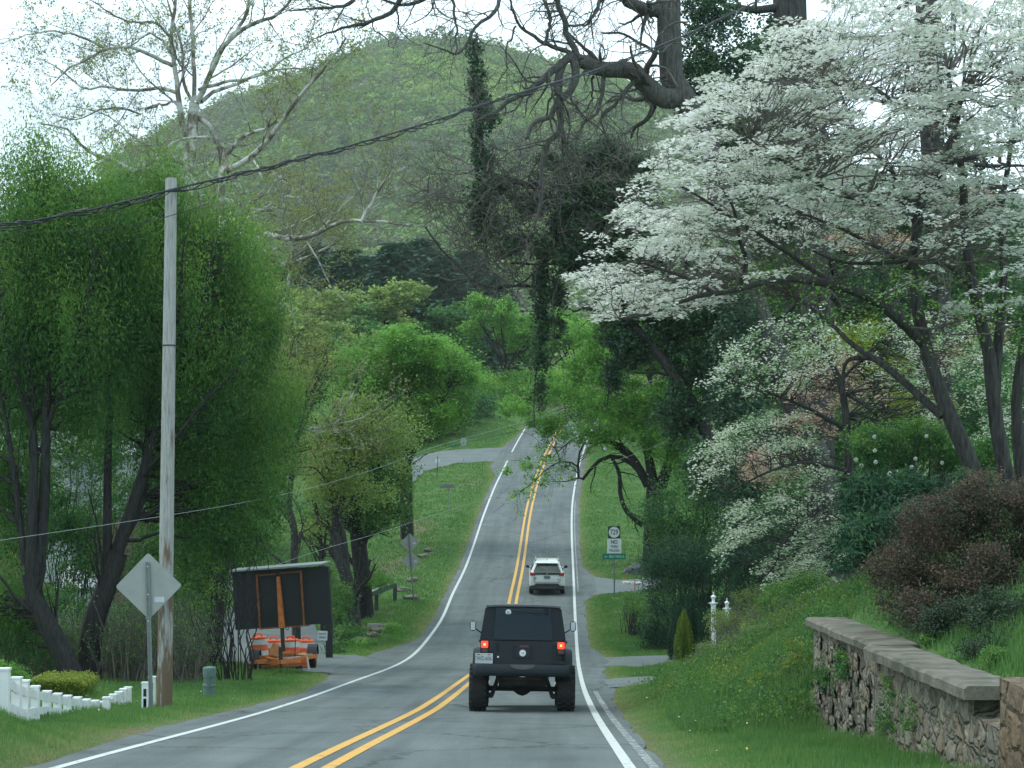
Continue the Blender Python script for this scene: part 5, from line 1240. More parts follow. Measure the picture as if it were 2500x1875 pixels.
# --- feathery trees on the left
d = 55
base = on(185, d)
leafy('willow_tree', 'feathery green tree with a leaning forked trunk behind the clipped hedge at far left', 'tree', base,
    [([(190,1690,d),(160,1610,d),(118,1530,d),(85,1460,d),(75,1400,d)], .32, .24), ([(75,1410,d),(78,1250,d),(84,1100,d),(70,950,d),(60,780,d),(35,600,d)], .17, .03),
     ([(88,1420,d),(106,1250,d+.3),(112,1100,d),(114,950,d),(135,780,d),(165,600,d),(190,480,d)], .18, .03), ([(60,1380,d),(38,1180,d),(10,1000,d),(-25,830,d)], .10, .03),
     ([(112,1050,d),(160,920,d-.5),(200,780,d-.8),(230,620,d-1)], .07, .02), ([(84,1050,d),(30,900,d-.5),(0,750,d-1),(-10,600,d-1)], .06, .02)],
    [E(100,600,d-.4,120,120,.8),E(200,820,d-.4,110,120,.8),E(40,800,d-.4,90,130,.8),E(30,545,d+1.3,150,140),E(170,560,d+1.3,150,140),E(250,640,d+1.3,120,170),E(30,720,d+1.3,150,170),E(150,820,d+1.3,130,170),E(0,930,d+1.3,120,180),E(150,1010,d+1.3,120,120),E(-20,1180,d+1.3,110,160),E(0,1500,d+1.3,110,130),E(280,900,d+1.3,100,200)],
    1150, 120, .42, .115, M_WILLOW, M_BARKD, 31, sk=.22, aspect=.32, up=0, axw=.55, limb_frac=.32, shell=.5, tshift=.02, trop=(0, 0, .25), lobe=5, plume=.42)
d = 57
leafy('willow_tree', 'feathery green tree with a thick dark trunk behind the diamond sign back', 'tree', on(225, d),
    [([(228,1690,d),(218,1600,d),(232,1510,d),(265,1420,d),(288,1350,d)], .34, .27), ([(262,1430,d),(262,1260,d),(264,1100,d),(272,950,d),(270,780,d),(300,600,d)], .15, .03),
     ([(285,1350,d),(312,1270,d),(345,1170,d),(390,1030,d),(450,880,d),(500,720,d),(520,600,d)], .20, .03), ([(300,1320,d),(345,1230,d+.4),(356,1100,d+.6),(380,900,d+1),(400,700,d+1)], .12, .03),
     ([(345,1170,d),(420,1080,d-1),(500,980,d-1),(580,900,d-1)], .07, .02), ([(390,1030,d),(430,850,d-.6),(440,700,d-1),(450,580,d-1)], .05, .02)],
    [E(430,760,d-.4,110,140,.8),E(300,700,d-.4,80,120,.8),E(480,960,d-.4,110,100,.8),E(350,560,d+1.3,110,110),E(430,660,d+1.3,120,130),E(520,700,d+1.3,110,130),E(340,760,d+1.3,110,150),E(470,880,d+1.3,150,150),E(600,860,d+1.3,80,110),E(390,1010,d+1.3,120,140),E(530,1050,d+1.3,130,130),E(640,1060,d+1.3,80,90),E(440,1200,d+1.3,110,120),E(560,1220,d+1.3,100,110)],
    1150, 120, .42, .115, M_WILLOW, M_BARKD, 32, sk=.22, aspect=.32, up=0, axw=.55, limb_frac=.32, shell=.5, tshift=.03, trop=(0, 0, .25), lobe=5, plume=.42)
d = 70
leafy('willow_tree', 'olive green tree reaching above and left of the black message board', 'tree', on(530, d),
    [([(520,1640,d),(530,1500,d),(535,1380,d),(545,1250,d),(560,1000,d),(580,800,d)], .28, .05), ([(538,1350,d),(490,1200,d),(470,1000,d)], .12, .03), ([(545,1250,d),(620,1120,d),(660,1020,d)], .1, .03)],
    [E(560,700,d+1.3,100,100),E(620,930,d+1.3,90,90),E(660,1040,d+1.3,80,80),E(560,1150,d+1.3,120,110),E(640,1200,d+1.3,70,80),E(480,1330,d+1.3,110,90),E(580,1310,d+1.3,90,60),E(480,1450,d+1.3,70,90)],
    440, 110, .5, .15, M_WILLOW, M_BARKD, 33, sk=.25, aspect=.36, up=0, axw=.5, tshift=.16, shell=.5, trop=(0, 0, .2), lobe=5, plume=.4)

# --- the big sycamore: pale bark, bare limbs, sprinkled buds
def sycamore():
    d = 100; s = 2.011; rng = np.random.default_rng(41)
    def p(pts, r0, r1, dd=0, ex=0): return ([(x / s, y / s, d + dd + ex * i) for i, (x, y) in enumerate(pts)], r0, r1)
    A = [p([(955,2900),(950,2200),(945,1500),(940,1100),(935,870),(930,760),(945,650),(955,560),(955,500)], .55, .26),
         p([(918,690),(890,560),(870,430),(850,300),(835,180),(850,60),(865,-60)], .19, .09), p([(955,510),(915,400),(905,260),(890,150),(865,80),(830,-40)], .11, .05),
         p([(955,500),(950,330),(945,180),(935,60),(940,-90)], .14, .09), p([(965,500),(1010,380),(1050,290),(1110,200),(1190,130),(1290,90),(1350,70),(1420,-20)], .18, .07, 0, -.6),
         p([(1120,190),(1170,110),(1185,40),(1205,-50)], .12, .08, -2), p([(985,500),(1050,450),(1150,410),(1240,370),(1330,340),(1450,325),(1580,335)], .13, .03, 0, .7),
         p([(975,440),(1100,412),(1200,400),(1330,350),(1400,290),(1500,240)], .11, .04, 0, -1), p([(848,320),(760,280),(690,250),(600,238),(520,250),(420,300),(330,350),(250,420)], .13, .03, 0, -.8),
         p([(540,245),(440,210),(340,185),(220,185),(100,210),(-20,245)], .08, .02, -3, -.5), p([(875,450),(780,420),(690,435),(600,435),(520,420),(410,430),(300,340),(180,270)], .12, .03, 0, .8),
         p([(835,180),(790,120),(740,110),(640,100),(540,60),(430,-20)], .09, .03, 0, -.5), p([(840,260),(800,190),(740,165),(680,185),(620,230)], .08, .03, 0, .5),
         p([(905,800),(840,780),(760,785),(700,812),(640,838),(560,800),(450,765),(370,700),(320,640),(190,610)], .21, .04, 0, -.6), p([(1030,672),(900,680),(820,710),(740,770),(650,780)], .09, .03, -1),
         p([(955,560),(1030,620),(1065,690),(1092,770),(1090,880),(1090,1010),(1075,1200)], .15, .18, 0, .2), p([(700,560),(600,510),(480,520),(380,560),(250,540)], .07, .02, 3),
         p([(870,500),(780,500),(700,520)], .08, .06, 2)]
    d2 = 92
    def p2(pts, r0, r1, dd=0, ex=0, o=(0, 0)): return ([((x + o[0]) / s, (y + o[1]) / s, d2 + dd + ex * i) for i, (x, y) in enumerate(pts)], r0, r1)
    B = [p2([(1110,2900),(1100,2200),(1085,1500),(1070,1150),(1080,960),(1095,800),(1105,745)], .36, .16), p2([(1105,760),(1190,680),(1250,655),(1310,640),(1360,595)], .13, .06, 0, -.3),
         p2([(1100,850),(1150,830),(1260,760),(1330,680),(1390,600),(1440,530),(1500,440),(1560,370),(1650,250),(1700,180)], .19, .05, 0, -.7),
         p2([(1065,1085),(1170,1110),(1240,1180),(1330,1260),(1430,1300),(1490,1270),(1560,1240),(1640,1190)], .2, .05, 0, -.5),
         p2([(1075,1160),(1180,1150),(1280,1140),(1400,1160),(1500,1165),(1600,1125),(1680,1090),(1760,1085),(1900,1090),(2040,1100)], .2, .04, -1, -.8),
         p2([(1770,1085),(1820,1030),(1850,960),(1900,880),(1990,805)], .10, .04, -7), p2([(1085,975),(1180,990),(1250,1025),(1330,1020),(1370,970),(1450,960),(1480,920)], .17, .05, 0, .5),
         p2([(1330,1260),(1370,1240),(1440,1230)], .1, .05, -1.5), p2([(1430,1310),(1425,1400),(1390,1490),(1330,1570),(1270,1680)], .10, .04, -2),
         p2([(1240,1450),(1310,1520),(1300,1640)], .06, .04, -2), p2([(1230,830),(1340,850),(1420,900),(1480,980),(1470,1010)], .09, .04, 1), p2([(1400,1290),(1520,1220),(1600,1180)], .08, .03, -3),
         p2([(760,1770),(640,1790),(540,1820),(440,1920),(350,2020)], .09, .03, 3), p2([(1380,2080),(1510,2090),(1610,2080),(1690,1960),(1800,1760)], .09, .03, -8)]
    for nm, lab, S, base, k1, seed in (('sycamore_tree', 'tall bare sycamore with pale upswept limbs against the white sky', A, on(472, d), 7, 1), ('sycamore_tree', 'pale mottled sycamore with long crooked white limbs in front of the mountain', B, on(545, d2), 7, 2)):
        rng = np.random.default_rng(40 + seed); P, R = limbs(S, 16); R = R * np.where(np.arange(len(R)) < 1, 1, .82)[:, None]
        P += np.cumsum(rng.normal(0, .035, P.shape), axis=1) * np.array([1, 1, 1]); P1, R1 = sprout(P, R, k1, 3.2, .75, 9, .14, (0, 0, .06), .12, 1, .42, .25, rng, .012)
        P2, R2 = sprout(P1, R1, 5, 1.7, .8, 7, .2, (0, 0, .05), .15, 1, .55, .3, rng, .009); P3, R3 = sprout(P2, R2, 4, .75, .8, 5, .22, (0, 0, .05), .2, 1, .6, .4, rng, .007)
        C, ax, _ = along(P3, 6, .09, rng, .3); C2, _, _ = along(P2, 5, .08, rng, .4); C = np.concatenate([C, C2])
        C = C[C[:, 2] > -1]; V, Q = quads(C, .125, .55, .0, rng)
        t = thing(nm, lab, 'tree', base); Vt, Qt = tube_mesh([(P, R, 9), (P1, R1, 5)]); npmesh('trunk', Vt, Qt, M_SYCB, t, smooth=True, base=base)
        Vt, Qt = tube_mesh([(P2, R2, 3), (P3, R3, 3)]); npmesh('twigs', Vt, Qt, M_TWIG, t, base=base)
        npmesh('crown', V, Q, M_SYC, t, tint=rng.uniform(0, 1, len(C)), base=base)
sycamore()

# --- oak at the top right, vines and ivy, dead tangled tree
def oak():
    d = 66; s = 2.37; rng = np.random.default_rng(51)
    def p(pts, r0, r1, dd=0, ex=0): return ([(1000 + x / s, y / s, d + dd + ex * i) for i, (x, y) in enumerate(pts)], r0, r1)
    S = [p([(2560,4300),(2500,3200),(2300,2500),(2000,1800),(1760,1000),(1640,640),(1530,500),(1505,330),(1500,150),(1510,0),(1500,-160)], .50, .38),
         p([(1560,560),(1470,560),(1370,470),(1300,395),(1160,400),(1060,370),(950,320)], .36, .20, 0, -.3), p([(960,320),(900,345),(868,430),(868,560),(830,640),(730,700),(690,780)], .15, .05, -2, -.2),
         p([(950,330),(960,430),(935,530),(870,610),(880,700),(875,790),(800,860),(770,1000),(775,1200),(745,1360)], .14, .04, -2, -.1), p([(880,360),(800,430),(720,500),(600,580),(480,650),(400,700)], .13, .04, -2.4, -.2),
         p([(960,310),(900,230),(885,130),(830,60),(805,-60)], .11, .07, -2), p([(930,310),(780,265),(700,200),(615,140),(560,40),(530,-60)], .08, .03, -2, -.3), p([(780,265),(800,150),(785,60),(770,-60)], .06, .04, -2.2),
         p([(1330,450),(1250,600),(1160,720),(1185,820)], .08, .03, -1), p([(1130,430),(1110,560),(1070,650),(990,710),(970,790)], .08, .03, -1, -.3), p([(1060,430),(1065,520),(1000,640)], .04, .02, -1),
         p([(1500,60),(1380,60),(1290,20),(1180,-60)], .26, .15, 0, -.3), p([(1180,-30),(1090,60),(1050,130),(1000,200),(960,200)], .09, .03, -1), p([(620,150),(545,280),(545,400),(500,480)], .035, .015, -3),
         p([(520,-40),(490,70),(400,150),(340,230),(270,300),(200,280),(80,250)], .07, .02, -4, -.3), p([(1320,470),(1420,300),(1330,240),(1230,180),(1100,170)], .07, .03, -.5),
         p([(-20,-60),(-120,60),(-250,130),(-420,170),(-560,210)], .09, .02, -5, .3), p([(200,-60),(60,30),(-60,60),(-200,20)], .08, .03, -5, .2), p([(230,-50),(260,90),(265,200),(240,320)], .05, .02, -5), p([(-300,-60),(-330,20),(-500,60),(-680,80)], .07, .02, -5)]
    P, R = limbs(S, 16); P[1:] += np.cumsum(rng.normal(0, .03, P[1:].shape), axis=1)
    w = np.ones(len(P), bool); w[0] = False
    P1, R1 = sprout(P[w], R[w], 9, 1.9, .85, 9, .27, (0, 0, -.02), .1, 1, .4, .25, rng, .010)
    P2, R2 = sprout(P1, R1, 5, 1.0, .9, 7, .32, (0, 0, -.02), .1, 1, .55, .3, rng, .008); P3, R3 = sprout(P2, R2, 3, .45, .9, 5, .35, (0, 0, 0), .2, 1, .6, .4, rng, .006)
    base = on(2330, d + 1); t = thing('oak_tree', 'huge bare oak at top right with a crooked limb reaching over the road', 'tree', base)
    V, Q = tube_mesh([(P, R, 14), (P1, R1, 5)]); npmesh('trunk', V, Q, M_OAK, t, smooth=True, base=base)
    V, Q = tube_mesh([(P2, R2, 3), (P3, R3, 3)]); npmesh('twigs', V, Q, M_TWIG, t, base=base)
    C, ti, _ = cloud([E(1750,95,d+2,85,110,1.6),E(1700,190,d+1.5,60,60,1),E(1780,200,d+2,70,70,1.2),E(1860,170,d+3,70,90,1.2),E(1720,20,d+2,60,60,1.2),E(1800,330,d+2,100,90,1.5),E(1860,500,d+2,110,130,1.5),E(1760,640,d-1,60,110,1),E(1790,800,d-1,60,110,1),E(1800,960,d-1,60,110,1),E(1815,1120,d-1,60,110,1),E(1820,1270,d-1,60,90,1),E(1690,260,d+1,30,40,.6)], 640, 80, .35, rng, .55)
    V, Q = quads(C, .11, .75, .1, rng); npmesh('ivy', V, Q, M_IVY, t, tint=ti, base=base)
oak()
rngb = np.random.default_rng(77)
for i, (pts, r, lab, el) in enumerate((
    ([(1925,-80,74),(1930,60,74),(1950,250,74),(1985,600,74),(2000,1000,74),(2010,1330,74)], .62, 'massive trunk behind the white blossom, right of the oak', [E(1905,120,75,60,120,1),E(1990,160,75,60,90,1),E(1900,350,75,90,120,1)]),
    ([(2265,-80,78),(2270,200,78),(2290,600,78),(2300,1250,78)], .5, 'dark trunk showing above the blossom near the upper right corner', [E(2290,500,79,140,200,1.5),E(2150,620,79,130,150,1.5)]))):
    P, R = limbs([(pts, r, r * .8)]); base = on(pts[-1][0], pts[-1][2]); P1, R1 = sprout(P, R, 22, 4, .8, 9, .2, (0, 0, .05), .0, .6, .3, .2, rngb, .02); P2, R2 = sprout(P1, R1, 7, 1.6, .8, 7, .25, (0, 0, 0), .2, 1, .5, .3, rngb, .01)
    C, ti, _ = cloud(el, 200, 60, .45, rngb, .5); V, Q = quads(C, .13, .75, .1, rngb)
    tree('old_tree', lab, 'tree', base, [(P, R, 14), (P1, R1, 5), (P2, R2, 3)], [('ivy', V, Q, ti, M_IVY)], M_BARK)

def tangle():
    d = 84; rng = np.random.default_rng(61); base = on(1800, d)
    S = [([(1800,1500,d),(1780,1250,d),(1700,1000,d),(1580,830,d),(1490,740,d),(1440,620,d),(1370,500,d),(1290,440,d)], .34, .12), ([(1310,460,d),(1240,440,d),(1180,420,d),(1166,330,d),(1163,200,d),(1163,88,d)], .13, .05),
         ([(1165,330,d),(1168,420,d),(1166,520,d)], .08, .05), ([(1490,780,d),(1560,650,d),(1560,500,d),(1500,380,d)], .16, .05), ([(1440,640,d),(1330,580,d),(1330,680,d),(1322,800,d),(1318,960,d),(1316,1040,d)], .07, .02),
         ([(1500,700,d),(1400,640,d-1),(1365,700,d-1),(1362,830,d-1)], .06, .02), ([(1370,500,d),(1320,640,d-.5),(1260,690,d-.5),(1200,690,d)], .07, .02), ([(1510,800,d),(1440,760,d-.6),(1390,770,d-.6)], .1, .04), ([(1600,900,d),(1560,830,d),(1500,900,d),(1490,1000,d)], .06, .02),
         ([(1040,560,d),(1100,640,d),(1180,700,d),(1290,700,d),(1400,720,d)], .04, .07), ([(1250,640,d),(1360,640,d),(1430,560,d),(1420,470,d)], .05, .04)]
    P, R = limbs(S, 14); P[1:] += np.cumsum(rng.normal(0, .04, P[1:].shape), axis=1)
    TE = [E(1250,400,d,110,70,2),E(1330,450,d,130,80,2),E(1430,460,d,110,90,2),E(1220,520,d,130,90,2),E(1340,560,d,120,90,2),E(1150,600,d,90,80,1.5),E(1230,660,d,90,60,1.5),E(1470,560,d,100,90,2),E(1500,420,d,70,60,1.5),E(1080,480,d,60,90,1.5)]
    T1, r1 = twig_cloud(TE, 950, 2.2, rng, .33, (0, 0, 0), .019, 10); T2, r2 = sprout(T1, r1, 3, .9, .9, 7, .3, (0, 0, 0), .1, 1, .6, .4, rng, .007)
    P1, R1 = sprout(P, R, 8, 1.6, .9, 8, .3, (0, 0, 0), .1, 1, .4, .2, rng, .01)
    IE = [E(1160,130,d,16,50,.35),E(1166,190,d,24,50,.4),E(1170,250,d,24,50,.4),E(1165,320,d,20,50,.35),E(1180,400,d,30,40,.4),E(1195,290,d,26,26,.3),E(1185,500,d,35,60,.6),
          E(1500,370,d,50,30,1),E(1450,400,d,55,40,1),E(1480,520,d,90,90,1.5),E(1400,560,d,80,90,1.2),E(1550,520,d,90,120,1.5),E(1600,620,d,120,120,1.5),E(1520,660,d,110,80,1.5),E(1440,660,d,60,60,1),E(1200,560,d,60,50,.7),
          E(1318,690,d,24,60,.45),E(1322,780,d,23,60,.4),E(1320,870,d,21,60,.4),E(1318,950,d,16,50,.3),E(1360,720,d,22,45,.35),E(1364,790,d,18,40,.3),
          E(1500,770,d,70,50,1.2),E(1560,800,d,90,70,1.2),E(1490,830,d,70,50,1),E(1600,850,d,70,60,1),E(1498,910,d,20,60,.4),E(1530,870,d,30,40,.5),E(1640,760,d,120,110,1.5),E(1700,850,d,120,120,1.6),E(1700,980,d,100,110,1.5),E(1780,900,d,100,140,1.5),E(1660,1060,d,40,60,.8),E(1800,700,d,110,120,1.5),E(1730,620,d,100,100,1.5)]
    COLS = [e for e in IE if e[3] < .52]; IE = IE + [E(1290,500,d,60,50,1),E(1350,420,d,60,40,1),E(1250,610,d,50,50,1),E(1420,380,d,50,35,1),E(1560,420,d,60,60,1),E(1500,480,d-.8,70,60,1),E(1380,640,d-.5,60,60,1),E(1190,470,d,40,50,.8),E(1400,480,d-.5,70,50,1),E(1340,600,d-.5,50,60,.8),E(1460,620,d-.8,90,90,1),E(1540,700,d-.8,90,80,1),E(1730,1150,d-1.5,70,110,1),E(1790,1300,d-1.5,60,110,1)]
    C, ti, _ = cloud(lobes([e for e in IE if e[3] >= .52 or e[2] < -.5 and e[3] > .6], rng, 4), 1900, 60, .34, rng, .4, 1.1); Ca, ta, _ = cloud(COLS, 400, 34, .20, rng, .2, 1.5); C = np.concatenate([C, Ca]); ti = np.concatenate([ti, ta]); V, Q = quads(C, .13, .75, .1, rng)
    BE = [E(1318,1010,d,22,40,.3),E(1210,600,d,60,60,.8),E(1320,540,d,130,100,1.5),E(1430,500,d,110,80,1.5),E(1480,780,d,60,40,1)]
    C2, t2, _ = cloud(BE, 160, 16, .3, rng, .3); V2, Q2 = quads(C2, .08, .4, 0, rng)
    t = thing('ivy_covered_tree', 'dead tree smothered in dark ivy with vines hanging over the road', 'tree', base)
    Vt, Qt = tube_mesh([(P, R, 10), (P1, R1, 4)]); npmesh('trunk', Vt, Qt, M_BARK, t, smooth=True, base=base)
    Vt, Qt = tube_mesh([(T1, r1, 3), (T2, r2, 3)]); npmesh('twigs', Vt, Qt, M_TWIG, t, base=base)
    npmesh('ivy', V, Q, M_IVY, t, tint=ti, base=base); npmesh('dead_leaves', V2, Q2, M_DEADT, t, tint=t2, base=base)
tangle()

# --- white dogwood arching in from the right
def px_poly_sample(poly, n, rng):
    poly = np.array(poly, float); lo = poly.min(0); hi = poly.max(0); out = []
    while sum(map(len, out)) < n:
        q = rng.uniform(lo, hi, (n * 3, 2)); out.append(q[in_poly(q[:, 0], q[:, 1], poly)])
    return np.concatenate(out)[:n]
def sprays(poly, n, d0, d1, rad, per, size, rng, thick=.05, slope=.0, aspect=.85, up=.9, keep=None):
    q = px_poly_sample(poly, n, rng)
    if keep is not None: q = q[keep(q, rng)]
    n = len(q); dd = rng.uniform(d0, d1, n); c = np.array([at(a, b, e) for (a, b), e in zip(q, dd)])
    i = np.repeat(np.arange(n), per); r = rad * rng.uniform(.5, 1.3, n); a = rng.uniform(0, 2 * PI, len(i)); k = np.sqrt(rng.uniform(0, 1, len(i))) * r[i]
    tx = rng.normal(slope, .16, n)[i]; ty = rng.normal(0, .12, n)[i]; dx = np.cos(a) * k; dy = np.sin(a) * k
    C = c[i] + np.stack([dx, dy, dx * tx + dy * ty + rng.normal(0, thick, len(i)) - .10 * (k / r[i]) ** 2], -1)
    V, Q = quads(C, size, aspect, up, rng, jitter=.25); return V, Q, i, c
def twigs_to(c, W, Rw, rng, n=8, rmax=.03, lift=.1, frac=1.):
    c = c[rng.random(len(c)) < frac]
    dd = ((c[:, None, :] - W[None]) ** 2).sum(-1) + 3 * np.maximum(W[None, :, 2] - c[:, None, 2] + .3, 0) ** 2; j = dd.argmin(1); a = W[j]
    t = np.linspace(0, 1, n)[None, :, None]; L = np.linalg.norm(c - a, axis=1)[:, None]
    P = a[:, None] * (1 - t) + c[:, None] * t; P[:, :, 2] += np.sin(t[:, :, 0] * PI) * lift * L * rng.uniform(-.4, 1, (len(c), 1)) - (1 - t[:, :, 0]) * t[:, :, 0] * .1
    P[:, 1:-1] += rng.normal(0, .035, (len(c), n - 2, 3)) * L[:, :, None]; R = np.minimum(Rw[j] * .5, rmax)[:, None] * np.linspace(1, .25, n)[None]
    return P, np.maximum(R, .005)
def dogwood():
    rng = np.random.default_rng(71); s = 1.659; d = 40
    def p(pts, r0, r1, dd=0, ex=0): return ([(1500 + x / s, 300 + y / s, d + dd + ex * i) for i, (x, y) in enumerate(pts)], r0, r1)
    S = [p([(1520,1620),(1480,1480),(1400,1280),(1330,1120),(1280,960),(1240,800),(1215,700),(1205,560),(1235,440),(1228,310),(1290,235),(1340,140),(1380,20),(1400,-120)], .19, .05),
         p([(1330,1190),(1180,1050),(1080,960),(980,890),(920,830),(850,765),(740,700)], .09, .03, 0, .4), p([(1245,890),(1180,820),(1100,750),(1000,690),(880,650),(760,625),(640,630),(520,665),(400,690),(310,700),(180,760),(20,790)], .115, .02, 0, -.35),
         p([(1640,1640),(1600,1480),(1560,1300),(1540,1100),(1520,900),(1480,740),(1440,560),(1425,400),(1415,200),(1380,0),(1360,-200)], .18, .05, .5), p([(1470,700),(1400,620),(1330,570),(1200,560),(1050,570),(900,560),(760,500)], .07, .02, .5, -.4),
         p([(1540,1100),(1555,850),(1570,560),(1560,380),(1600,150),(1620,-100)], .12, .03, .8), p([(1690,1640),(1650,1400),(1640,1000),(1690,800),(1760,600)], .16, .06, 1), p([(1225,320),(1130,330),(1000,300),(880,270),(800,210),(680,140),(560,60)], .07, .02, 0, -.5),
         p([(1290,235),(1350,165),(1500,130),(1650,60)], .07, .03, 0, .3), p([(510,660),(530,560),(500,480),(480,380),(420,260)], .05, .02, -1.4, -.2), p([(880,650),(700,520),(560,430),(400,330),(260,250),(140,210)], .05, .015, -1, -.4),
         p([(400,690),(260,620),(120,560),(0,500),(-60,470)], .04, .012, -2.6, -.2), p([(1090,955),(940,980),(930,1100)], .05, .03, 1), p([(1205,600),(1060,500),(900,420),(740,360),(600,300)], .05, .015, 0, -.5), p([(1235,440),(1100,180),(960,20),(900,-120)], .06, .02, 0, .3),
         p([(1380,20),(1200,-60),(1000,-120),(850,-200)], .05, .02, 0, -.3), p([(1425,400),(1560,300),(1700,220)], .05, .02, 0, -.5)]
    P, R = limbs(S, 14); P += np.cumsum(rng.normal(0, .012, P.shape), axis=1); base = on(2410, d)
    poly = [(1385,672),(1450,640),(1462,560),(1530,478),(1585,400),(1618,360),(1632,250),(1700,200),(1790,140),(1900,70),(1990,20),(2050,-60),(2620,-60),(2620,800),(2450,760),(2300,760),(2150,740),(2040,690),(1900,660),(1780,720),(1660,760),(1560,775),(1480,790),(1420,750)]
    def keep(q, rng):
        x, y = q[:, 0], q[:, 1]; pr = np.ones(len(q)); pr = np.where((y > 560) & (x > 1800), .42, pr); pr = np.where((y > 660) & (x > 1750), .25, pr)
        hole = np.sin(x * .021 + 1) * np.sin(y * .03 + x * .006); pr *= np.where(hole > .45, .3, 1); pr = np.where((x > 2330) & (y > 480), pr * .8, pr); return rng.random(len(q)) < pr
    V, Q, i, c = sprays(poly, 1240, 35, 45, .42, 64, .094, rng, .028, .04, keep=keep)
    far = np.clip((c[:, 0] < 2.5), 0, 1); tc = rng.uniform(.28, 1, len(c)) ** .75; ti = np.clip(tc[i] + rng.normal(0, .12, len(i)), 0, 1); ti = np.where(rng.random(len(i)) < .07, rng.uniform(0, .15, len(i)), ti)
    W = P.reshape(-1, 3); Rw = R.reshape(-1); T, Rt = twigs_to(c, W, Rw, rng, 8, .028, .12, .85); T2, R2 = sprout(T, Rt, 3, .55, .7, 5, .2, (0, 0, .05), .4, 1, .6, .4, rng, .005)
    t = thing('dogwood_tree', 'great white flowering dogwood spreading across the upper right above the wall', 'tree', base)
    Vt, Qt = tube_mesh([(P, R, 10)]); npmesh('trunk', Vt, Qt, M_BARK, t, smooth=True, base=base)
    Vt, Qt = tube_mesh([(T, Rt, 4), (T2, R2, 3)]); npmesh('twigs', Vt, Qt, M_TWIG, t, base=base); npmesh('blossom', V, Q, M_WHITE, t, tint=ti, base=base)
    # young green leaves in the lower boughs
    V, Q, i, c = sprays([(1700,560),(1900,620),(2100,620),(2500,640),(2500,860),(2200,850),(1900,760),(1720,700)], 130, 37, 43, .3, 22, .07, rng, .08, aspect=.6, up=.3); npmesh('leaves', V, Q, M_MAPLE, t, tint=rng.uniform(0, 1, len(i)), base=base)
    # second dogwood, farther and lower
    d = 50; S = [([(2075,1330,d),(2072,1180,d),(2068,1050,d),(2050,930,d),(2010,850,d),(1960,790,d)], .17, .04), ([(2068,1050,d),(1980,1000,d-.5),(1880,960,d-1),(1790,930,d-1)], .06, .02), ([(2072,1150,d),(1980,1130,d-1),(1880,1150,d-2),(1780,1200,d-2)], .06, .02),
                 ([(2074,1230,d),(2010,1250,d-1),(1930,1300,d-2),(1880,1400,d-2)], .06, .02), ([(2050,930,d),(2120,860,d),(2180,800,d)], .05, .02)]
    P, R = limbs(S, 12); base = on(2075, d); Vs = []; n0 = 0; Ts = []; cs = []
    for poly, n, sl in (([(1710,925),(1770,860),(1850,790),(1960,745),(2060,800),(2060,900),(1950,950),(1880,960),(1800,960)], 100, .25), ([(1760,1040),(1860,1000),(1960,1010),(1990,1080),(1880,1100),(1790,1130)], 45, .2), ([(1700,1080),(1770,1050),(1790,1120),(1730,1200),(1700,1180)], 26, .4),
                        ([(1880,1080),(1990,1060),(2060,1130),(2050,1290),(1950,1280),(1880,1230)], 70, .2), ([(1742,1290),(1800,1220),(1880,1200),(1900,1260),(1830,1330),(1760,1380)], 46, .45), ([(1850,1400),(1900,1330),(1980,1270),(2085,1280),(2070,1380),(1960,1420),(1890,1450)], 95, .4), ([(1930,1490),(1960,1440),(2040,1410),(2010,1470),(1960,1510)], 26, .5),
                        ([(2080,800),(2250,760),(2450,780),(2500,900),(2300,950),(2150,930)], 80, .1), ([(2200,950),(2480,900),(2500,1060),(2300,1080)], 45, .1)):
        V, Q, i, c = sprays(poly, n, d - 3, d + 2, .33, 42, .075, rng, .06, sl, .8, .6); Vs.append(V); Ts.append(np.clip(rng.uniform(.25, .9, len(c))[i] + rng.normal(0, .15, len(i)), 0, 1)); cs.append(c)
    V = np.concatenate(Vs); c = np.concatenate(cs); T, Rt = twigs_to(c, P.reshape(-1, 3), R.reshape(-1), rng, 8, .02, .15, .8)
    tree('dogwood_tree', 'smaller white dogwood with greenish blossom drooping toward the end of the wall', 'tree', base, [(P, R, 8), (T, Rt, 3)], [('blossom', V, np.arange(len(V)).reshape(-1, 4), np.concatenate(Ts), M_WHITE2)], M_BARK)
    # pink dogwood
    d = 54; S = [([(2250,1300,d),(2230,1150,d),(2150,1020,d),(2060,960,d),(1980,940,d)], .12, .03), ([(2150,1020,d),(2020,1060,d),(1900,1120,d),(1830,1140,d)], .05, .02), ([(2230,1150,d),(2260,950,d),(2300,760,d),(2350,600,d)], .08, .03), ([(2260,950,d),(2180,700,d),(2120,560,d)], .05, .02)]
    P, R = limbs(S, 12); base = on(2250, d); Vs = []; Ts = []; cs = []
    for poly, n in (([(1900,960),(1960,890),(2060,850),(2160,900),(2170,980),(2040,1010),(1950,1040)], 85), ([(1800,1120),(1850,1085),(1960,1080),(1970,1140),(1880,1180),(1820,1170)], 50), ([(1880,1000),(2000,990),(2040,1060),(1940,1100)], 26), ([(2000,580),(2060,560),(2200,560),(2240,600),(2060,620)], 34), ([(2330,490),(2400,450),(2460,500),(2420,540),(2350,550)], 40), ([(2120,500),(2350,430),(2400,640),(2200,600)], 14), ([(2250,800),(2450,760),(2470,860),(2300,900)], 22)):
        V, Q, i, c = sprays(poly, n, d - 2, d + 2, .33, 34, .08, rng, .07, .1, .8, .6); Vs.append(V); Ts.append(np.clip(rng.uniform(.3, .95, len(c))[i] + rng.normal(0, .2, len(i)), 0, 1)); cs.append(c)
    V = np.concatenate(Vs); c = np.concatenate(cs); T, Rt = twigs_to(c, P.reshape(-1, 3), R.reshape(-1), rng, 8, .02, .1, .7)
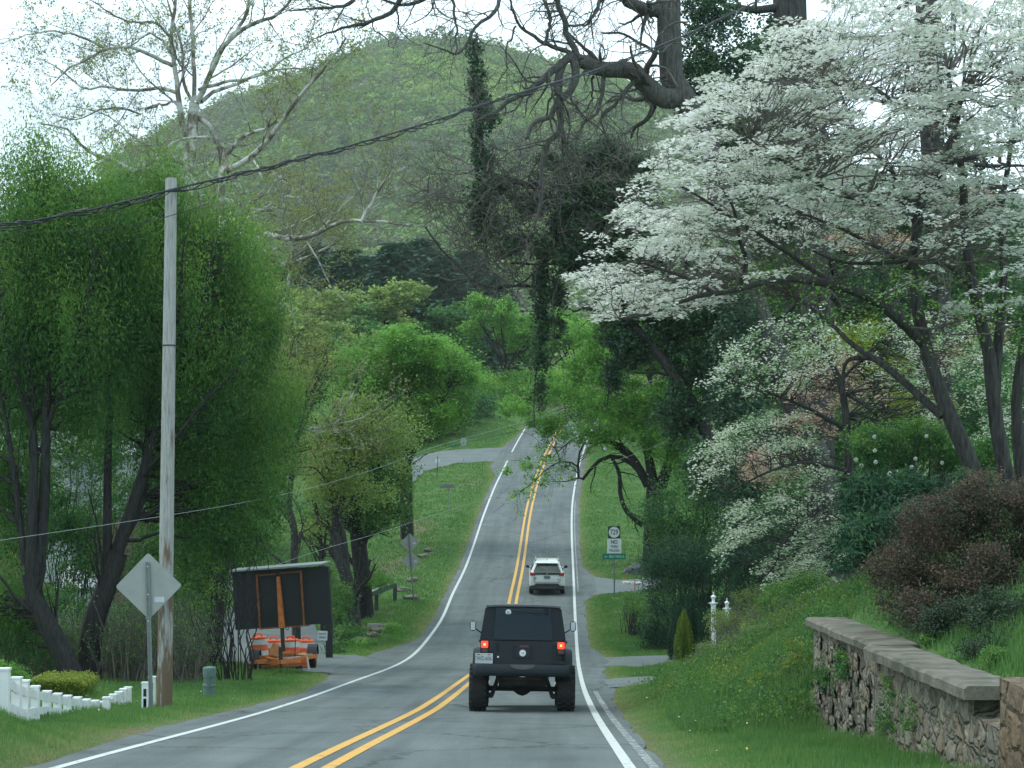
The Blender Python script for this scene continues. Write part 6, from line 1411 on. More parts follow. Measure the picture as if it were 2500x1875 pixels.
    tree('dogwood_tree', 'pink dogwood glowing between the two white ones', 'tree', base, [(P, R, 8), (T, Rt, 3)], [('blossom', V, np.arange(len(V)).reshape(-1, 4), np.concatenate(Ts), M_PINK)], M_BARK)
    leafy('japanese_maple', 'low tree with fresh yellow green layered leaves under the dogwood', 'tree', on(2180, 58), [([(2180,1300,58),(2160,1000,58),(2080,880,58)], .1, .04)], [E(2040,860,58,90,30,1.2),E(2130,900,58,90,30,1.2),E(2110,830,58,80,30,1.2),E(2240,1000,58,90,60,1.2)], 110, 50, .4, .10, M_GOLD, M_BARKD, 85, up=.4)
dogwood()

# --- bushes behind the wall and on the bank
def bush(name, label, px, d, ells, nc, per, cr, size, mat, seed, aspect=.55, up=.1, group=None, stems=True, cat='bush', axw=0., tshift=0., bark=None, shell=.6, tw=60, leaf='foliage', lobe=5):
    rng = np.random.default_rng(seed); base = on(px, d)
    if lobe: ells = lobes(ells, rng, lobe)
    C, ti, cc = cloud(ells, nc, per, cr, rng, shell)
    g = ground(C[:, 0], C[:, 1]) + .02; C[:, 2] = np.maximum(C[:, 2], g); ax = None
    if axw: ax = np.tile(np.array([0, 0, 1.]), (len(C), 1)) + rng.normal(0, .3, (len(C), 3))
    V, Q = quads(C, size, aspect, up, rng, ax, axw); tubes = []
    if stems:
        c = cc[rng.permutation(len(cc))[:tw]]; n = 7; t = np.linspace(0, 1, n)[None, :, None]; a = base + rng.normal(0, .12, (len(c), 3)) * [1, 1, 0] - [0, 0, .1]
        a[:, 0] += (c[:, 0] - base[0]) * .45; a[:, 1] += (c[:, 1] - base[1]) * .45; a[:, 2] = ground(a[:, 0], a[:, 1]) - .1
        P = a[:, None] * (1 - t) + c[:, None] * t; P[:, 1:-1] += rng.normal(0, .03, (len(c), n - 2, 3)) * np.linalg.norm(c - a, axis=1)[:, None, None]
        tubes = [(P, np.full((len(c), 1), size * .16 + .006) * np.linspace(1, .35, n)[None], 4)]
    t = thing(name, label, cat, base, group=group)
    if tubes: Vt, Qt = tube_mesh(tubes); npmesh('stems', Vt, Qt, bark or M_BARK, t, base=base)
    npmesh(leaf, V, Q, mat, t, tint=np.clip(ti + tshift, 0, 1), base=base); return t
d = 27
bush('barberry_bush', 'large red brown twiggy bush spilling behind the stone wall', 2380, d, [E(2200,1430,d,90,110,.8),E(2300,1330,d,140,120,.9),E(2440,1270,d,120,120,.9),E(2520,1390,d,100,160,.8),E(2380,1430,26,120,90,.8),E(2260,1500,26,90,60,.5)], 900, 85, .16, .036, M_BARB, 91, tshift=.12)
bush('evergreen_shrub', 'dark leafy shrub crowding over the lower cap slab of the wall', 2380, 24.5, [E(2330,1530,24.8,90,60,.4),E(2440,1540,23.8,100,90,.5),E(2400,1600,23,60,30,.3)], 330, 80, .13, .034, M_DARKLEAF, 92, tshift=-.05)
bush('weed_clump', 'bright green weeds growing on the lower wall cap', 2420, 22, [E(2420,1610,22,45,22,.2),E(2290,1560,24.6,45,22,.2)], 50, 60, .06, .03, M_MID, 93, stems=False, cat='weeds', tshift=.2)
bush('hanging_ivy', 'ivy trailing down the stone wall face', 2230, 23, [(WALLX-.08,23.6,-2.85,.06,.35,.35),(WALLX-.08,22.3,-2.8,.06,.25,.25),(WALLX-.1,19.6,-3.35,.06,.3,.3),(WALLX-.08,24.1,-3.3,.06,.3,.25),(WALLX-.08,21.3,-3.2,.06,.2,.3),(WALLX-.08,27,-2.7,.06,.5,.2),(WALLX-.08,28.7,-3.0,.06,.4,.2)], 110, 45, .09, .04, M_MID, 94, stems=False, cat='ivy', lobe=0, tshift=.1, leaf='ivy_leaves')
d = 37
t = bush('rhododendron_bush', 'wide dark green rhododendron under the dogwood trunks', 2220, d, [E(2110,1250,d,70,70,.9),E(2200,1220,d,90,60,.9),E(2300,1240,d,90,60,.9),E(2140,1320,d-2,90,60,.7),E(2230,1300,d-2,110,70,.8),E(2400,1230,d,90,60,.8),E(2080,1350,d-2,40,60,.6)], 380, 44, .20, .115, M_CEDAR, 95, aspect=.32, up=0, tshift=.12)
d = 45
t = bush('snowball_bush', 'green shrub dotted with round white snowball flowers', 2180, d, [E(2130,1110,d,60,70,.8),E(2210,1090,d,80,70,.9),E(2300,1110,d,70,70,.8),E(2380,1120,d,60,60,.8)], 260, 60, .22, .07, M_MID, 96, tshift=.12)
rg = np.random.default_rng(9); b = np.array(t.location)
for (x, y) in ((2090,1122),(2103,1137),(2138,1128),(2136,1100),(2172,1155),(2192,1152),(2170,1160),(2120,1158),(2262,1065),(2135,1066),(2235,1120),(2226,1140),(2300,1130),(2330,1090)):
    c = at(x, y, d - 1.0) - b; q = rg.normal(size=(90, 3)); q /= np.linalg.norm(q, axis=1, keepdims=True); V, Q = quads(c + q * .034, .03, .9, 0, rg); npmesh('snowball_flower', V, Q, M_WHITE, t, tint=rg.uniform(.3, 1, 90))
# bank weeds and shrubs
bush('bank_shrub', 'yellow green shrub leaning against the pillar end of the wall', 1940, 31.5, [E(1950,1640,31.5,60,80,.5),E(1900,1690,31.5,70,60,.6),E(1970,1720,31,25,60,.4),E(1860,1650,34,60,40,.6)], 230, 60, .12, .036, M_GOLD, 101, tshift=-.22, cat='shrub')
bush('bank_shrub', 'brownish tangle of brambles beside the nearer white post', 1800, 47, [E(1790,1530,50,70,50,1),E(1850,1530,47,70,45,.9),E(1750,1600,52,60,40,.8),E(1910,1500,44,60,40,.8),E(1830,1470,50,60,40,.8)], 260, 50, .16, .045, M_PALE, 102, tshift=-.3, cat='shrub', bark=M_TWIG, tw=160)
bush('bank_shrub', 'fresh green shrub on the bank crest left of the stone pillar', 1940, 40, [E(1960,1490,38,60,35,.7),E(1900,1470,43,60,45,.8),E(2020,1500,37,70,40,.7),E(2090,1480,36,70,50,.7),E(1990,1440,41,70,40,.8)], 280, 55, .15, .045, M_MID, 103, tshift=.2, cat='shrub')
bush('bank_shrub', 'thin leafy shrub wrapped round the nearer white gate post', 1728, 58, [E(1722,1590,57.5,22,18,.3),E(1765,1550,60.5,24,40,.3),E(1712,1620,57,30,16,.3)], 50, 45, .14, .06, M_GOLD, 104, tshift=-.1, cat='shrub', tw=20)
bush('bank_shrub', 'low yellow flowering weeds at the foot of the bank', 1800, 37, [E(1760,1740,35,110,40,.6),E(1850,1740,33,80,50,.6),E(1690,1720,42,50,30,.6)], 170, 50, .11, .034, M_MID, 105, tshift=.16, cat='shrub', stems=False)
bush('bank_shrub', 'tall stringy weeds in front of the cedars near the route sign', 1540, 86, [E(1530,1480,86,40,30,.8),E(1560,1500,84,40,30,.8)], 60, 40, .2, .07, M_MID, 106, tshift=.25, cat='shrub')
bush('bank_shrub', 'mixed green and tan brush covering the upper bank', 1880, 44, [E(1700,1640,49,40,25,.7),E(1770,1610,46,60,30,.8),E(1850,1570,42,70,35,.8),E(1920,1550,38,60,35,.7),E(1970,1580,34,50,40,.5),E(1800,1660,40,80,30,.7),E(1880,1620,36,70,35,.6)], 420, 50, .14, .04, M_PALE, 107, tshift=-.12, cat='shrub', bark=M_TWIG, tw=120, lobe=4)
bush('bank_shrub', 'dark weeds growing where the wall meets the grass', 1990, 30, [E(1950,1730,30.5,45,60,.4),E(1930,1790,29.5,60,30,.4),E(1975,1680,31,30,60,.3),E(2050,1840,26,60,20,.25),E(1890,1770,31,60,35,.4)], 260, 55, .1, .036, M_MID, 108, tshift=.0, cat='shrub', stems=False)
bush('bank_shrub', 'yellow flowering patch halfway up the grassy bank', 1720, 40, [E(1720,1760,38,80,22,.6),E(1800,1700,38,90,30,.6),E(1660,1790,34,70,15,.5),E(1880,1780,31,90,30,.5)], 240, 40, .09, .032, M_GOLD, 109, tshift=-.1, cat='weeds', stems=False)
bush('crest_bush', 'light green bushes closing the road where it passes over the crest', 1200, 226, [E(1130,985,226,50,40,3),E(1190,960,228,50,50,3),E(1260,950,230,60,60,3),E(1330,960,232,60,60,3),E(1420,990,226,60,50,3),E(1500,1010,224,60,50,3)], 420, 60, .9, .24, M_MAPLE, 111, tshift=-.02, cat='bushes', tw=40, lobe=6)
def bank_weeds():
    rng = np.random.default_rng(66)
    for nm, lab, mat, n, hh, sh in (('bank_weeds', 'tall mixed green weeds covering the right bank', M_MID, 2900, .34, .26), ('bank_weeds', 'yellow green leafy weeds scattered over the right bank', M_GOLD, 900, .32, -.14), ('bank_weeds', 'tan dead stalks and brambles on the right bank', M_DEADT, 800, .34, .25)):
        Y = rng.uniform(28.8, 60, n); t = rng.uniform(.9, 7.5, n); t = np.where(mat is M_DEADT, np.maximum(t, 2.0), t); X = PR(Y) + t; c = rng.uniform(0, 1, n); dens = np.sin(X * 1.9 + n) * np.cos(Y * .8 + X) > (-.1 if mat is M_MID else .15); ok = dens & ~((Y < 31) & (X > WALLX - .1))
        for P in DR: ok &= ~in_poly(X, Y, P)
        X, Y, c = X[ok], Y[ok], c[ok]; per = 46; i = np.repeat(np.arange(len(X)), per); r = rng.uniform(.08, .26, len(X)); g = rng.normal(size=(len(i), 3)) * r[i][:, None]
        h = hh * rng.uniform(.4, 1.5, len(X)); C = np.stack([X[i] + g[:, 0], Y[i] + g[:, 1], 0 * g[:, 0]], -1); C[:, 2] = ground(C[:, 0], C[:, 1]) + rng.uniform(0, 1, len(i)) ** .8 * h[i]
        V, Q = quads(C, .05 if mat is not M_DEADT else .09, .5 if mat is not M_DEADT else .12, .1, rng, np.tile([0, 0, 1.], (len(C), 1)), .45); tag(npmesh(nm, V, Q, mat, tint=np.clip(c[i] * .6 + sh + rng.normal(0, .12, len(i)), 0, 1)), lab, 'weeds', kind='stuff')
bank_weeds()
bush('willow_undergrowth', 'leafy undergrowth hiding the house behind the left willows', 180, 68, [E(30,1130,68,70,80,1.5),E(130,1200,68,60,70,1.5),E(215,1130,68,60,90,1.5),E(170,1330,68,80,60,1.5),E(60,1330,68,80,90,1.5),E(280,1230,68,50,90,1.5),E(240,1400,68,80,60,1.5),E(340,1380,68,70,80,1.5),E(100,1470,66,100,50,1.5),E(420,1440,68,60,60,1.2),E(0,1230,68,50,80,1.5),E(180,1040,72,90,50,1.5),E(60,1050,72,80,60,1.5),E(270,1060,72,60,60,1.5),E(140,1270,72,80,60,1.5),E(210,1300,70,60,60,1.5)], 760, 60, .4, .11, M_MID, 170, tshift=.08, cat='undergrowth', tw=60, bark=M_BARKD)
bush('lot_shrub', 'yellow green shrub overlapping the upper left corner of the message board', 590, 58, [E(560,1330,58.5,60,50,.8),E(520,1380,58.5,50,60,.8),E(600,1290,59,50,40,.8),E(490,1450,58.5,45,60,.8)], 150, 55, .28, .08, M_MID, 171, tshift=.25, cat='shrub', tw=30, bark=M_BARKD)
bush('crest_hedge', 'dark hedge and scrub behind the octagonal sign at the side road', 1070, 200, [E(1060,1045,199,45,40,2.5),E(1105,1020,202,40,45,2.5),E(1010,1050,196,45,50,2.5),E(1090,960,206,60,60,3),E(1140,1000,210,40,40,3),E(1190,1000,216,40,30,3),E(960,1060,192,40,50,2.5)], 420, 55, .9, .24, M_MID, 112, tshift=-.15, cat='hedge', tw=40, lobe=6)
def yucca():
    rng = np.random.default_rng(3); b = on(1672, 53); t = thing('yucca_plant', 'spiky yucca clump at the corner of the bank and driveway', 'plant', b); n = 110; k = 6
    off = np.stack([rng.choice([0, -.5, .3], n) + rng.normal(0, .05, n), rng.normal(0, .1, n), 0 * np.arange(n)], -1); a = rng.uniform(0, 2 * PI, n); el = rng.uniform(.25, 1.4, n); L = rng.uniform(.35, .7, n)
    P = np.zeros((n, k, 3)); d = np.stack([np.cos(a) * np.cos(el), np.sin(a) * np.cos(el), np.sin(el)], -1)
    for j in range(k): u = j / (k - 1); P[:, j] = off + d * (L * u)[:, None]; P[:, j, 2] -= .18 * u ** 2 * L
    V, Q = tube_mesh([(P, np.full((n, 1), .018) * np.array([[1, 1, .9, .7, .4, .05]]), 3)]); npmesh('leaves', V, Q, M_CEDAR, t, tint=np.repeat(rng.uniform(.3, .9, n), (k - 1) * 3))
yucca()
# clipped hedge and bush by the fence
def hedge():
    rng = np.random.default_rng(8); d = 45; b = on(150, d); b[2] = at(150, 1735, d)[2]; t = thing('clipped_hedge', 'low clipped yellow green hedge behind the white fence', 'hedge', b); n = 26000
    a = at(75, 1700, d); c = at(224, 1700, d); z0 = at(0, 1720, d)[2]; z1 = at(0, 1655, d)[2]
    u = rng.uniform(0, 1, n); y = rng.uniform(-.8, .8, n); z = rng.uniform(0, 1, n); f = rng.integers(0, 3, n); y = np.where(f == 0, -.8, y); z = np.where(f == 1, 1, z)
    q = np.stack([a[0] + (c[0] - a[0]) * u, d + y + 0 * u, z0 + (z1 - z0) * z], -1); q += rng.normal(0, .035, q.shape); q[:, 2] -= .12 * np.clip(u * 6 - 5.2, 0, 1) + .1 * np.clip(1 - u * 5, 0, 1)
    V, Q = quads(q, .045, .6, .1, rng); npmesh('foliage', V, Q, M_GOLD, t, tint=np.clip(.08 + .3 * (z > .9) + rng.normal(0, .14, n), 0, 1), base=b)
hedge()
bush('round_bush', 'bright green bush at the left edge above the fence', 20, 44, [E(0,1655,44,55,35,.5),E(35,1665,44,30,22,.4)], 90, 60, .1, .045, M_MAPLE, 110, tshift=-.05)

# --- cedars, cones and other conifers on the right
def cone(name, label, px, ytop, ybase, wpx, d, mat, seed, n=9000, sz=.07, group=None, tshift=0., px2=None):
    rng = np.random.default_rng(seed); b = on(px, d); z1 = at(px, ytop, d)[2]; H = z1 - b[2]; R = wpx / 2 * d / FPX
    u = rng.uniform(0, 1, n) ** .8; a = rng.uniform(0, 2 * PI, n); prof = np.sin(np.clip((1 - u) ** .75, 0, 1) * PI * .62) / np.sin(PI * .62) * .98 + .02; prof = np.minimum(prof, 1.05)
    r = R * prof * (1 + .13 * np.sin(a * 5 + u * 9 + seed)) * rng.uniform(.72, 1.05, n); C = np.stack([np.cos(a) * r, np.sin(a) * r, u * H], -1)
    V, Q = quads(C, sz, .4, 0, rng, np.tile([0, 0, 1.], (n, 1)) + rng.normal(0, .3, (n, 3)), .6); t = thing(name, label, 'evergreen', b, group=group)
    mb = MB(); mb.cyl((0, 0, -.1), (0, 0, H * .8), .06, .02, 8); mb.build('trunk', M_BARKD, t)
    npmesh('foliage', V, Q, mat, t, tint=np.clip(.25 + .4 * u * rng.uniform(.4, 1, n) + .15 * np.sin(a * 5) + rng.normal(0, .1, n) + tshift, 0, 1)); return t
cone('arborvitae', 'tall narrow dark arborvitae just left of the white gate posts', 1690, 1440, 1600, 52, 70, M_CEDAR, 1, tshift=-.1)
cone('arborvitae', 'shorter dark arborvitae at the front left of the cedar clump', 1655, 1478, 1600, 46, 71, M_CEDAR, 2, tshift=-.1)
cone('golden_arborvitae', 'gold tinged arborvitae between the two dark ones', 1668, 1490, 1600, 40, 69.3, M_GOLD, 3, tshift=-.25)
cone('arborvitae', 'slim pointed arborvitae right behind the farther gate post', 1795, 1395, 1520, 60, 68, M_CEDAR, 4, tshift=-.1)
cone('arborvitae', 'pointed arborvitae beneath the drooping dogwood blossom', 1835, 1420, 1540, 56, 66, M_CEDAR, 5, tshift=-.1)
d = 78
bush('cedar_tree', 'broad dark cedar mass beside the driveway behind the arborvitae', 1680, d, [E(1610,1480,d,40,120,1.2),E(1650,1400,d,70,90,1.5),E(1620,1560,d,45,50,1.2),E(1720,1420,d,80,110,1.5),E(1780,1380,d,80,100,1.5),E(1700,1520,d,100,80,1.5),E(1840,1400,d,90,110,1.5),E(1600,1400,d,30,60,.8),E(1930,1380,d,90,130,1.5)], 620, 85, .42, .10, M_CEDAR, 120, aspect=.35, cat='evergreen', axw=.4, tshift=-.06)
d = 92
bush('understory_tree', 'leafy green thicket between the forked tree and the dogwoods', 1720, d, [E(1650,1240,d,50,80,1.5),E(1700,1180,d,70,90,2),E(1760,1250,d,80,100,2),E(1680,1320,d,70,50,1.5),E(1620,1330,d,40,50,1),E(1830,1200,d,90,120,2),E(1920,1220,d,80,120,2),E(1780,1120,d,80,60,2),E(1580,1270,d,30,60,1),E(2050,1130,d,100,150,2),E(2180,1080,d,100,150,2),E(2320,1050,d,120,160,2),E(2450,1020,d,120,160,2)], 900, 75, .55, .12, M_MID, 121, tshift=.02, cat='thicket', tw=120)
d = 100
bush('ivy_thicket', 'dark ivy hung woodland edge behind the dogwoods', 1900, d, [E(1850,1020,d,100,100,2),E(1960,900,d,120,140,2),E(1900,720,d,120,150,2),E(2080,760,d,130,180,2),E(2250,700,d,140,200,2),E(2420,650,d,140,220,2),E(2150,960,d,120,130,2),E(2350,900,d,120,140,2),E(1760,1050,d,70,80,1.5)], 900, 70, .75, .18, M_IVY, 122, tshift=.22, cat='thicket')

# --- roadside tree on the right with the drooping branch
d = 118; q4 = lambda x, y, e=0: (900 + x / 2.765, 900 + y / 2.765, d + e)
rng = np.random.default_rng(131)
S = [([(1592,1410,d),(1596,1300,d),(1598,1220,d),(1602,1180,d)], .62, .52), ([q4(1960,780),(2010,640),] if 0 else [q4(1970,800),q4(2020,650),q4(2040,540),q4(2080,420),q4(2100,250)], .36, .10), ([q4(1920,800),q4(1900,650),q4(1870,520),q4(1840,400),q4(1780,250)], .34, .08),
     ([q4(1890,790),q4(1840,700),q4(1780,600),q4(1690,520),q4(1560,470),q4(1480,430),q4(1400,380)], .28, .06), ([q4(1870,760),q4(1800,660),q4(1700,600),q4(1640,590),q4(1560,620),q4(1480,700),q4(1425,765),q4(1415,680),q4(1420,580),q4(1455,500)], .17, .04, ),
     ([q4(1640,595),q4(1690,700),q4(1700,850),q4(1740,960),q4(1800,1020),q4(1850,1060)], .10, .15), ([q4(1425,700),q4(1400,650),q4(1300,630),q4(1200,680),q4(1120,760),q4(1020,830)], .05, .015), ([q4(1300,630),q4(1240,520),q4(1150,480)], .04, .01), ([q4(1480,440),q4(1380,480),q4(1300,540),q4(1240,600)], .05, .02)]
P, R = limbs(S, 12); P1, R1 = sprout(P[1:], R[1:], 7, 2.2, .8, 8, .2, (0, 0, .0), .2, 1, .45, .25, rng, .015); P2, R2 = sprout(P1, R1, 4, .9, .8, 6, .25, (0, 0, 0), .2, 1, .5, .3, rng, .01)
C, ti, cc = cloud([E(1440,900,d,80,60,2),E(1520,930,d,100,90,3),E(1620,920,d,100,100,3),E(1690,1000,d,80,90,3),E(1440,1000,d,90,50,2),E(1540,1030,d,80,50,2),E(1360,960,d,70,50,2),E(1600,840,d,90,70,2),E(1660,1120,d,50,60,2),E(1330,1050,d,60,40,1.5),E(1500,1080,d,60,30,1.5)] and lobes([E(1440,900,d,70,50,2),E(1520,900,d,90,80,3),E(1620,900,d,90,90,3),E(1690,1000,d,70,80,3),E(1440,990,d,80,45,2),E(1360,950,d,60,45,2),E(1600,830,d,80,60,2),E(1660,1120,d,45,50,2),E(1330,1040,d,50,30,1.5),E(1250,1000,d,40,30,1.2),E(1560,800,d,110,70,2),E(1480,830,d,90,60,2),E(1680,900,d,70,90,2),E(1540,1000,d-1,100,60,2),E(1620,1010,d-1,70,60,2)], rng, 7), 1000, 74, .5, rng, .7)
Cb, _, _ = along(P2, 9, .14, rng, .2); Cb = Cb[(Cb[:, 0] < 7.0)]
Cx, tx, _ = cloud([E(1640,1080,d-1.5,70,60,1.2),E(1560,1050,d-1.5,70,45,1.2),E(1700,1150,d-1,60,70,1.5),E(1480,1040,d-1.5,70,40,1.2),E(1420,1060,d-1.5,50,30,1),E(1620,1000,d-2,90,60,1)], 260, 60, .5, rng, .6); Cy, ty, _ = cloud([E(1310,1170,d,45,22,.8),E(1262,1200,d,28,16,.6),E(1385,1130,d,32,20,.6),E(1235,1150,d,20,14,.5),E(1345,1120,d,30,20,.6),E(1290,1130,d,35,18,.6),E(1400,1165,d,25,14,.5)], 46, 26, .28, rng, .3)
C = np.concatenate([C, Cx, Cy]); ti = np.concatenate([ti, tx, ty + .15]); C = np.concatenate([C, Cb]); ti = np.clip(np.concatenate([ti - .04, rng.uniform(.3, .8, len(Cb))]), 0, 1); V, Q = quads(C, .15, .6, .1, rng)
tree('roadside_tree', 'stout forked tree with a crooked branch drooping over the right lane edge', 'tree', on(1597, d), [(P, R, 12), (P1, R1, 5), (P2, R2, 3)], [('crown', V, Q, ti, M_MAPLE)], M_BARKD)

# --- trees left of the road
d = 88
leafy('roadside_tree', 'pale green tree with a curving grey trunk at the foot of the left bank', 'tree', on(868, d),
    [([(868,1575,d),(862,1500,d),(848,1420,d),(830,1360,d),(818,1300,d)], .33, .24), ([(820,1310,d),(812,1200,d),(790,1100,d),(770,1020,d)], .16, .04), ([(850,1430,d),(842,1330,d),(828,1250,d),(822,1150,d),(830,1040,d)], .15, .04), ([(818,1250,d),(850,1140,d),(900,1040,d),(960,980,d)], .09, .03), ([(812,1200,d),(760,1140,d-1),(700,1150,d-1)], .07, .03)],
    [E(850,1010,d,80,60),E(780,1080,d,60,60),E(830,1120,d,90,60),E(920,1060,d,90,70),E(990,1110,d,50,60),E(790,1220,d,60,70),E(870,1200,d,80,60),E(760,1320,d,40,50)],
    300, 60, .62, .12, M_PALE, M_BARK, 141, tshift=.16, shell=.4)
d = 93
leafy('roadside_tree', 'twin stemmed green tree behind the pale tree on the left bank', 'tree', on(890, d),
    [([(892,1515,d),(886,1430,d),(878,1350,d),(872,1300,d)], .42, .34), ([(872,1310,d),(862,1230,d),(850,1150,d),(840,1060,d)], .2, .05), ([(886,1330,d),(905,1270,d),(918,1210,d),(922,1150,d),(930,1060,d)], .17, .05), ([(878,1300,d),(880,1200,d),(885,1100,d)], .15, .05)],
    [E(880,1080,d,80,60),E(940,1180,d,70,60),E(820,1180,d,60,70),E(960,1090,d,60,60),E(900,1280,d,60,60),E(800,1290,d,50,50),E(970,1260,d,40,40)],
    300, 64, .62, .13, M_MID, M_BARKD, 142, tshift=.18, shell=.4)
d = 128
leafy('maple_tree', 'rounded bright green maple above the grass island', 'tree', on(994, d),
    [([(994,1315,d),(992,1230,d),(992,1150,d),(990,1080,d)], .42, .34), ([(992,1150,d),(940,1040,d),(900,960,d)], .2, .06), ([(990,1100,d),(1000,980,d),(1000,880,d)], .2, .05), ([(992,1120,d),(1050,1020,d),(1100,950,d)], .18, .05)],
    [E(1000,870,d,110,70,3),E(900,920,d,80,80,3),E(1080,910,d,90,80,3),E(960,980,d,110,80,3),E(1080,1010,d,80,70,3),E(860,990,d,60,60,2),E(1000,1060,d,70,50,2),E(1140,960,d,35,60,2)],
    520, 110, .62, .19, M_MAPLE, M_BARKD, 143, tshift=-.06, up=.3, lobe=8, shell=.8)
d = 84
leafy('budding_tree', 'sparse brown budded tree rising behind the message board', 'tree', on(722, d),
    [([(724,1590,d),(722,1480,d),(718,1370,d),(716,1280,d),(700,1230,d)], .19, .14), ([(716,1290,d),(690,1230,d),(655,1215,d),(640,1150,d),(650,1060,d)], .1, .03), ([(705,1240,d),(712,1150,d),(730,1050,d),(760,960,d),(800,880,d)], .12, .03), ([(712,1180,d),(690,1050,d),(700,900,d),(720,820,d)], .08, .02), ([(730,1330,d),(735,1300,d),(742,1320,d)], .08, .05)],
    [E(690,1020,d,60,80),E(740,960,d,70,90),E(780,880,d,60,60),E(660,1180,d,50,60),E(740,1120,d,50,80),E(690,900,d,50,60)],
    200, 34, .7, .10, M_SYC, M_BARK, 144, tshift=.0, shell=.3, tw=1)
leafy('budding_tree', 'thin dark young tree at the right of the message board', 'tree', on(786, 90),
    [([(790,1560,90),(784,1400,90),(782,1300,90),(760,1180,90)], .13, .04), ([(783,1320,90),(750,1290,90),(730,1270,90)], .05, .02), ([(784,1400,90),(810,1200,90),(830,1100,90)], .06, .02)],
    [E(770,1200,90,50,60),E(800,1120,90,50,60),E(760,1300,90,40,40)], 70, 30, .6, .11, M_PALE, M_BARKD, 145, tshift=.1, shell=.3)
bush('roadside_bush', 'leafy bush behind the private drive post', 845, 84, [E(830,1480,84,40,70,1),E(850,1560,80,35,35,.8),E(800,1440,86,30,50,.8),E(835,1590,77,40,20,.6)], 130, 60, .3, .09, M_MID, 146, tshift=.15)
bush('roadside_bush', 'low green weeds on the verge right of the driveway mouth', 905, 79, [E(890,1585,79,60,18,.6),E(960,1540,82,40,18,.6),E(850,1610,76,50,15,.5),E(920,1420,92,40,30,1)], 130, 55, .2, .07, M_MAPLE, 147, tshift=-.1, stems=False, cat='weeds')
# bare saplings under the willows
def thicket(name, label, px0, px1, d0, d1, ytop, n, seed, mat, leafn=3):
    rng = np.random.default_rng(seed); x = rng.uniform(px0, px1, n); dd = rng.uniform(d0, d1, n); X = (x - 1250) / FPX * dd; Z = ground(X, dd); b = on((px0 + px1) / 2, (d0 + d1) / 2)
    H = np.array([at(0, ytop, e)[2] for e in dd]) - Z; H *= rng.uniform(.4, 1.05, n); k = 9; P = np.zeros((n, k, 3)); P[:, 0] = np.stack([X, dd, Z - .1], -1); d = np.tile([0, 0, 1.], (n, 1)) + rng.normal(0, .12, (n, 3))
    for j in range(1, k): d = d + rng.normal(0, .09, (n, 3)); d[:, 2] += .05; d /= np.linalg.norm(d, axis=1, keepdims=True); P[:, j] = P[:, j - 1] + d * (H / (k - 1))[:, None]
    R = rng.uniform(.012, .035, (n, 1)) * np.linspace(1, .3, k)[None]; P1, R1 = sprout(P, R, 6, .8, .7, 6, .2, (0, 0, .1), .15, 1, .6, .3, rng, .006); C, _, _ = along(P1, leafn, .08, rng)
    V, Q = quads(C, .07, .6, .1, rng); tree(name, label, 'thicket', b, [(P, R, 5), (P1, R1, 3)], [('leaves', V, Q, rng.uniform(0, 1, len(C)), mat)], M_TWIG)
thicket('sapling_thicket', 'brown bare saplings crowding behind the sign and utility pole', 240, 500, 56, 66, 1440, 330, 150, M_MID, 7)
thicket('sapling_thicket', 'tangled bare brush at the left end of the message board', 455, 535, 68, 78, 1400, 60, 151, M_PALE, 3)
thicket('sapling_thicket', 'dark undergrowth beneath the far left willow', -60, 200, 58, 66, 1480, 260, 152, M_MID, 9)

# --- distant trees: each its own, built from a few kinds
def proto(kind, seed):
    rng = np.random.default_rng(seed); t = thing('distant_tree', 'x', 'tree')
    if kind == 'pine':
        n = 5200; u = rng.uniform(.22, 1, n); a = rng.uniform(0, 2 * PI, n); ub = u + .03 * np.sin(a * 3 + 1); fr_ = ub * 9 - np.floor(ub * 9); r = np.minimum((1.03 - u) ** .55 * .24, .19) * (.45 + .75 * rng.uniform(0, 1, n)) * (1 - .45 * fr_) * (1 + .3 * np.sin(a * 4 + np.floor(ub * 9) * 2.1)); lay = 0
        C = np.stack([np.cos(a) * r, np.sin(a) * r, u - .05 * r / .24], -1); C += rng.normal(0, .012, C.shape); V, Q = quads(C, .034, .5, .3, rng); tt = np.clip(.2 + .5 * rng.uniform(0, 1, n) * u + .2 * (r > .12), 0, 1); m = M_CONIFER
        P = np.array([[[0, 0, z] for z in np.linspace(-.03, .95, 8)]]); R = np.linspace(.02, .003, 8)[None]; tubes = [(P, R, 6)]
    else:
        ell = lobes([(rng.normal(0, .13), rng.normal(0, .13), rng.uniform(.42, .8), rng.uniform(.13, .2), rng.uniform(.13, .2), rng.uniform(.1, .17)) for _ in range(8)], rng, 4, .5)
        C, tt, cc = cloud(ell, 300, 30, .042, rng, .7); V, Q = quads(C, .026, .7, .2, rng); m = {'bright': M_MAPLE, 'mid': M_MID, 'pale': M_PALE, 'dark': M_IVY}[kind]
        P = [resample([(0, 0, -.03), (.01, 0, .2), (rng.normal(0, .02), rng.normal(0, .02), .45)], 8)] + [resample([(0, 0, .2 + .03 * i), (c[0] * .4, c[1] * .4, .3 + .2 * c[2]), c], 8) for i, c in enumerate(cc[:8])]
        R = np.array([np.linspace(.022, .012, 8)] + [np.linspace(.012, .003, 8)] * 8); tubes = [(np.array(P), R, 6)]
    Vt, Qt = tube_mesh(tubes); npmesh('trunk', Vt, Qt, M_BARKD, t, smooth=True); npmesh('crown', V, Q, m, t, tint=tt); return t
PR_ = {k: proto(k, 200 + i) for i, k in enumerate(('pine', 'bright', 'mid', 'pale', 'dark'))}; used = set()
KL = {'pine': 'dark pine', 'bright': 'bright green tree', 'mid': 'mid green tree', 'pale': 'pale budding tree', 'dark': 'dark ivy green tree'}
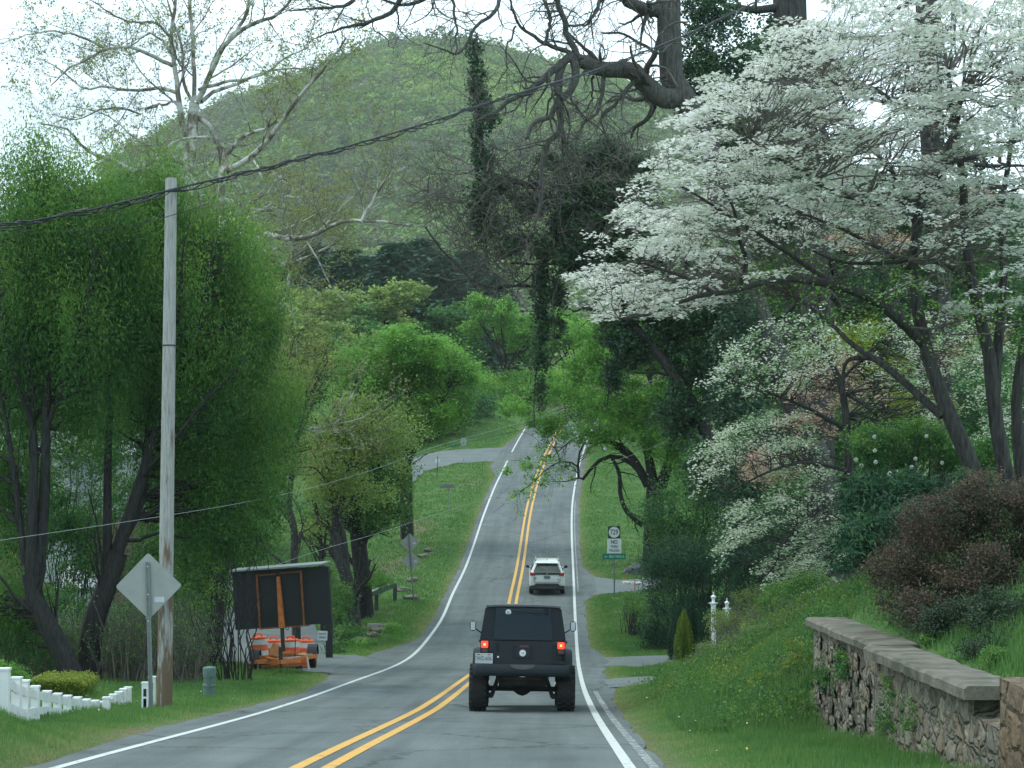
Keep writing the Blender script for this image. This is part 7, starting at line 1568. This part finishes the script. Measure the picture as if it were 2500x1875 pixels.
def far(kind, px, ytop, d, wide=1., label=None):
    b = on(px, d); H = max(4., at(px, ytop, d)[2] - b[2]) / .97; r = PR_[kind]; rz = (px * 7.3 + d) % 6.28
    lb = label; o = r if kind not in used else dup(r, (0, 0, 0)); used.add(kind); o.location = tuple(float(c) for c in b); o.rotation_euler = (0, 0, rz); wide = wide * (1.45 if kind == 'pine' else 1); o.scale = (H * wide,) * 2 + (H,); o['label'] = lb; o['group'] = 'woodland trees between the road and the mountain'
FAR = [('pine',690,660,290,1.2,'the distant mountain, leftmost of the pine row'),('pine',770,610,330,1.2,'the second pine from the left in the pine row'),('pine',840,620,280,1.2,'pine behind the left shoulder of the round maple'),('pine',900,640,300,1.2,'tall pine above the crown of the round maple'),('pine',965,610,290,1.3,'pine directly behind the round maple'),
       ('pine',1025,600,330,1.2,'tallest pine right of the round maple'),('pine',1085,640,290,1.3,'pine left of the ivy tangle'),('pine',1140,630,300,1.2,'pine seen through the tangled twigs'),('pine',1200,680,310,1.2,'pine at the right end of the pine row'),
       ('mid',735,700,250,1.3,'left of the pines on the valley side'),('mid',870,690,240,1.3,'in front of the pine row'),('pale',960,680,250,1.2,'just above the round maple'),('mid',1060,700,245,1.3,'between the maple and the hanging vines'),('mid',1130,740,250,1.2,'just left of the hill crest'),('bright',1235,700,235,.9,'just left of the hanging vines'),('bright',1320,730,240,1.0,'behind the longest hanging vine at the hill top'),('bright',1420,760,235,1.0,'right of the hill crest behind the ivy column'),('bright',1510,780,230,1.0,'behind the forked roadside tree'),('mid',1160,850,260,.9,'in the shade left of the hill crest'),
       ('mid',1590,760,220,1.1,'farther behind the forked roadside tree'),('bright',1290,900,232,.8,'low at the crest where the road vanishes'),('bright',1380,930,236,.8,'low right of the crest where the road vanishes'),('dark',1075,960,200,1.4,'beside the side road behind the octagonal sign'),('dark',1020,980,195,1.4,'at the left side of the side road mouth'),
       ('pale',620,640,180,1.0,'in the gap right of the olive willow'),('pale',700,760,170,1.0,'left of the round maple low down'),('mid',760,740,175,1.0,'between the pale trees and the maple'),('pale',560,520,230,1.0,'behind the sycamore trunk'),('pale',820,700,210,1.0,'above the pale roadside tree'),('mid',640,860,150,1.2,'low behind the message board'),
       ('mid',60,760,120,1.2,'behind the far left willow'),('pale',180,700,125,1.2,'behind the house roof at left'),('mid',300,740,120,1.2,'behind the utility pole'),('mid',430,760,125,1.3,'behind the second willow'),('pale',520,840,120,1.2,'behind the olive willow'),('mid',-60,700,130,1.3,'at the very left edge'),
       ('pine',330,440,260,1.3,'at the left foot of the mountain'),('pine',250,470,270,1.3,'farther left at the foot of the mountain'),('mid',420,420,260,1.1,'below the left end of the mountain ridge'),('mid',150,500,250,1.2,'on the left skyline behind the willows'),('mid',30,500,250,1.2,'at the left end of the skyline'),
       ('mid',1650,620,190,1.2,'behind the ivy mass'),('mid',1760,560,180,1.2,'behind the left dogwood boughs'),('dark',1880,520,170,1.2,'in the dark gap under the dogwood arch'),('mid',2000,500,180,1.2,'behind the upper dogwood blossom'),('dark',2120,480,170,1.3,'behind the middle of the dogwood'),('mid',2250,470,180,1.2,'behind the dogwood trunks'),('mid',2380,480,170,1.2,'near the right edge behind the dogwood'),('mid',2500,500,180,1.2,'at the right edge'),
       ('bright',1740,900,150,1.1,'behind the understory thicket'),('mid',1850,880,140,1.2,'behind the pink dogwood'),('mid',2000,900,140,1.2,'behind the second white dogwood'),('mid',2300,850,130,1.3,'low behind the dogwood trunks')]
for k, px, yt, d, w, tail in FAR: far(k, px, yt, d, w, KL[k] + ' ' + tail if not tail.startswith(('the ', 'pine', 'tall')) else ('dark pine at the left end of the row before the mountain' if tail.startswith('the dist') else 'dark ' + tail.replace('the second pine', 'pine second') ))
# ground wood between near hills and the mountain: reads as one mass
def midwood():
    rng = np.random.default_rng(301); n = 2300; Y = np.sqrt(rng.uniform(300 ** 2, 720 ** 2, n)); X = rng.uniform(-.30, .30, n) * Y; Z = np.maximum(ground(X, Y), np.where(Y > 620, hill_z(X, Y), -99)); H = rng.uniform(9, 15, n) * np.where(np.abs(X / Y + .02) < .06, .8, 1)
    per = 70; i = np.repeat(np.arange(n), per); q = rng.normal(size=(len(i), 3)); q /= np.linalg.norm(q, axis=1, keepdims=True)
    C = np.stack([X[i] + q[:, 0] * H[i] * .32, Y[i] + q[:, 1] * H[i] * .32, Z[i] + H[i] * .55 + q[:, 2] * H[i] * .42], -1); V, Q = quads(C, 1.1, .8, .2, rng)
    tt = np.clip(rng.uniform(.1, .9, n)[i] + rng.normal(0, .1, len(i)), 0, 1); tag(npmesh('woodland', V, Q, M_FOREST, tint=tt), 'woodland filling the valley below the mountain', 'woodland', kind='stuff')
midwood()

# --- house glimpsed through the willows
def house():
    d = 96; b = on(180, d); t = thing('white_house', 'white sided house glimpsed between the willow trunks', 'house', b); X = lambda px: (px - 1250) / FPX * d - b[0]; Zp = lambda py: at(0, py, d)[2] - b[2]
    W = simple('siding_white', (.30, .34, .34), .7, var=.06); RO = simple('roof_grey', (.20, .22, .23), .8, var=.2, scale=3); gb = simple('brick_brown', (.16, .11, .09), .9, var=.3)
    x0, x1 = X(-60), X(300); z1 = Zp(1110); mb = MB(); mb.box(x0, x1, .6, 8, -1, Zp(1260)); mb.build('wall', gb, t); mb = MB(); mb.box(X(105), X(185), -.6, .58, Zp(1420), Zp(1190)); mb.build('porch_wall', W, t)
    mb = MB(); mb.prism([(X(95), Zp(1200)), (X(195), Zp(1200)), (X(150), Zp(1125))], -.8, 1.5); mb.build('gable', W, t)
    mb = MB(); mb.box(x0 - .3, x1 + .3, .4, 8.2, Zp(1262), Zp(1110)); mb.build('upper_wall', W, t)
    mb = MB(); mb.add([(x0 - .5, .0, Zp(1110)), (x1 + .5, .0, Zp(1110)), (x1 + .5, 4.2, Zp(1050)), (x0 - .5, 4.2, Zp(1050)), (x0 - .5, 8.6, Zp(1110)), (x1 + .5, 8.6, Zp(1110))], [(0, 1, 2, 3), (3, 2, 5, 4), (0, 3, 4), (1, 5, 2)]); mb.build('roof', RO, t)
    for y, y2 in ((1062, 1086), (1078, 1104), (1096, 1120)): MB().bar((X(90), -.5, Zp(y)), (X(270), -.5, Zp(y2)), .08, .12).build('balcony_rail', W, t)
    for x in (120, 183, 240): MB().bar((X(x), -.5, Zp(1040)), (X(x), -.5, Zp(1135)), .1, .1).build('balcony_post', W, t)
    for a, c in ((118, 150), (160, 180)):
        f = MB().box(X(a), X(c), -.66, -.6, Zp(1330), Zp(1230)).build('window', W, t); MB().box(X(a) + .1, X(c) - .1, -.68, -.661, Zp(1325), Zp(1236)).build('pane', M_GLASSD, f)
    t = thing('garden_shed', 'low pale roof showing between the willow trunks', 'shed', on(190, 84)); b2 = np.array(t.location); X2 = lambda px: (px - 1250) / FPX * 84 - b2[0]; Z2 = lambda py: at(0, py, 84)[2] - b2[2]
    mb = MB(); mb.box(X2(145), X2(250), 0, 2.5, -.5, Z2(1430)); mb.build('wall', W, t); mb = MB(); mb.add([(X2(135), -.3, Z2(1435)), (X2(260), -.3, Z2(1435)), (X2(250), 1.3, Z2(1385)), (X2(150), 1.3, Z2(1385)), (X2(135), 2.8, Z2(1435)), (X2(260), 2.8, Z2(1435))], [(0, 1, 2, 3), (3, 2, 5, 4), (0, 3, 4), (1, 5, 2)]); mb.build('roof', simple('tin_roof', (.20, .23, .24), .5, var=.1), t)
house()

# ------------------------------------------------------------------ haze
def haze():
    m = bpy.data.materials.new('haze'); m.use_nodes = True; nt = m.node_tree; nt.nodes.clear(); o = nt.nodes.new('ShaderNodeOutputMaterial'); v = nt.nodes.new('ShaderNodeVolumePrincipled')
    v.inputs['Color'].default_value = (.82, .95, .90, 1); v.inputs['Density'].default_value = HAZE; v.inputs['Anisotropy'].default_value = .3; nt.links.new(v.outputs[0], o.inputs['Volume'])
    mb = MB(); mb.box(-1900, 1900, -60, 2500, -45, 360); tag(mb.build('haze', m), 'thin blue haze lying over the valley', 'haze', kind='stuff')
HAZE = .00012
haze()
